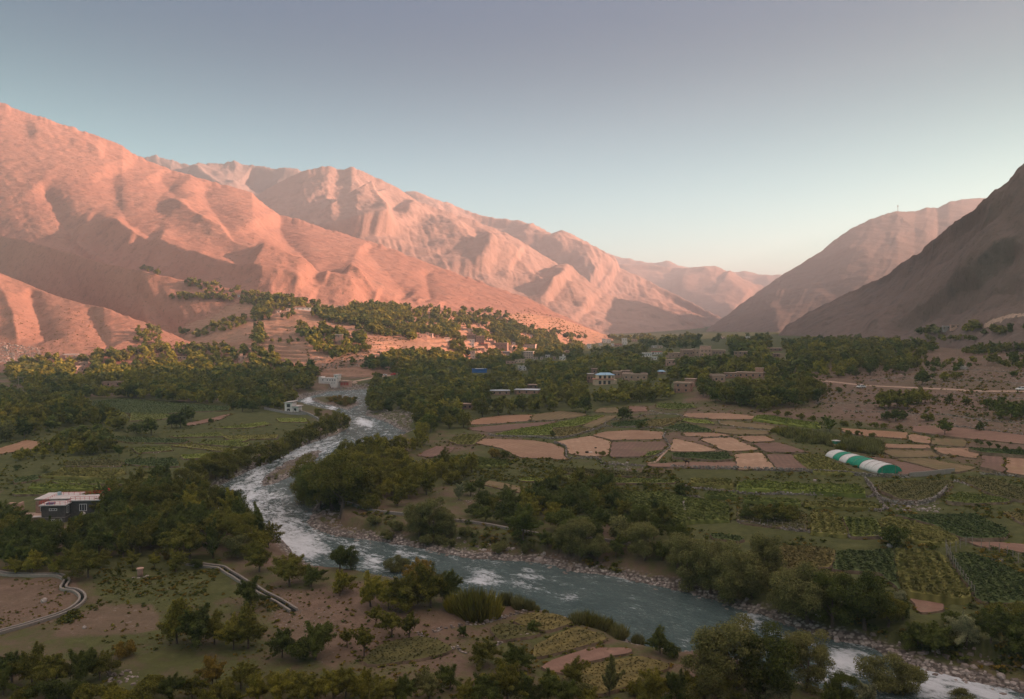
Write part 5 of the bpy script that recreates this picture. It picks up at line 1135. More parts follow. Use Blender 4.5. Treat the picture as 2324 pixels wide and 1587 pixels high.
for tg, p, hgt, lb in WALLS:
    stone_wall(tg, p, hgt, lb, size=.36 if hit_base(*Z(tg, p[0])[0])[1] < 330 else .6)
def stones_at(name, spots, lab, size):
    b = MB()
    for x, y, z, s in spots:
        n0 = len(b.v); a = random.random()*6.28; sx, sy, sz = s*random.uniform(.7, 1.2), s*random.uniform(.6, 1), s*random.uniform(.35, .65)
        for i, (ux, uy, uz) in enumerate(((-1, -1, -1), (1, -1, -1), (1, 1, -1), (-1, 1, -1), (-.7, -.6, 1), (.6, -.7, 1), (.7, .6, .8), (-.6, .7, 1))):
            j = random.uniform(.65, 1.1); px, py = ux*sx*j, uy*sy*j; b.v.append((x+px*math.cos(a)-py*math.sin(a), y+px*math.sin(a)+py*math.cos(a), z+uz*sz*j))
        b.f += [tuple(n0+i for i in f) for f in ((3, 2, 1, 0), (4, 5, 6, 7), (0, 1, 5, 4), (1, 2, 6, 5), (2, 3, 7, 6), (3, 0, 4, 7))]
    o = b.build(name, M['stone']); tag(o, lab, 'stones', kind='stuff')
sp = []
for g in GRAVEL+[BAR]:
    lo, hi = np.array(g).min(0), np.array(g).max(0); n = int(min(1500, (hi-lo).prod()*.9))
    q = rng.uniform(lo, hi, (n, 2)); m = in_poly(q[:, 0], q[:, 1], g); q = q[m]; s_ = [sd_at(*v) for v in q]
    for (x, y), s in zip(q, s_):
        if s > -1.2: sp.append((x, y, max(drop(x, y), float(water_z(y))-.15), random.choice((.12, .15, .2, .2, .3, .5))*(1+y/600)))
RBp = np.array(RB)
for _ in range(900):
    k = random.randrange(len(RBp)-1); t = random.random(); p = RBp[k]*(1-t)+RBp[k+1]*t+np.array([random.gauss(.5, 1.), random.gauss(.5, 1.)])
    if p[1] < 380: sp.append((p[0], p[1], max(drop(*p), float(water_z(p[1]))-.1), random.choice((.15, .2, .3, .45))))
for _ in range(500):
    k = random.randrange(len(LB)-1); t = random.random(); p = LB[k]*(1-t)+LB[k+1]*t+np.array([random.gauss(-.5, 1.), random.gauss(-.3, 1.)])
    if p[1] < 380: sp.append((p[0], p[1], max(drop(*p), float(water_z(p[1]))-.1), random.choice((.15, .2, .3))))
stones_at('river_stones', sp, 'grey pebbles and stones along the river banks', .3)
sp = []
def in_photo(tg, poly, n):
    P = np.array(Z(tg, *poly)); lo, hi = P.min(0), P.max(0); out = []
    while len(out) < n:
        x, y = rng.uniform(lo, hi)
        if in_poly(np.array([x]), np.array([y]), P)[0]:
            h = hit(x, y)
            if h is not None: out.append(h)
    return out
for tg, poly, n, lohi in (('C', [(560, 640), (1200, 680), (2324, 700), (2324, 980), (1500, 900), (900, 800)], 800, (.2, .55)), ('C', [(1000, 480), (1500, 440), (2324, 430), (2324, 650), (1300, 640)], 600, (.25, .7)), ('F', [(1380, 240), (1750, 230), (1750, 320), (1450, 300)], 130, (.2, .5)), ('B', [(1750, 1160), (2080, 1190), (2050, 1240), (1760, 1220)], 110, (.2, .45)),
                          ('D', [(650, 800), (1000, 790), (1350, 830), (1300, 870), (700, 890)], 60, (.06, .14)), ('D', [(1850, 850), (2300, 1000), (2150, 1150), (1850, 1060)], 130, (.08, .2)), ('D', [(720, 1390), (950, 1400), (930, 1500), (740, 1480)], 60, (.15, .4)), ('F', [(1900, 605), (2200, 640), (2150, 670), (1950, 640)], 50, (.15, .4)), ('F', [(600, 990), (760, 1080), (700, 1090), (560, 1020)], 30, (.3, .5)), ('A', [(-50, 0), (250, 40), (330, 130), (-50, 150)], 500, (.4, 1.3)), ('B', [(400, 1140), (700, 1080), (560, 1180)], 40, (.1, .2)), ('E', [(500, 100), (1200, 160), (1000, 330), (760, 250)], 120, (.12, .3)), ('M', [(1500, 780), (2100, 700), (2000, 850), (1560, 880)], 300, (.3, .9))):
    for h in in_photo(tg, poly, n): sp.append((h.x, h.y, h.z, random.uniform(*lohi)*random.choice((.6, .8, 1))))
stones_at('slope_stones', sp, 'pale loose stones scattered over the slopes and banks', .4)
# ---- canals
def canal(tg, pts, w, label):
    P = [hit(*p) for p in smooth_line(Z(tg, *pts), 6)]; P = [p for p in P if p is not None]
    o = empty('irrigation_canal', (P[0].x, P[0].y, P[0].z), 0, label=label, cat='canal'); org = P[0]
    zs = np.array([p.z for p in P]); zs = np.convolve(np.pad(zs, 4, mode='edge'), np.ones(9)/9, 'valid')
    def band(off, wd, z0, z1, name, mat):
        b = MB()
        for i, p in enumerate(P):
            t = P[min(i+1, len(P)-1)]-P[max(i-1, 0)]; t = Vector((t.x, t.y, 0)).normalized(); q = Vector((-t.y, t.x, 0)); c = Vector((p.x, p.y, zs[i]))-org+q*off
            b.v += [tuple(c-q*wd/2+Vector((0, 0, z0))), tuple(c+q*wd/2+Vector((0, 0, z0))), tuple(c+q*wd/2+Vector((0, 0, z1))), tuple(c-q*wd/2+Vector((0, 0, z1)))]
        for i in range(len(P)-1):
            for j in range(4): b.f.append((4*i+j, 4*i+(j+1) % 4, 4*i+4+(j+1) % 4, 4*i+4+j))
        b.f += [(3, 2, 1, 0), tuple(len(b.v)-4+j for j in range(4))]; b.build(name, mat, o)
    band(w/2+.14, .3, -.6, .42, 'canal_side', M['wpost']); band(-w/2-.14, .3, -.6, .42, 'canal_side', M['wpost']); band(0, w-.02, -.6, .12, 'canal_water', plain('dark_canal_water', (.012, .016, .014), .15, .2, 1, 0, .5))
canal('D', [(-60, 725), (0, 737), (80, 748), (250, 752), (380, 752), (430, 765), (455, 790), (430, 835), (460, 850), (520, 860), (560, 895), (550, 935), (480, 988), (380, 1030), (300, 1055), (150, 1100), (0, 1142), (-60, 1160)], .5, 'concrete irrigation canal looping round the bare ground at the left edge')
canal('D', [(1270, 668), (1400, 688), (1500, 700), (1545, 725), (1640, 785), (1720, 830), (1800, 880), (1900, 930), (2000, 995)], .8, 'straight concrete canal cutting diagonally through the foreground trees')
# ---- roads
def road(name, tg, pts, w, mat, label, lift=.1):
    P = [hit(*p) for p in smooth_line(Z(tg, *pts), 8)]; P = [p for p in P if p is not None]; b = MB(); K = 3
    for i, p in enumerate(P):
        t = P[min(i+1, len(P)-1)]-P[max(i-1, 0)]; t = Vector((t.x, t.y, 0)).normalized(); q = Vector((-t.y, t.x, 0))
        for k in range(-K, K+1): c = p+q*w/2*k/K; b.v.append((c.x, c.y, drop(c.x, c.y)+lift-(.3 if abs(k) == K else 0)))
    m = 2*K+1
    for i in range(len(P)-1):
        for k in range(m-1): b.f.append((i*m+k, i*m+k+1, (i+1)*m+k+1, (i+1)*m+k))
    o = b.build(name, mat); tag(o, label, 'road', kind='structure'); return o
DUST = plain('dusty_track', (.44, .31, .235), .95, .2, .6, .03)
road('road', 'G', [(1240, 430), (1400, 390), (1560, 360), (1700, 335), (1850, 310), (2000, 290), (2150, 260), (2324, 240)], 5., DUST, 'dusty lit road along the far river bank', .15)
road('road', 'C', [(480, 545), (620, 570), (900, 612), (1080, 632), (1250, 650), (1500, 662), (1800, 676), (2050, 688), (2420, 690)], 3.4, DUST, 'dirt track across the right slope', .16)
road('path', 'B', [(2320, 1040), (2230, 1085), (2180, 1130), (2140, 1170), (2080, 1180)], .9, DUST, 'footpath between the stubble plots', .16)
road('road', 'C', [(2050, 245), (2120, 215), (2180, 190), (2250, 175), (2420, 160)], 3., DUST, 'track climbing the foot of the right mountain', .2)
# ---- poles and cables
def pole(tg, x, yb, yt, label, r=.1, arm=True, group='wooden utility poles'):
    (vx, vy), = Z(tg, (x, yb)); h = hit(vx, vy); ht = (yb-yt)*ZOOM[tg][2]*h.y/F
    o = empty('utility_pole', (h.x, h.y, h.z-.2), 0, label=label, cat='pole', group=group)
    MB().tube([(0, 0, -.3), (0, 0, ht+.2)], [r*1.2, r*.8], 6).build('pole', M['wood'], o)
    if arm: MB().box(-.8, .8, -.06, .06, ht-.25, ht-.1).build('crossarm', M['wood'], o); [MB().tube([(x_, 0, ht-.1), (x_, 0, ht+.1)], .05, 5).build('insulator', M['white'], o) for x_ in (-.7, .7)]
    return Vector((h.x, h.y, h.z-.1+ht))
def cable(a, b, sag, label, r=.035, name='power_cable'):
    pts = [a.lerp(b, t)-Vector((0, 0, sag*4*t*(1-t))) for t in np.linspace(0, 1, 17)]
    o = MB().tube([tuple(p) for p in pts], r, 5).build(name, M['cable']); tag(o, label, 'cable')
for k, (x, yb, yt, lb) in enumerate(((757, 915, 845, 'thin pole in the yellow plot on the left meadows'), (1063, 815, 752, 'thin pole in the left meadows, second from the front'), (1317, 735, 683, 'thin pole by the brightest yellow strip of the left meadows'), (1592, 672, 620, 'thin pole in the left meadows nearest the willows'), (1803, 622, 585, 'farthest thin pole on the left meadows'))): pole('A', x, yb, yt, lb, .06, k < 2)
g = [pole('G', x, yb, yt, lb) for x, yb, yt, lb in ((110, 405, 318, 'utility pole in the lit wood left of the long white building'), (580, 442, 316, 'utility pole just left of the long white building'), (1812, 392, 288, 'utility pole on the river road below the red truck'), (2200, 216, 96, 'tall utility pole behind the red truck'))]
cable(g[0], g[1], 1.2, 'power cable left of the long white building'); cable(g[1], g[2], 2., 'power cable passing over the long white building')
e = pole('H', 1372 if False else 2300, 760, 640, 'utility pole hidden in the lit wood at the left'); cable(e, g[0], 2., 'power cable over the lit wood at the left')
pole('J', 520, 812, 748, 'grey pole at the edge of sunlight left of the blue shed'); pole('M', 1604, 822, 762, 'utility pole under the hillside orchard'); pole('M', 553, 968, 925, 'utility pole at the shade edge of the left wood')
pa, pb = pole('J', 770, 560, 540, 'short pole at the left end of the sagging village cable', arm=False), pole('J', 2160, 480, 452, 'short pole at the right end of the sagging village cable', arm=False)
pm = pole('J', 1125, 560, 502, 'pole carrying the village cable near the narrow tower house', arm=False); cable(pa, pm, 1.5, 'left span of the sagging village cable', .12); cable(pm, pb, 2.5, 'right span of the sagging village cable', .12)
h = hit(*Z('H', (357, 945))[0]); k = h.y/F*.13334
o = empty('power_pylon', (h.x, h.y, h.z-.3), .1, label='double wooden pylon with a crossbeam at the far left edge', cat='pylon')
for x in (-37*k, 37*k): MB().tube([(x, 0, -.5), (x, 0, 232*k)], .18, 7).build('leg', M['wood'], o)
MB().box(-45*k, 45*k, -.15, .15, 222*k, 230*k).build('crossbeam', M['wood'], o); MB().box(-40*k, 40*k, -.12, .12, 60*k, 66*k).build('platform', M['wood'], o)
for zz_, s_ in ((226*k, 'upper'), (180*k, 'lower')): cable(Vector((h.x-37*k, h.y, h.z+zz_)), Vector((h.x-350*k, h.y-5, h.z+zz_-35*k)), .6, s_+' cable running left from the double pylon', .08)
# fence posts of the right hand plot
def fence(tg, line, n, ht, label, name='post_fence'):
    L = smooth_line(Z(tg, *line), 6); P = [Vector(hit_base(*p)) for p in L]; acc = np.concatenate([[0], np.cumsum([(b-a).length for a, b in zip(P, P[1:])])])
    o = empty(name, tuple(P[0]), 0, label=label, cat='fence'); Q = []
    for k in range(n):
        s = acc[-1]*k/(n-1); x, y = np.interp(s, acc, [p.x for p in P]), np.interp(s, acc, [p.y for p in P]); z = drop(x, y); q = Vector((x, y, max(z, float(base_z(x, y)))))-P[0]; Q.append(q)
        MB().tube([tuple(q+Vector((0, 0, -.4))), tuple(q+Vector((random.uniform(-.05, .05), 0, ht)))], .06, 5).build('post', M['wpost'], o)
    for zz_ in (.45, .85): MB().tube([tuple(q+Vector((0, 0, ht*zz_))) for q in Q], .015, 4).build('wire', M['cable'], o)
fence('F', [(1790, 570), (1830, 660), (1880, 740), (1940, 830), (1985, 900)], 14, 1.7, 'post and wire fence along the right side of the big maize plot')
fence('F', [(1795, 600), (1850, 580), (1960, 545), (2080, 580), (2200, 615), (2324, 690), (2420, 740)], 15, 1.7, 'post and wire fence bending round the plot at the right edge')
fence('F', [(480, 400), (600, 415), (720, 430), (830, 445)], 8, 1.3, 'low post fence under the small orchard')
# ---- mast on the right mountain
h = Vector(at_depth(2037.5, 480, 2620)); 
hh = LAND.ray_cast(Vector((h.x, h.y, 1500)), Vector((0, 0, -1)))[0] or h; k = 2620/F
o = empty('radio_mast', (h.x, h.y, h.z-2), 0, label='thin radio mast on the summit of the hazy right mountain', cat='mast')
MB().tube([(0, 0, -8), (0, 0, 15*k)], [.9, .7], 6).build('mast', M['grey'], o); MB().box(-1.4, 1.4, -1.4, 1.4, 12*k, 15*k).build('antenna_drum', M['grey'], o); MB().box(-4, 3, -2, 2, -6, 2.6).build('equipment_hut', M['grey'], o)
# ---- cars
def car(tg, x, yb, length_px, rz, label, body='carwhite', name='parked_car', cat='car', truck=False):
    (vx, vy), = Z(tg, (x, yb)); h = hit(vx, vy); L = max(3.8, length_px*ZOOM[tg][2]*h.y/F); s = L/4.3
    o = empty(name, (h.x, h.y, drop(h.x, h.y)+.16), rz, label=label, cat=cat)
    if truck:
        s = L/6.5; MB().box(-.6*s, 3.2*s, -1.1*s, 1.1*s, .9*s, 3.1*s).build('cargo_box', M[body], o, bevel=.06); cb = MB().box(-3.2*s, -.8*s, -1.05*s, 1.05*s, .6*s, 2.4*s, .12*s).build('cab', M[body], o, bevel=.08); MB().box(-3.1*s, 3.1*s, -.5*s, .5*s, .5*s, .85*s).build('chassis', M['tyre'], o)
        MB().box(-3.16*s, -2.9*s, -.9*s, .9*s, 1.5*s, 2.1*s).build('windscreen', M['glass'], o); wx = (-2.2*s, 2.*s); wr = .5*s
    else:
        prof = [(-2.15, .35), (-2.15, .72), (-1.2, .88), (-.65, 1.38), (.75, 1.42), (1.55, .95), (2.12, .9), (2.15, .35)]
        b = MB(); 
        for y_, k in ((-.85, 1), (.85, 1)):
            b.v += [(px*s, y_*s*(.86 if pz > 1.2 else 1), pz*s) for px, pz in prof]
        n = len(prof); b.f = [tuple(reversed(range(n))), tuple(range(n, 2*n))]+[(i, (i+1) % n, n+(i+1) % n, n+i) for i in range(n)]
        b.build('body', M[body], o, bevel=.05)
        for sy in (-1, 1):
            w_ = MB(); w_.v = [(px*s, sy*yy*s, pz*s) for px, pz, yy in ((-1.0, .92, .862), (-.58, 1.32, .765), (.68, 1.34, .765), (1.25, .96, .862))]; w_.v += [(x_, y_-sy*.02, z_) for x_, y_, z_ in w_.v]; w_.f = [(0, 1, 2, 3), (7, 6, 5, 4), (0, 4, 5, 1), (1, 5, 6, 2), (2, 6, 7, 3), (3, 7, 4, 0)]; w_.build('side_window', M['glass'], o)
            MB().box(-2.19*s, -2.13*s, sy*.62*s-.14*s, sy*.62*s+.14*s, .58*s, .7*s).build('headlight', M['lamp'], o)
            MB().box(2.13*s, 2.18*s, sy*.62*s-.12*s, sy*.62*s+.12*s, .68*s, .84*s).build('tail_light', M['red'], o)
        ws = MB(); ws.v = [(-1.18*s, -.72*s, .91*s), (-1.18*s, .72*s, .91*s), (-.69*s, .66*s, 1.36*s), (-.69*s, -.66*s, 1.36*s), (-1.14*s, -.72*s, .9*s), (-1.14*s, .72*s, .9*s), (-.65*s, .66*s, 1.34*s), (-.65*s, -.66*s, 1.34*s)]; ws.f = [(3, 2, 1, 0), (4, 5, 6, 7), (0, 1, 5, 4), (1, 2, 6, 5), (2, 3, 7, 6), (3, 0, 4, 7)]; ws.build('windscreen', M['glass'], o); wx = (-1.35*s, 1.35*s); wr = .31*s
    for x_ in wx:
        for sy in (-1, 1):
            yy = (.78 if not truck else .9)*s; wh = MB().tube([(x_, sy*yy, wr-.15), (x_, sy*(yy+.16*s), wr-.15)], wr, 12).build('wheel', M['tyre'], o); MB().tube([(x_, sy*(yy+.161*s), wr-.15), (x_, sy*(yy+.18*s), wr-.15)], wr*.55, 10).build('rim', M['chrome'], wh)
    return o
car('C', 1215, 668, 62, R(8), 'white and yellow taxi standing beside the dirt track', 'carwhite', 'parked_car')
car('C', 2312, 686, 78, R(-3), 'white car on the dirt track at the right edge', 'carwhite', 'parked_car')
car('G', 1898, 298, 46, R(20), 'small white car behind the red truck on the river road', 'carwhite', 'parked_car')
car('G', 2042, 296, 84, R(18), 'red box truck on the lit river road', 'carred', 'box_truck', 'truck', True)
# ---- donkey
def donkey():
    z0 = [f for f in FIELDS if f[4] == 'where the donkey stands'][0][1][0]; p = Vector(on_level(*Z('O', (1868, 583))[0], z0)); s = 1.25*p.y/215.
    p.z = z0+.06
    nodes = {'pel': ((.52, 0, 1.0), .2), 'mid': ((.1, 0, .98), .235), 'che': ((-.35, 0, 1.0), .22), 'nk': ((-.58, 0, 1.18), .13), 'pol': ((-.8, 0, 1.38), .11), 'fac': ((-.95, 0, 1.22), .09), 'muz': ((-1.06, 0, 1.06), .065), 'tl': ((.72, 0, 1.), .04), 'tl2': ((.78, 0, .6), .03),
             'el': ((-.78, .07, 1.5), .035), 'el2': ((-.8, .13, 1.68), .018), 'er': ((-.78, -.07, 1.5), .035), 'er2': ((-.8, -.13, 1.68), .018)}
    E = [('pel', 'mid'), ('mid', 'che'), ('che', 'nk'), ('nk', 'pol'), ('pol', 'fac'), ('fac', 'muz'), ('pel', 'tl'), ('tl', 'tl2'), ('pol', 'el'), ('el', 'el2'), ('pol', 'er'), ('er', 'er2')]
    for sd, y in (('l', .13), ('r', -.13)):
        k = .06 if sd == 'l' else -.05
        nodes['h1'+sd] = ((.56, y, .78), .12); nodes['h2'+sd] = ((.47+k, y, .6), .075); nodes['h3'+sd] = ((.62+k, y, .4), .05); nodes['h4'+sd] = ((.58+k, y, .08), .04); nodes['h5'+sd] = ((.54+k, y, .0), .05)
        nodes['f1'+sd] = ((-.38, y, .75), .1); nodes['f2'+sd] = ((-.38+k, y, .45), .05); nodes['f3'+sd] = ((-.37+k, y, .08), .038); nodes['f4'+sd] = ((-.4+k, y, .0), .048)
        E += [('pel', 'h1'+sd), ('h1'+sd, 'h2'+sd), ('h2'+sd, 'h3'+sd), ('h3'+sd, 'h4'+sd), ('h4'+sd, 'h5'+sd), ('che', 'f1'+sd), ('f1'+sd, 'f2'+sd), ('f2'+sd, 'f3'+sd), ('f3'+sd, 'f4'+sd)]
    ks = list(nodes); me = bpy.data.meshes.new('donkey'); me.from_pydata([nodes[k][0] for k in ks], [(ks.index(a), ks.index(b)) for a, b in E], [])
    o = link('donkey', me, plain('dark_brown_coat', (.045, .03, .024), .9, .3, 6)); o.modifiers.new('skin', 'SKIN'); sv = me.skin_vertices[0].data
    for i, k in enumerate(ks): sv[i].radius = (nodes[k][1],)*2; sv[i].use_root = (k == 'pel')
    sb = o.modifiers.new('sub', 'SUBSURF'); sb.levels = 1; sb.render_levels = 1
    o.location = p; o.scale = (s/1.25,)*3; o.rotation_euler = (0, 0, R(6)); tag(o, 'dark brown donkey standing on the reddish bare strip', 'donkey')
donkey()
# ---- bundles on the pale stubble
zf = [f for f in FIELDS if f[4] == 'with dark bundles lying on it'][0][1]
for p, r, lb in (((358, 388), 22, 'dark bundle with a pale cloth on the pale stubble plot'), ((490, 328), 15, 'small dark bundle farther back on the pale stubble plot')):
    q = Vector(on_level(*Z('O', p)[0], zf[0]+.1)); q.z = float(field_z(q.x, q.y, *zf)); s = r*.15*q.y/F
    o = empty('sack_bundle', tuple(q), .3, label=lb, cat='bundle'); MB().blob((0, 0, s*.5), s*1.1, 2, .14, sq=(1.2, .9, .65)).build('sack', plain('dark_sackcloth', (.04, .03, .022), .95, .3, 5), o, True)
    if r > 20: MB().blob((s*2.3, .2, .12), s*1.3, 2, .3, sq=(1.5, .7, .16)).build('cloth', M['white'], o, True)
# ------------------------------------------------------------------ vegetation
def leaf_mat(name, lo, mid, hi):
    lo, mid, hi = [tuple(v*k for v, k in zip(c, (1.95, 1.9, 1.15))) for c in (lo, mid, hi)]
    m = NT(name, .8, .12); g = m.n('ShaderNodeNewGeometry'); oi = m.n('ShaderNodeObjectInfo')
    v = m.math('ADD', m.math('MULTIPLY', g.outputs['Random Per Island'], .5), m.math('ADD', m.math('MULTIPLY', m.noise(.9, 3, .6), .6), m.math('MULTIPLY', m.math('SUBTRACT', oi.outputs['Random'], .5), .3)))
    m.color(m.ramp(v, [(.25, lo), (.5, mid), (.8, hi)]))
    m.b.inputs['Subsurface Weight'].default_value = 0
    tr = m.n('ShaderNodeBsdfTranslucent'); mixs = m.n('ShaderNodeMixShader'); mixs.inputs[0].default_value = .38
    m.l(m.b.inputs['Base Color'].links[0].from_socket, tr.inputs['Color']); out = m.t.nodes['Material Output']
    m.l(m.b.outputs[0], mixs.inputs[1]); m.l(tr.outputs[0], mixs.inputs[2]); m.l(mixs.outputs[0], out.inputs['Surface'])
    return m.m
LEAF = {'dark': leaf_mat('dark_green_leaves', (.022, .03, .012), (.045, .058, .02), (.075, .09, .032)),
        'olive': leaf_mat('olive_green_leaves', (.035, .038, .012), (.07, .072, .02), (.115, .112, .034)),
        'yellow': leaf_mat('yellowish_green_leaves', (.055, .056, .014), (.105, .102, .024), (.16, .148, .036)),
        'grey': leaf_mat('grey_green_leaves', (.045, .05, .028), (.085, .09, .05), (.135, .135, .078)),
        'silver': leaf_mat('silvery_leaves', (.07, .08, .07), (.125, .135, .115), (.19, .2, .175)),
        'rust': leaf_mat('rusty_leaves', (.06, .045, .014), (.11, .082, .024), (.17, .122, .038))}
CW = {'dark': 'dark green', 'olive': 'olive green', 'yellow': 'yellowish', 'grey': 'grey green', 'silver': 'silvery', 'rust': 'rusty'}
BARK = plain('grey_brown_bark', (.13, .1, .08), .95, .3, 6, .03)
def leaves(C, Nn, S, rs, asp=.62):
    n = len(C); Nn = Nn/np.linalg.norm(Nn, axis=1, keepdims=True); t = rs.normal(size=(n, 3)); u = np.cross(Nn, t); u /= np.linalg.norm(u, axis=1, keepdims=True); w = np.cross(Nn, u)
    S = S[:, None]; v = np.stack([C-u*S, C-w*S*asp, C+u*S, C+w*S*asp], 1).reshape(-1, 3); return v, np.arange(4*n).reshape(n, 4)
def crown(kind, H, n, leaf, rs):
    """leaf clumps through the crown's volume: uneven outline, gaps between the clumps"""
    if kind == 'reed':
        a = rs.uniform(0, 6.28, n); r = H*.36*np.sqrt(rs.uniform(0, 1, n)); x, y = r*np.cos(a), r*np.sin(a); h = H*rs.uniform(.35, 1, n)*(1-.5*(r/(H*.36))**2); l = rs.normal(0, .1, (n, 2))*h[:, None]+np.stack([x, y], -1)*.55; w = leaf*.16
        d = rs.uniform(0, 6.28, n); dx, dy = np.cos(d)*w, np.sin(d)*w
        v = np.stack([np.stack([x-dx, y-dy, 0*h], -1), np.stack([x+dx, y+dy, 0*h], -1), np.stack([x+dx*.8+l[:, 0]*.6, y+dy*.8+l[:, 1]*.6, h*.7], -1), np.stack([x+l[:, 0], y+l[:, 1], h], -1)], 1).reshape(-1, 3)
        return v, np.arange(4*n).reshape(n, 4)
    if kind in ('broad', 'orch', 'tall'):
        # leafy boughs fanning up and out of the stem, each thinning to a ragged tip
        m, (e0, e1), (l0, l1), fat, zb = {'broad': (34, (-.12, 1.45), (.3, .56), .085, (.26, .5)), 'orch': (26, (.05, 1.45), (.24, .46), .085, (.38, .55)), 'tall': (26, (.75, 1.5), (.3, .62), .055, (.1, .5))}[kind]
        az = rs.uniform(0, 6.28, m)+rs.normal(0, .3, m); el = rs.uniform(e0, e1, m); L = rs.uniform(l0, l1, m)*(1-.18*np.abs(np.sin(el-.5))); lop = 1+.28*np.cos(az-rs.uniform(0, 6.28)); L = L*lop
        D = np.stack([np.cos(el)*np.cos(az), np.cos(el)*np.sin(az), np.sin(el)], -1); B0 = np.zeros((m, 3)); B0[:, 2] = rs.uniform(*zb, m)
        k = rs.choice(m, n, p=L/L.sum()); t = rs.uniform(.18, 1.04, n)**.8; r = fat*(1.25-.95*t)*(.6+rs.uniform(0, .8, m)[k])
        q = rs.normal(size=(n, 3)); P = (B0[k]+D[k]*(L[k]*t)[:, None]+q*r[:, None]*.85)*H; P[:, 2] -= (t**2*np.cos(el[k])*.06)*H; P[:, 2] = np.maximum(P[:, 2], .04*H)
        N = D[k]*.5+q*.6+np.array([0, 0, .45]); return leaves(P, N, leaf*H*rs.uniform(.6, 1.3, n), rs)
    if kind == 'broad': m, rx, rz, zc, cr = 22, .4, .38, .53, (.07, .18)
    elif kind == 'willow': m, rx, rz, zc, cr = 34, .42, .41, .52, (.07, .18)
    elif kind == 'tall': m, rx, rz, zc, cr = 14, .14, .38, .55, (.07, .13)
    elif kind == 'orch': m, rx, rz, zc, cr = 17, .32, .26, .62, (.1, .17)
    else: m, rx, rz, zc, cr = 14, .5, .3, .42, (.15, .26)
    k_ = rs.uniform(.78, 1.18, 3); rx, rz, zc = rx*k_[0], rz*k_[1], zc*(.92+.1*k_[2])
    d = rs.normal(size=(m, 3)); d /= np.linalg.norm(d, axis=1, keepdims=True); rad = rs.uniform(.35, 1, (m, 1))**.6
    cc = d*rad*np.array([rx, rx, rz])*H; cc[:, 2] += zc*H
    if kind == 'willow': cc[:, 2] -= (np.hypot(cc[:, 0], cc[:, 1])/H)**2*.5*H*.5
    rr = rs.uniform(*cr, m)*H; k = rs.choice(m, n, p=rr**2/np.sum(rr**2))
    q = rs.normal(size=(n, 3)); q[:, 2] += .35; q /= np.linalg.norm(q, axis=1, keepdims=True)
    P = cc[k]+q*(rr[k]*rs.uniform(.55, 1.08, n))[:, None]*np.array([1, 1, .85]); P[:, 2] = np.maximum(P[:, 2], .03*H)
    N = q+rs.normal(size=(n, 3))*.55+np.array([0, 0, .25]); return leaves(P, N, leaf*rs.uniform(.6, 1.25, n), rs, .5 if kind == 'willow' else .62)
def trunk_mesh(kind, H, rs):
    b = MB(); r = H*.022*(1.3 if kind == 'willow' else 1); top = H*(.62 if kind != 'willow' else .5); f = top*.42; l = rs.normal(0, .03, 2)*H
    b.tube([(0, 0, -.4), (0, 0, 0), (l[0]*.5, l[1]*.5, f), (l[0], l[1], top)], [r*1.5, r*1.2, r*.85, r*.25], 7)
    for i in range(5):
        a = i*1.26+rs.uniform(-.4, .4); z0 = f*rs.uniform(.75, 1.3); R_ = H*rs.uniform(.16, .27)
        b.tube([(l[0]*.5, l[1]*.5, z0), (math.cos(a)*R_*.5, math.sin(a)*R_*.5, z0+H*.1), (math.cos(a)*R_, math.sin(a)*R_, z0+H*rs.uniform(.18, .3))], [r*.55, r*.38, r*.1], 5)
    return mesh_from('trunk', b.v, b.f, True)
PROTO = {}
def proto(kind, lod, var):
    key = (kind, lod, var)
    if key not in PROTO:
        rs = np.random.default_rng(hash((kind == 'broad', kind == 'willow', kind == 'shrub', kind == 'reed', kind == 'tall', var, 5)) % 99991)
        n, lf = {'big': (11000, .0195), 'near': (4600, .029), 'mid': (950, .062)}[lod]
        if kind == 'willow': n, lf = int(n*1.5), lf*.82
        if kind == 'shrub': n, lf = int(n*.75), lf*1.25
        if kind == 'reed': n, lf = (700, .1) if lod == 'near' else (160, .3)
        v, f = crown(kind, 1., n, lf, rs); cm = mesh_from('crown', v, f); cm.materials.append(LEAF['dark'])
        tm = None
        if kind in ('broad', 'willow', 'tall', 'orch'): tm = trunk_mesh(kind, 1., rs); tm.transform(__import__('mathutils').Matrix.Identity(4)); tm.materials.append(BARK)
        PROTO[key] = (cm, tm)
    return PROTO[key]
KN = {'broad': ('broadleaf_tree', 'tree', 'tree'), 'willow': ('willow_tree', 'tree', 'willow'), 'tall': ('slender_tree', 'tree', 'slender tree'), 'orch': ('orchard_tree', 'tree', 'orchard tree'), 'shrub': ('shrub', 'shrub', 'shrub'), 'reed': ('reed_clump', 'reeds', 'reed clump')}
def plant(kind, col, P, H, label, group, wide=1.):
    lod = 'big' if H*250 > P.y*9.5 and kind in ('broad', 'willow') else 'near' if P.y < 240 else 'mid'; var = random.randrange(4); cm, tm = proto(kind, lod, var); nm, cat, _ = KN[kind]; rz = random.random()*6.28
    sx = H*wide*random.uniform(.92, 1.1)
    if tm is None:
        o = link(nm, cm); o.location = P; o.scale = (sx, sx, H); o.rotation_euler = (0, 0, rz); o.material_slots[0].link = 'OBJECT'; o.material_slots[0].material = LEAF[col]
        return tag(o, label, cat, group)
    o = empty(nm, P, rz, label=label, cat=cat, group=group)
    c = link('crown', cm, None, o); c.scale = (sx, sx, H); c.material_slots[0].link = 'OBJECT'; c.material_slots[0].material = LEAF[col]
    t = link('trunk', tm, None, o); t.scale = (H, H, H); return o
ORD = ['first', 'second', 'third', 'fourth', 'fifth', 'sixth', 'seventh', 'eighth', 'ninth', 'tenth', 'eleventh', 'twelfth', 'thirteenth', 'fourteenth', 'fifteenth', 'sixteenth', 'seventeenth', 'eighteenth', 'nineteenth', 'twentieth']
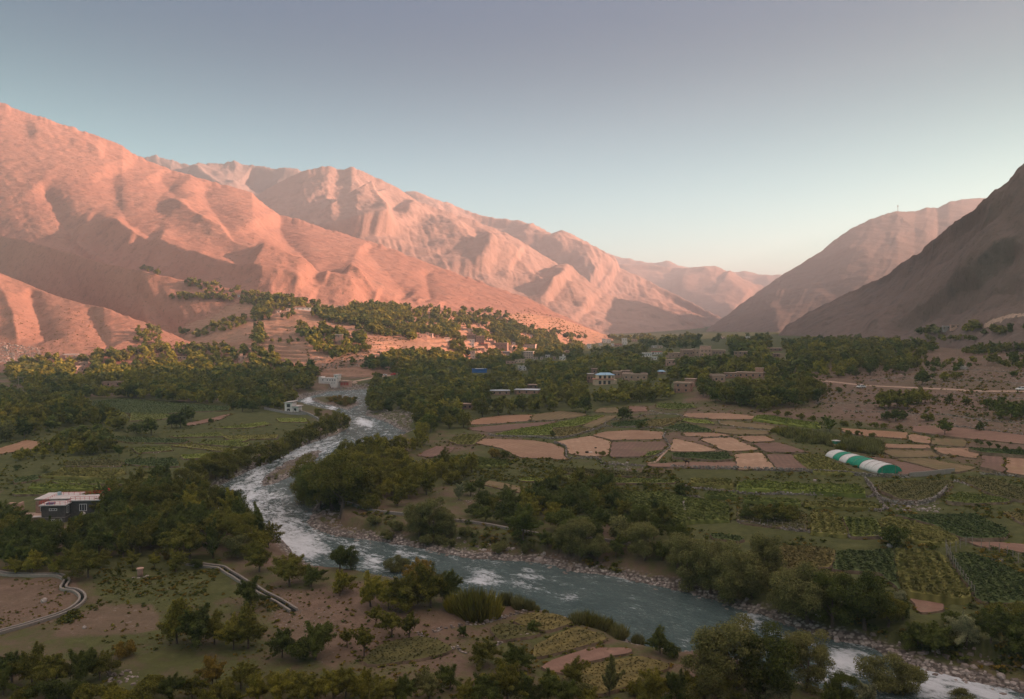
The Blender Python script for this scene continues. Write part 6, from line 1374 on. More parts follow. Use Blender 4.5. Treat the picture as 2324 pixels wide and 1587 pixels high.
def emit(items, place_, group):
    """items: (P, H, kind, colour, width). Rows run from front to back, members of a row from left to right."""
    items = sorted(items, key=lambda t: t[0].y); n = len(items); nr = 1 if n <= 11 else math.ceil(n/9)
    rows = [items[i*n//nr:(i+1)*n//nr] for i in range(nr)]
    for r, row in enumerate(rows):
        row.sort(key=lambda t: t[0].x/t[0].y); rn = ('of ' if place_.startswith('the ') else 'of those ') if nr == 1 else ('front row' if r == 0 else 'back row' if r == nr-1 else ORD[r]+' row')+' of '
        for k, (P, H, kind, col, w) in enumerate(row):
            at = 'leftmost' if k == 0 else 'rightmost' if k == len(row)-1 else ORD[k]+' from left'
            lb = f'{CW[col]} {KN[kind][2]}, {at}, {rn}{place_}' if nr > 1 else f'{CW[col]} {KN[kind][2]}, {at} {rn}{place_}'
            if len(lb.split()) > 16: print('LONG', lb)
            plant(kind, col, P, H, lb, group, w)
def by_hand(tg, lst, place_, group, dflt='broad'):
    out = []
    for e in lst:
        x, y, h = e[:3]; kind = e[3] if len(e) > 3 else dflt; col = e[4] if len(e) > 4 else 'olive'; w = e[5] if len(e) > 5 else 1.
        (vx, vy), = Z(tg, (x, y)); P = hit(vx, vy); P = P.copy(); H = h*ZOOM[tg][2]*P.y/F*1.04; P.z = drop(P.x, P.y)-.05; out.append((P, H, kind, col, w))
    emit(out, place_, group)
    return out
HRECT = []
for tg, rc, *_ in HOUSES:
    (x0, y0), (x1, y1) = Z(tg, (rc[0], rc[1]), (rc[2], rc[3])); HRECT.append((x0, y0, x1, y0+(y1-y0)*(.8 if x1-x0 < 24 else .5), place(tg, *rc[:1], rc[2], rc[1], rc[3])[0].y))
for tg, rc in (('G', (190, 740, 450, 930)), ('G', (760, 280, 1320, 440)), ('K', (335, 620, 610, 770)), ('J', (845, 700, 1060, 740)), ('L', (520, 250, 1440, 540)), ('L', (720, 480, 1090, 660)), ('K', (1072, 600, 1152, 640)), ('H', (300, 715, 410, 900)), ('N', (100, 240, 1560, 730)), ('G', (1880, 235, 2110, 300)), ('C', (1175, 640, 1260, 672)), ('D', (930, 680, 985, 760)), ('C', (2260, 660, 2324, 690))):
    (x0, y0), (x1, y1) = Z(tg, rc[:2], rc[2:]); HRECT.append((x0, y0, x1, y1, hit((x0+x1)/2, y1).y+3))
FB = [(f[0], f[0].min(0), f[0].max(0)) for f in FIELDS if 'orchard' not in f[4]]
def free(P, H, half=.3):
    if P.y > 500: half = .5
    for poly, lo, hi in FB:
        if lo[0] < P.x < hi[0] and lo[1] < P.y < hi[1] and in_poly(np.array([P.x]), np.array([P.y]), poly)[0]: return False
    a = project(np.array([[P.x-half*H, P.y, P.z], [P.x+half*H, P.y, P.z+H]]))
    for x0, y0, x1, y1, d in HRECT:
        if P.y < d+4 and a[1, 0] > x0 and a[0, 0] < x1 and a[1, 1] < y1 and a[0, 1] > y0: return False
    return True
class Grid:
    def __init__(s, c=8.): s.c = c; s.d = {}
    def ok(s, P, r):
        i, j = int(P.x//s.c), int(P.y//s.c); k = int(r//s.c)+1
        for a in range(i-k, i+k+1):
            for b in range(j-k, j+k+1):
                for q in s.d.get((a, b), ()):
                    if (q[0]-P.x)**2+(q[1]-P.y)**2 < r*r: return False
        return True
    def add(s, P): s.d.setdefault((int(P.x//s.c), int(P.y//s.c)), []).append((P.x, P.y))
TAKEN = Grid()
def grove(tg, poly, gap, hts, kinds, cols, tries=3000, limit=10**9, wet=False):
    V = np.array(Z(tg, *poly)); lo, hi = V.min(0), V.max(0); out = []
    pts = rng.uniform(lo, hi, (tries, 2)); pts = pts[in_poly(pts[:, 0], pts[:, 1], V)]
    for x, y in pts:
        P = hit(x, y)
        if P is None: continue
        # a patchy stand: gap and colour drift over the ground
        q = float(vnoise(np.array([P.x/25.]), np.array([P.y/25.]), 31)[0]); g = (gap if gap < 7 else gap*.68)*(.8+.5*q)
        if not TAKEN.ok(P, g): continue
        if gap >= 7 and tries > 400:
            if float(vnoise(np.array([P.x/38.]), np.array([P.y/38.+P.z/30.]), 61)[0]) < random.uniform(.2, .46): continue
        H = random.uniform(*hts)*(.8+.4*float(vnoise(np.array([P.x/14.]), np.array([P.y/14.]), 33)[0]))
        P = P.copy(); P.z -= .1
        if not wet and P.y < 640 and sd_at(P.x, P.y) < 1.: continue
        if not free(P, H): continue
        TAKEN.add(P); c2 = float(vnoise(np.array([P.x/30.]), np.array([P.y/30.]), 35)[0]); col = cols[min(len(cols)-1, int((c2*.6+random.random()*.4)*len(cols)))]
        out.append((P, H, random.choice(kinds), col, 1.))
        if len(out) >= limit: break
    return out
B_, W_, S_ = 'broad', 'willow', 'shrub'
hand = []
def hnd(*a, **k):
    for it in by_hand(*a, **k): TAKEN.add(it[0])
hnd('D', [(1195, 722, 172, B_, 'olive'), (1690, 1245, 300, B_, 'olive'), (1705, 960, 230, B_, 'dark'), (1765, 722, 230, B_, 'olive'), (1970, 825, 270, B_, 'olive'), (2120, 828, 170, B_, 'dark'), (1920, 1305, 230, B_, 'dark'), (2315, 884, 190, B_, 'yellow'), (1620, 625, 175, W_, 'grey', 1.2)], 'beside the diagonal canal', 'trees beside the diagonal canal')
hnd('D', [(1205, 1210, 330, B_, 'yellow'), (1350, 1230, 320, B_, 'dark'), (1460, 1215, 230, B_, 'olive'), (1590, 1250, 240, B_, 'yellow'), (2150, 1315, 290, B_, 'dark'), (2050, 1330, 190, S_, 'dark')], 'on bare ground left of the canal', 'foreground trees on bare ground')
hnd('D', [(110, 745, 140, B_, 'yellow'), (220, 742, 180, B_, 'yellow'), (380, 745, 130, B_, 'yellow'), (490, 742, 220, B_, 'olive'), (600, 760, 240, B_, 'olive'), (690, 700, 140, B_, 'olive'), (815, 758, 95, 'tall', 'olive'), (900, 690, 130, B_, 'olive'), (1050, 706, 120, 'orch', 'yellow'), (1130, 640, 60, S_, 'rust'), (1330, 700, 80, S_, 'dark')], 'along the grassy clearing edge', 'trees along the clearing')
hnd('E', [(-10, 700, 170, W_, 'dark'), (65, 708, 165, W_, 'dark'), (385, 768, 175, W_, 'grey'), (560, 830, 250, B_, 'rust'), (200, 960, 260, B_, 'yellow'), (320, 985, 240, B_, 'yellow'), (430, 985, 290, B_, 'olive'), (610, 965, 320, B_, 'olive'), (720, 935, 240, B_, 'dark'), (520, 940, 260, B_, 'yellow'), (10, 850, 150, B_, 'yellow')], 'by the foreground river bend', 'trees by the foreground river bend')
hnd('E', [(235, 1085, 155, 'orch', 'olive'), (345, 1168, 215, 'orch', 'olive'), (460, 1188, 215, 'orch', 'olive'), (155, 1292, 220, 'orch', 'olive'), (40, 1238, 140, 'orch', 'olive')], 'in foreground orchard', 'small orchard trees in the foreground')
hnd('E', [(920, 1035, 260, 'reed', 'olive'), (850, 1010, 215, 'reed', 'olive'), (990, 1032, 220, 'reed', 'yellow'), (780, 985, 150, 'reed', 'yellow'), (1120, 942, 110, 'reed', 'grey'), (1210, 967, 110, 'reed', 'grey'), (1280, 977, 90, 'reed', 'grey'), (1330, 985, 50, 'reed', 'grey')], 'below the foreground river bend', 'reed clumps on the near bank')
hnd('E', [(1610, 1075, 110, 'reed', 'grey', 1.3), (1680, 1092, 130, 'reed', 'olive', 1.3), (1745, 1110, 120, 'reed', 'grey', 1.3), (1805, 1128, 120, 'reed', 'olive', 1.2), (1885, 1168, 120, 'reed', 'grey', 1.2), (2020, 1215, 90, 'reed', 'grey')], 'above the near end of the river', 'reed shrubs above the water')
hnd('E', [(832, 1166, 95, B_, 'dark'), (1296, 1136, 105, B_, 'dark'), (960, 1350, 200, B_, 'olive', 1.1), (1195, 1395, 200, B_, 'dark', 1.2), (2170, 1278, 185, B_, 'dark'), (2260, 1310, 120, S_, 'dark'), (1390, 1010, 40, S_, 'olive')], 'among the foreground plots', 'trees among the foreground plots')
hnd('E', [(30, 1570, 230), (130, 1620, 240, B_, 'yellow'), (260, 1640, 230), (420, 1620, 220, B_, 'dark'), (600, 1590, 220, B_, 'grey'), (740, 1520, 200, B_, 'dark'), (850, 1640, 220, B_, 'olive'), (1000, 1640, 290, B_, 'dark'), (1130, 1610, 320, B_, 'olive'), (1260, 1640, 260, B_, 'dark'), (1410, 1620, 250, B_, 'dark'), (1575, 1490, 200, B_, 'olive'), (1530, 1640, 210, B_, 'dark'), (1825, 1570, 280, 'tall', 'grey'), (1700, 1660, 180, B_, 'olive'), (2060, 1650, 230, B_, 'olive'), (2150, 1610, 250, B_, 'yellow'), (2290, 1640, 270, B_, 'dark')], 'the bottom middle thicket', 'trees of the bottom thicket')
hnd('D', [(1450, 1500, 220, B_, 'rust'), (1640, 1520, 220, B_, 'olive'), (1760, 1610, 210, B_, 'yellow'), (1900, 1620, 250, B_, 'yellow'), (2100, 1620, 250, B_, 'olive'), (2270, 1600, 270, B_, 'yellow'), (1150, 1610, 210, B_, 'dark'), (1000, 1630, 190, S_, 'olive'), (1310, 1580, 190, B_, 'olive'), (80, 1480, 280, B_, 'dark'), (220, 1500, 290, B_, 'olive'), (380, 1510, 300, B_, 'olive'), (540, 1500, 290, B_, 'dark'), (680, 1460, 230, B_, 'olive'), (20, 1560, 220, B_, 'dark'), (300, 1620, 190, S_, 'dark'), (160, 1640, 150, S_, 'olive'), (620, 1630, 180, S_, 'olive'), (800, 1640, 160, S_, 'yellow'), (850, 1300, 130, S_, 'rust')], 'the bottom left thicket', 'trees of the bottom thicket')
hnd('F', [(350, 1580, 545, W_, 'grey', 1.15), (150, 1620, 420, W_, 'grey'), (560, 1590, 500, W_, 'dark'), (850, 1520, 410, W_, 'grey'), (1430, 1620, 370, W_, 'grey', 1.1), (1090, 1620, 230, W_, 'dark'), (1270, 1640, 190, B_, 'silver'), (990, 1640, 180, B_, 'dark'), (1900, 1660, 150, W_, 'grey', 1.4), (70, 1640, 260, B_, 'yellow'), (680, 1640, 230, B_, 'silver'), (240, 1600, 260, B_, 'olive')], 'the bottom right willow group', 'big willows at the bottom right')
hnd('F', [(40, 840, 370, W_, 'grey'), (190, 865, 370, W_, 'grey'), (340, 935, 400, W_, 'grey'), (470, 905, 270, W_, 'grey'), (560, 785, 325, W_, 'grey'), (720, 1020, 340, W_, 'grey'), (850, 1070, 425, W_, 'grey', 1.1), (1020, 1095, 390, W_, 'dark'), (1240, 1115, 425, W_, 'dark', 1.1), (1400, 1095, 250, W_, 'olive'), (1500, 1045, 150, B_, 'dark'), (1600, 1240, 230, B_, 'dark'), (1720, 1295, 270, B_, 'dark'), (1930, 1235, 260, B_, 'silver'), (2100, 1205, 260, B_, 'dark'), (2270, 1260, 310, B_, 'dark'), (1830, 1090, 130, S_, 'dark'), (2150, 1060, 140, S_, 'olive'), (2290, 1040, 130, S_, 'olive'), (1480, 935, 100, S_, 'silver')], 'the right bank willow belt', 'willows of the right bank')
hnd('F', [(430, 372, 120, B_, 'dark'), (500, 362, 110, B_, 'olive'), (560, 392, 145, B_, 'olive'), (630, 385, 150, B_, 'dark'), (695, 392, 150, B_, 'olive'), (765, 372, 120, B_, 'olive')], 'in the small terrace orchard', 'trees of the terrace orchard')
hnd('F', [(1445, 545, 175, S_, 'dark')], 'beside the big maize plot', 'lone bush')
hnd('E', [(625, 492, 275, W_, 'grey'), (530, 475, 230, W_, 'grey'), (700, 482, 200, W_, 'grey'), (370, 447, 100, S_, 'grey'), (220, 407, 90, S_, 'grey'), (320, 505, 85, S_, 'grey'), (575, 545, 95, S_, 'grey'), (680, 535, 80, S_, 'grey'), (738, 562, 75, S_, 'grey'), (1080, 592, 100, S_, 'grey'), (1235, 505, 275, B_, 'dark'), (1270, 592, 80, S_, 'grey'), (850, 485, 95, S_, 'grey'), (1630, 645, 305, W_, 'grey'), (1555, 605, 250, W_, 'grey'), (1745, 655, 205, W_, 'grey'), (1870, 625, 170, B_, 'dark'), (2065, 645, 275, W_, 'grey'), (2290, 695, 245, W_, 'grey'), (2180, 645, 160, B_, 'dark'), (1400, 565, 150, B_, 'dark'), (1480, 595, 150, B_, 'olive')], 'the pebble bank willows', 'willows behind the pebble bank')
hnd('A', [(1240, 1000, 150), (1330, 960, 150), (1400, 960, 190), (1470, 945, 200), (1545, 935, 205), (1610, 895, 165), (1690, 870, 170), (1770, 852, 160), (1845, 832, 155), (1905, 805, 140), (1965, 765, 150), (2035, 735, 150), (2105, 695, 135), (2175, 665, 130), (2250, 640, 125), (2320, 610, 130), (2220, 585, 100), (2290, 560, 95), (2170, 520, 70), (1310, 900, 110), (1430, 870, 120), (2110, 640, 90)], 'the left bank willow row', 'willows of the left bank row', dflt=W_)
hnd('A', [(2095, 1115, 330, W_, 'olive'), (2180, 1150, 340, W_, 'dark'), (2260, 1150, 390, W_, 'olive'), (2330, 1150, 420, W_, 'olive'), (2260, 1010, 200, W_, 'olive')], 'the willow clump at the river elbow', 'willows at the river elbow')
hnd('B', [(545, 1005, 115, W_, 'yellow'), (610, 965, 130, W_, 'dark'), (560, 950, 90, B_, 'dark')], 'above the pebble beach bend', 'round trees above the beach')
hnd('B', [(1915, 890, 115, B_, 'dark'), (2050, 948, 65, S_, 'dark'), (1440, 1012, 60, 'orch', 'dark'), (1040, 1140, 80, S_, 'rust'), (1110, 1142, 65, S_, 'olive'), (650, 1205, 65, S_, 'dark'), (1610, 1125, 32, 'orch', 'olive'), (1735, 1122, 28, 'orch', 'olive'), (1775, 1130, 42, S_, 'olive'), (2140, 1520, 110, 'tall', 'dark'), (2305, 1410, 120, B_, 'dark'), (800, 1430, 120, 'tall', 'silver'), (880, 1400, 120, B_, 'dark'), (940, 1370, 110, B_, 'dark')], 'the scattered trees between middle plots', 'single trees between the plots')
hnd('C', [(1000, 965, 120, B_, 'dark'), (1062, 695, 45, S_, 'dark'), (1785, 990, 120, 'orch', 'dark', 1.25), (2020, 962, 75, B_, 'dark'), (1630, 645, 115, B_, 'dark', 1.2), (1180, 602, 70, 'orch', 'olive'), (1785, 622, 75, S_, 'yellow'), (1850, 604, 60, S_, 'yellow'), (1670, 892, 70, S_, 'olive'), (1885, 590, 40, S_, 'olive'), (2260, 590, 50, S_, 'dark')], 'standing alone on the right slope', 'single trees on the right slope')
hnd('C', [(1350, 800, 120), (1400, 805, 150), (1460, 800, 140), (1530, 810, 150), (1590, 780, 110, B_, 'olive'), (1650, 770, 100, B_, 'yellow'), (1450, 895, 100, B_, 'dark'), (1380, 885, 75, S_, 'dark'), (1500, 880, 70, S_, 'dark')], 'in the dark clump on the right slope', 'trees of the right slope clump')
hnd('C', [(1820, 775, 75, B_, 'olive'), (1925, 785, 75, B_, 'olive'), (2075, 810, 95, B_, 'dark'), (2160, 870, 130, B_, 'dark'), (2240, 885, 150, B_, 'dark'), (2310, 875, 140, B_, 'dark'), (2180, 800, 90, B_, 'dark'), (2400, 870, 140, B_, 'dark')], 'in the clump at the right edge', 'trees at the right edge')
hnd('C', [(640, 852, 42), (720, 862, 42), (800, 880, 50), (880, 897, 52), (1100, 927, 48), (1200, 937, 52), (1300, 942, 52), (1370, 947, 48), (1470, 952, 48), (1130, 987, 42), (1200, 992, 42), (1290, 1003, 42)], 'the hedge above the reed bed', 'hedge shrubs above the reed bed', dflt=S_)
hnd('C', [(2000, 1052, 45, 'orch', 'dark'), (2030, 1060, 40, 'orch', 'dark'), (2090, 1078, 55, 'orch', 'dark'), (2150, 1092, 52, 'orch', 'dark'), (2200, 1102, 45, 'orch', 'dark'), (2295, 1114, 55, 'orch', 'dark')], 'in the young right edge hedge', 'young hedge trees')
hnd('A', [(810, 790, 95, 'orch', 'dark'), (310, 890, 60, S_, 'grey'), (120, 870, 40, S_, 'dark'), (895, 395, 42, 'orch', 'yellow'), (1030, 640, 150, B_, 'dark'), (930, 630, 90, B_, 'dark'), (1170, 590, 110, B_, 'dark'), (1230, 590, 140, B_, 'dark'), (1300, 540, 100, B_, 'dark'), (1440, 555, 40, S_, 'dark'), (1650, 480, 110, B_, 'dark'), (1720, 480, 90, B_, 'dark'), (1590, 470, 70, B_, 'dark')], 'the trees on the left meadows', 'trees on the left meadows')
GROVES = [('D', [(0, 700), (0, 400), (240, 420), (560, 400), (700, 250), (950, 170), (1200, 120), (1400, 170), (1440, 250), (1600, 400), (1750, 460), (1880, 560), (1700, 640), (1300, 630), (1000, 640), (700, 690), (350, 720)], 3.6, (5.2, 7.6), [B_]*6+[W_, 'tall'], ['dark', 'olive', 'dark', 'olive', 'yellow'], 4500, 'the grove by the red railings', 'trees of the left grove'),
          ('B', [(-20, 1440), (0, 1150), (330, 1090), (430, 1100), (560, 1040), (600, 1060), (440, 1140), (400, 1220), (330, 1250), (400, 1260), (740, 1235), (900, 1245), (850, 1300), (560, 1350), (600, 1420), (450, 1460), (200, 1520), (0, 1500)], 4., (4.5, 7), [B_, B_, B_, W_, S_, 'tall'], ['dark', 'olive', 'yellow', 'olive'], 3000, 'the thicket right of the rapids', 'trees right of the rapids'),
          ('B', [(1330, 1470), (1400, 1320), (1560, 1290), (1820, 1310), (1880, 1370), (1820, 1470), (2050, 1500), (2000, 1550), (1500, 1600), (1100, 1540), (1150, 1450)], 3.7, (4.5, 7), [B_], ['dark', 'olive', 'dark', 'yellow'], 2500, 'the thicket below the terraces', 'trees below the terraces'),
          ('E', [(760, 350), (1000, 270), (1300, 230), (1500, 250), (1800, 260), (2100, 340), (2324, 410), (2324, 600), (1900, 545), (1400, 475), (1000, 405)], 4.2, (3.8, 6.2), [B_, B_, W_, S_], ['dark', 'olive', 'dark', 'grey'], 2500, 'the belt behind the canal edge', 'trees behind the canal edge'),
          ('C', [(100, 730), (250, 640), (480, 610), (560, 625), (700, 640), (850, 615), (930, 670), (940, 770), (850, 795), (730, 805), (560, 825), (450, 800), (250, 770)], 5.2, (6.2, 8.5), [B_, B_, W_], ['dark', 'olive', 'dark'], 2500, 'the thicket under the farmhouse', 'trees of the big thicket')]
POOL = []
for tg, poly, gap, hts, kinds, cols, tries, pl, gr in GROVES: POOL += [(it, pl, gr) for it in grove(tg, poly, gap, hts, kinds, cols, tries)]
emit(grove('D', [(0, 1420), (700, 1480), (1300, 1500), (2324, 1480), (2324, 1640), (0, 1640)], 2.6, (1.2, 2.6), [S_], ['dark', 'olive', 'olive', 'yellow', 'rust'], 700, 46), 'the bottom left shrub strip', 'bottom shrub strip')
emit(grove('E', [(0, 1480), (800, 1500), (1500, 1480), (1700, 1560), (2324, 1480), (2324, 1640), (0, 1640)], 2.6, (1.2, 2.6), [S_], ['dark', 'olive', 'olive', 'yellow', 'grey'], 700, 46), 'the bottom middle shrub strip', 'bottom shrub strip')
emit(grove('F', [(1100, 900), (1500, 1000), (1800, 1150), (2324, 1250), (2324, 1420), (1800, 1330), (1400, 1180), (900, 1080), (600, 930)], 3., (1.5, 3.2), [S_], ['dark', 'grey', 'olive'], 700, 34), 'the shrubs under the right willows', 'shrubs under the right bank willows')
reeds = grove('C', [(620, 965), (760, 965), (1000, 1010), (1330, 1060), (1310, 1115), (1060, 1095), (1000, 1060), (900, 1055), (800, 1035)], 2.2, (2.4, 3.4), ['reed'], ['olive', 'grey', 'grey'], 1500, 60)
emit([(p, h, k, c, 1.5) for p, h, k, c, w in reeds], 'the reed bed by the greenhouse', 'reed bed by the greenhouse')
emit(grove('G', [(880, 690), (1150, 660), (1400, 720), (1440, 780), (1250, 830), (1000, 760)], 2.6, (2., 3.4), [S_], ['olive', 'rust', 'olive'], 900, 30), 'the scrub on the river islet', 'islet scrub')
emit(grove('A', [(1800, 955), (1850, 915), (1900, 905), (1880, 940), (1830, 965)], 1.8, (.7, 1.2), [S_], ['grey'], 300, 8), 'the scrub on the gravel island', 'gravel island scrub')
# ---- far woods: one mass
MASS = []
FAR = [('A', [(0, 360), (300, 400), (560, 410), (500, 450), (700, 510), (860, 570), (850, 620), (700, 600), (450, 600), (150, 670), (0, 690)], 4.6, (5.5, 8), 4500), ('A', [(360, 720), (450, 670), (700, 660), (740, 760), (600, 780), (380, 770)], 3.8, (4, 6), 900), ('A', [(80, 800), (350, 720), (370, 770), (250, 800), (90, 830)], 4, (3, 4.5), 500),
       ('A', [(0, 360), (400, 345), (1000, 300), (1700, 300), (2020, 400), (1900, 475), (1560, 445), (1100, 412), (830, 388), (560, 400), (300, 390)], 5.5, (6, 9), 6500), ('A', [(60, 180), (300, 130), (560, 140), (900, 60), (1350, 60), (1700, 100), (1800, 150), (2100, 220), (2200, 330), (2030, 350), (1000, 300), (400, 345), (120, 355), (60, 240)], 6.2, (6.5, 10), 7000),
       ('M', [(20, 25), (120, 35), (300, 105), (560, 155), (900, 215), (1200, 265), (1530, 325), (1600, 335), (1700, 360), (1400, 400), (1250, 480), (1000, 490), (1000, 345), (700, 295), (280, 300), (280, 275), (700, 235), (460, 185), (200, 85)], 7.5, (5, 9), 3600), ('M', [(1550, 330), (1750, 380), (2000, 345), (2324, 355), (2324, 600), (2100, 605), (1900, 560), (1780, 520), (1400, 410)], 7., (6, 9.5), 4200),
       ('M', [(350, 560), (500, 510), (620, 525), (850, 445), (960, 455), (900, 520), (700, 570), (500, 610), (350, 590)], 7.5, (5, 8), 500), ('M', [(1010, 500), (1075, 490), (1085, 650), (1020, 670)], 7, (5, 8), 200), ('M', [(1380, 520), (1900, 600), (1980, 720), (1850, 760), (1700, 800), (1560, 790), (1500, 700), (1400, 600)], 7.5, (6, 9), 1300), ('M', [(1150, 640), (1380, 640), (1340, 670), (1160, 670)], 9, (3, 5), 120), ('M', [(600, 690), (900, 700), (1150, 760), (1200, 850), (1550, 880), (1500, 960), (600, 940), (400, 800)], 6.5, (6, 9), 2500), ('M', [(1820, 830), (1950, 830), (2324, 730), (2324, 900), (2000, 890)], 7, (6, 9), 900),
       ('J', [(0, 160), (400, 140), (700, 190), (900, 160), (1400, 110), (1900, 260), (2324, 390), (2324, 560), (1900, 620), (1600, 640), (900, 700), (650, 770), (100, 780), (0, 700), (0, 520), (330, 470), (0, 370)], 7.4, (6.5, 10.5), 8500), ('J', [(0, -60), (600, -40), (1300, 60), (1500, 110), (1000, 160), (0, 160)], 11, (6, 10), 2200), ('B', [(300, 125), (500, 118), (970, 150), (1120, 160), (1200, 240), (1500, 310), (1750, 340), (1300, 330), (900, 220), (300, 180)], 13, (6, 11), 900),
       ('B', [(190, 790), (190, 700), (250, 610), (500, 570), (870, 525), (1300, 495), (1700, 475), (2000, 475), (2324, 565), (2324, 610), (2100, 650), (1900, 650), (1940, 700), (2160, 690), (2324, 720), (2100, 775), (1900, 780), (1650, 795), (1690, 838), (1500, 818), (1200, 840), (900, 875), (840, 940), (640, 960), (500, 945), (560, 860), (480, 835), (200, 835)], 6., (6, 9), 12000),
       ('B', [(180, 650), (300, 580), (700, 540), (1000, 500), (1200, 470), (1000, 560), (600, 620), (300, 700)], 6., (7, 10), 2500), ('K', [(0, 500), (900, 500), (1150, 560), (1000, 620), (600, 600), (300, 600), (0, 640)], 8, (6, 9.5), 2500), ('K', [(300, 390), (900, 335), (1560, 318), (1500, 365), (1150, 365), (900, 430), (600, 460), (300, 460)], 16, (6, 10), 1800), ('K', [(500, 240), (1000, 250), (1500, 235), (1560, 300), (1000, 330), (700, 290)], 22, (7, 12), 1200), ('K', [(1500, 285), (1700, 255), (2324, 200), (2324, 270), (1700, 300)], 32, (5, 9), 500),
       ('K', [(1000, 500), (1170, 450), (1300, 470), (1560, 470), (2100, 450), (2324, 460), (2324, 580), (1800, 620), (1150, 620), (1000, 580)], 8, (7, 10), 2600), ('K', [(1880, 300), (2324, 290), (2324, 450), (1900, 380)], 11, (7, 11), 900),
       ('C', [(640, 460), (700, 380), (850, 350), (1100, 350), (1200, 345), (1400, 375), (1700, 405), (1700, 425), (1600, 480), (1580, 560), (1250, 590), (1000, 600), (650, 560)], 6.8, (5.5, 8.5), 3000), ('C', [(1660, 335), (2040, 335), (2000, 352), (1700, 352)], 6, (4, 5.5), 600), ('C', [(1600, 300), (2420, 240), (2420, 300), (1900, 318)], 8, (6, 9), 1400), ('C', [(1900, 435), (2420, 385), (2420, 410), (2000, 448)], 7, (5, 7), 700), ('C', [(2080, 500), (2420, 480), (2420, 560), (2100, 530)], 6, (4.5, 7), 900), ('C', [(1600, 480), (2000, 500), (1900, 560), (1600, 560)], 10, (3, 5), 300), ('C', [(0, 500), (640, 460), (640, 600), (250, 600), (100, 680), (0, 640)], 6.5, (6.5, 9), 2600), ('H', [(1000, 430), (1300, 420), (1250, 560), (1500, 640), (1700, 790), (2324, 700), (2324, 900), (1000, 950)], 6.5, (6, 9), 1200), ('M', [(130, 530), (180, 540), (200, 680), (0, 690), (0, 560)], 6., (5, 7), 500)]
for tg, poly, gap, hts, tries in FAR: MASS += grove(tg, poly, gap, hts, [B_, B_, W_, 'tall'] if gap < 8 else [B_, B_, B_, 'tall'], ['dark', 'olive', 'dark', 'olive', 'yellow', 'grey'], int(tries*(1.2 if gap < 7 else 3)))
# the largest in the picture become trees of their own, by wood
NAMED = [('the left wood above meadows', 'A', [(0, 340), (900, 340), (900, 800), (0, 840)]), ('the shaded left wood edge', 'A', [(300, 290), (2050, 290), (1950, 490), (900, 420)]), ('the central wood by the river', 'B', [(150, 560), (900, 560), (900, 980), (150, 900)]), ('the central wood above the fields', 'B', [(900, 650), (2324, 620), (2324, 860), (900, 900)]), ('the upper right orchard', 'C', [(600, 330), (1720, 330), (1720, 620), (600, 620)])]
scr = project(np.array([tuple(m[0]) for m in MASS])); FARM = []; seen = set()
for pl, tg, poly in NAMED:
    ins = in_poly(scr[:, 0], scr[:, 1], np.array(Z(tg, *poly)))
    for i in np.nonzero(ins)[0]:
        if i not in seen: seen.add(i); POOL.append((MASS[i], pl, 'trees of '+pl[4:]))
FARM = [m for i, m in enumerate(MASS) if i not in seen]
have = {}
for o in COL.objects:
    if o.parent is None and o.get('category') in ('tree', 'shrub', 'reeds'): k = o.name.split('.')[0]; have[k] = have.get(k, 0)+1
OWN = {}
for kind in (B_, W_, 'tall', S_, 'orch'):
    c = sorted([p for p in POOL if p[0][2] == kind], key=lambda p: -p[0][1]/p[0][0].y); cap = {B_: 285, W_: 200, 'tall': 60}.get(kind, 280)-have.get(KN[kind][0], 0)
    for p in c[:max(0, cap)]: OWN.setdefault((p[1], p[2]), []).append(p[0])
    FARM += [p[0] for p in c[max(0, cap):]]
for (pl, gr), its in OWN.items(): emit(its, pl, gr)
MASS = FARM
FCOLS = ['dark', 'olive', 'yellow', 'grey', 'silver', 'rust']
PF = {}
for kind in (B_, W_, 'tall'):
    for v in range(5):
        for lod, (n, lf) in (('n', (1100, .06)), ('a', (240, .12)), ('b', (95, .185))): PF[kind, v, lod] = crown(kind, 1., n, lf, np.random.default_rng(100+v+len(kind)*7))
AV, AF, AM, off = [], [], [], 0
for i, (P, H, kind, col, w) in enumerate(MASS):
    v, f = PF[kind if kind in (B_, W_, 'tall') else B_, random.randrange(5), 'n' if P.y < 240 else 'a' if P.y < 520 else 'b']; a = random.random()*6.28; c, s = math.cos(a), math.sin(a); wx = H*random.uniform(.9, 1.2)
    q = np.stack([(v[:, 0]*c-v[:, 1]*s)*wx+P.x, (v[:, 0]*s+v[:, 1]*c)*wx+P.y, v[:, 2]*H+P.z], -1); AV.append(q); AF.append(f+off); off += len(q); AM.append(np.full(len(f), FCOLS.index(col), np.int32))
me = mesh_from('woodland', np.concatenate(AV), np.concatenate(AF))
for c in FCOLS: me.materials.append(LEAF[c])
me.polygons.foreach_set('material_index', np.concatenate(AM)); wo = link('woodland', me); tag(wo, 'distant green woods and orchards filling the valley and its slopes', 'woodland', kind='stuff')
print('mass trees', len(MASS), 'objects', len(COL.objects), 'woodland faces', len(me.polygons))
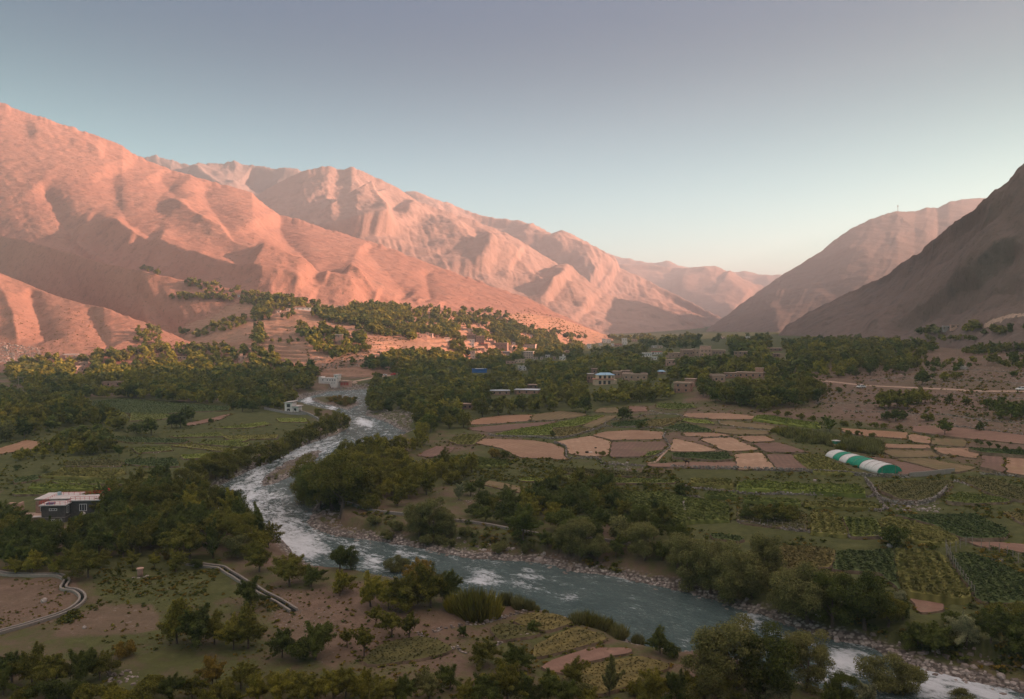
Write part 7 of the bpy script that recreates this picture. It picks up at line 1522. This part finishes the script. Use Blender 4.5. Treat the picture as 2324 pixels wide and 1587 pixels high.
# ---- weeds and grass tufts near the camera and along the field edges, dry scrub on the hills
AV, AF, AM, off = [], [], [], 0
WC = ['olive', 'dark', 'yellow', 'rust', 'grey']
TF = [crown('shrub', 1., 26, .26, np.random.default_rng(300+v)) for v in range(5)]
def tufts(tg, poly, n, hts, cols):
    global off
    for P in in_photo(tg, poly, n):
        if not free(P, .3) or float(vnoise(np.array([P.x/(3+P.y/60)]), np.array([P.y/(3+P.y/60)]), 55)[0]) < random.uniform(.25, .62): continue
        if P.y < 400 and sd_at(P.x, P.y) < .6: continue
        v, f = TF[random.randrange(5)]; H = random.uniform(*hts)*random.choice((.5, .7, 1, 1)); q = v*np.array([H*1.3, H*1.3, H])+np.array([P.x, P.y, P.z-.05]); AV.append(q); AF.append(f+off); off += len(q); AM.append(np.full(len(f), WC.index(random.choice(cols)), np.int32))
tufts('D', [(680, 620), (1500, 640), (1560, 880), (1000, 900), (600, 880)], 756, (.2, .6), ['olive', 'olive', 'dark', 'rust']); tufts('D', [(0, 760), (430, 780), (600, 900), (700, 1100), (0, 1180)], 468, (.15, .45), ['olive', 'rust', 'yellow']); tufts('D', [(560, 880), (640, 860), (720, 960), (500, 1080), (380, 1080)], 288, (.3, .7), ['dark', 'olive']); tufts('D', [(700, 900), (2324, 800), (2324, 1587), (700, 1587)], 1260, (.15, .5), ['olive', 'rust', 'dark', 'yellow'])
tufts('E', [(0, 750), (700, 980), (1050, 1000), (1300, 980), (1950, 1200), (2324, 1320), (2324, 1587), (0, 1587)], 1980, (.15, .5), ['olive', 'rust', 'dark', 'yellow']); tufts('D', [(1250, 640), (1750, 740), (2000, 980), (1800, 1000), (1500, 800)], 288, (.3, .7), ['olive', 'grey', 'rust'])
tufts('E', [(0, 300), (760, 560), (1300, 580), (1600, 680), (2324, 820), (2324, 560), (1400, 470), (400, 320), (0, 230)], 756, (.4, 1.2), ['dark', 'grey', 'olive', 'rust']); tufts('B', [(400, 1150), (700, 1100), (1500, 1160), (2324, 1220), (2324, 1587), (1900, 1500), (1100, 1300), (500, 1400)], 2340, (.4, 1.1), ['dark', 'olive', 'olive', 'yellow']); tufts('C', [(-200, 1225), (2420, 1280), (2420, 1560), (-200, 1560)], 2340, (.35, .9), ['dark', 'olive', 'olive', 'rust'])
tufts('F', [(0, 420), (700, 500), (1900, 520), (2420, 600), (2420, 1500), (1900, 1350), (1400, 1180), (700, 900), (0, 760)], 1800, (.4, 1.1), ['dark', 'olive', 'dark', 'rust']); tufts('B', [(850, 860), (1700, 820), (2324, 760), (2324, 1180), (900, 1180), (450, 1100)], 1440, (.3, .9), ['olive', 'rust', 'dark']); tufts('C', [(0, 760), (940, 800), (2420, 880), (2420, 1250), (0, 1220)], 1800, (.3, .9), ['olive', 'rust', 'dark'])
tufts('C', [(560, 600), (2420, 480), (2420, 900), (900, 800)], 1620, (.4, 1.4), ['dark', 'olive', 'rust']); tufts('A', [(0, 650), (700, 600), (1500, 560), (2050, 500), (2100, 560), (1400, 860), (1100, 930), (800, 1000), (0, 1040)], 1620, (.3, 1.), ['dark', 'olive', 'yellow'])
tufts('M', [(1000, 500), (2324, 520), (2324, 800), (1500, 900), (1100, 760)], 900, (.6, 1.8), ['olive', 'rust', 'dark']); tufts('V', [(0, 640), (120, 690), (340, 750), (460, 790), (300, 800), (0, 830)], 810, (.4, 1.1), ['rust', 'olive']); tufts('V', [(0, 540), (320, 620), (620, 690), (600, 780), (300, 720), (0, 620)], 720, (.4, 1.1), ['rust', 'olive']); tufts('V', [(0, 250), (330, 370), (640, 500), (1050, 640), (1270, 720), (1000, 690), (600, 640), (0, 530)], 1350, (.5, 1.3), ['rust', 'rust', 'olive']); tufts('V', [(1200, 700), (1370, 760), (1200, 760), (1150, 720)], 468, (1., 2.6), ['olive', 'rust'])
for poly, lo, hi in [(f[0], 0, 0) for f in FIELDS if f[0][:, 1].mean() < 520]:
    e = np.roll(poly, -1, 0)
    for p, q in zip(poly, e):
        if random.random() < .55:
            x, y = p+(q-p)*random.random()+np.array([random.gauss(0, .3), random.gauss(0, .3)]); v, f = TF[random.randrange(5)]; H = random.uniform(.2, .55)*(1+y/700); q_ = v*np.array([H*1.6, H*1.6, H])+np.array([x, y, drop(x, y)]); AV.append(q_); AF.append(f+off); off += len(q_); AM.append(np.full(len(f), WC.index(random.choice(('olive', 'dark', 'olive', 'rust', 'yellow'))), np.int32))
me = mesh_from('weeds', np.concatenate(AV), np.concatenate(AF))
for c in WC: me.materials.append(LEAF[c])
me.polygons.foreach_set('material_index', np.concatenate(AM)); tag(link('weeds', me), 'weeds, grass tufts and dry scrub over banks and slopes', 'weeds', kind='stuff')
SKY_S=.0565; SUN_E=5; SUN_C=(1,.54,.39); HAZE_D=2.1e-4; HAZE_C=(.76,.87,.98,1); HAZE_G=.25; HZ_LOW=120; EXPO=1.65; SKY_DUST=1.6; SKY_DIM=.34; SKY_LIM=(5.9,5.3,5.); SKY_LOW=(20.,3.7,1.35); SKY_FILL=(5.6,4.1,3.); SKY_GAIN=(.085,.5,1.04)
# ------------------------------------------------------------------ light, sky, haze, camera
W = bpy.data.worlds.new('World'); SC.world = W; W.use_nodes = True
nt = W.node_tree; bg = nt.nodes['Background']
sky = nt.nodes.new('ShaderNodeTexSky'); sky.sky_type = 'NISHITA'; sky.sun_disc = False
sky.sun_elevation = SUN_EL; sky.sun_rotation = SUN_AZ; sky.altitude = 1800; sky.air_density = 1.; sky.dust_density = SKY_DUST; sky.ozone_density = 1.5
def wm(op, a, b=None):
    n = nt.nodes.new('ShaderNodeMath'); n.operation = op
    for i, v in enumerate((a, b)):
        if v is None: continue
        if hasattr(v, 'is_linked'): nt.links.new(v, n.inputs[i])
        else: n.inputs[i].default_value = v
    return n.outputs[0]
sp = nt.nodes.new('ShaderNodeSeparateColor'); nt.links.new(sky.outputs[0], sp.inputs[0]); cb = nt.nodes.new('ShaderNodeCombineColor')
gx = nt.nodes.new('ShaderNodeTexCoord'); sx = nt.nodes.new('ShaderNodeSeparateXYZ'); nt.links.new(gx.outputs['Generated'], sx.inputs[0])
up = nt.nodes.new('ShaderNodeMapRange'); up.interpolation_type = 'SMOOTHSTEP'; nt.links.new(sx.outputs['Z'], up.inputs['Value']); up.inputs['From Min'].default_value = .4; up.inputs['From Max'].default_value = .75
dn = nt.nodes.new('ShaderNodeMapRange'); dn.interpolation_type = 'SMOOTHSTEP'; nt.links.new(sx.outputs['Z'], dn.inputs['Value']); dn.inputs['From Min'].default_value = .0; dn.inputs['From Max'].default_value = .34; dn.inputs['To Min'].default_value = 1.; dn.inputs['To Max'].default_value = SKY_DIM
lo_ = nt.nodes.new('ShaderNodeMapRange'); lo_.interpolation_type = 'SMOOTHSTEP'; nt.links.new(sx.outputs['Z'], lo_.inputs['Value']); lo_.inputs['From Min'].default_value = .0; lo_.inputs['From Max'].default_value = .36; lo_.inputs['To Min'].default_value = 1.; lo_.inputs['To Max'].default_value = 0.
for i, (lim, fill, gain) in enumerate(zip(SKY_LIM, SKY_FILL, SKY_GAIN)):      # the glow round the sun rolls off; an added warm overhead glow, out of view, brightens the shaded valley
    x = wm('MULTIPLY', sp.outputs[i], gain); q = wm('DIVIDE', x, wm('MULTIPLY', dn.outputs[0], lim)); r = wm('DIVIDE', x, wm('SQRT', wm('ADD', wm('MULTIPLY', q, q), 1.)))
    r = wm('MULTIPLY', r, wm('ADD', wm('MULTIPLY', lo_.outputs[0], SKY_LOW[i]), 1.)); nt.links.new(wm('ADD', r, wm('MULTIPLY', up.outputs[0], fill)), cb.inputs[i])
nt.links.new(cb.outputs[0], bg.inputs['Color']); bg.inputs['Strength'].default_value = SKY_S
sl = bpy.data.lights.new('Sun', 'SUN'); sl.energy = SUN_E; sl.angle = R(.53); sl.color = SUN_C
so = bpy.data.objects.new('Sun', sl); COL.objects.link(so)
sd_ = Vector((math.sin(SUN_AZ)*math.cos(SUN_EL), math.cos(SUN_AZ)*math.cos(SUN_EL), math.sin(SUN_EL)))
so.rotation_euler = sd_.to_track_quat('Z', 'Y').to_euler(); so.location = (300, 0, 300)
hz = bmesh.new(); bmesh.ops.create_cube(hz, size=1)
hm = bpy.data.meshes.new('haze'); hz.to_mesh(hm); hz.free()
mm = bpy.data.materials.new('valley_haze'); mm.use_nodes = True; t = mm.node_tree; t.nodes.remove(t.nodes['Principled BSDF'])
pv = t.nodes.new('ShaderNodeVolumePrincipled'); pv.inputs['Density'].default_value = HAZE_D; pv.inputs['Color'].default_value = HAZE_C; pv.inputs['Anisotropy'].default_value = HAZE_G
t.links.new(pv.outputs[0], t.nodes['Material Output'].inputs['Volume'])
zmax = max((o.matrix_world @ Vector(c)).z for o in COL.objects if o.type == 'MESH' for c in o.bound_box)
ho = link('haze', hm, mm); tag(ho, 'warm pale haze filling the whole valley', 'haze', kind='stuff')
ho.scale = (14400, 12200, zmax+60); ho.location = (0, 5600, (zmax+60)/2-HZ_LOW)
cam = bpy.data.cameras.new('Camera'); cam.sensor_width = 36; cam.lens = F/PW*36; cam.clip_start = .5; cam.clip_end = 30000
co = bpy.data.objects.new('Camera', cam); COL.objects.link(co); co.location = (0, 0, ZC); co.rotation_euler = (R(90)-PITCH, 0, 0); SC.camera = co
SC.view_settings.view_transform = 'Standard'; SC.view_settings.look = 'None'; SC.view_settings.exposure = EXPO; SC.view_settings.gamma = 1
SC.cycles.max_bounces = 6; SC.cycles.diffuse_bounces = 3; SC.cycles.volume_bounces = 0; SC.cycles.use_denoising = True
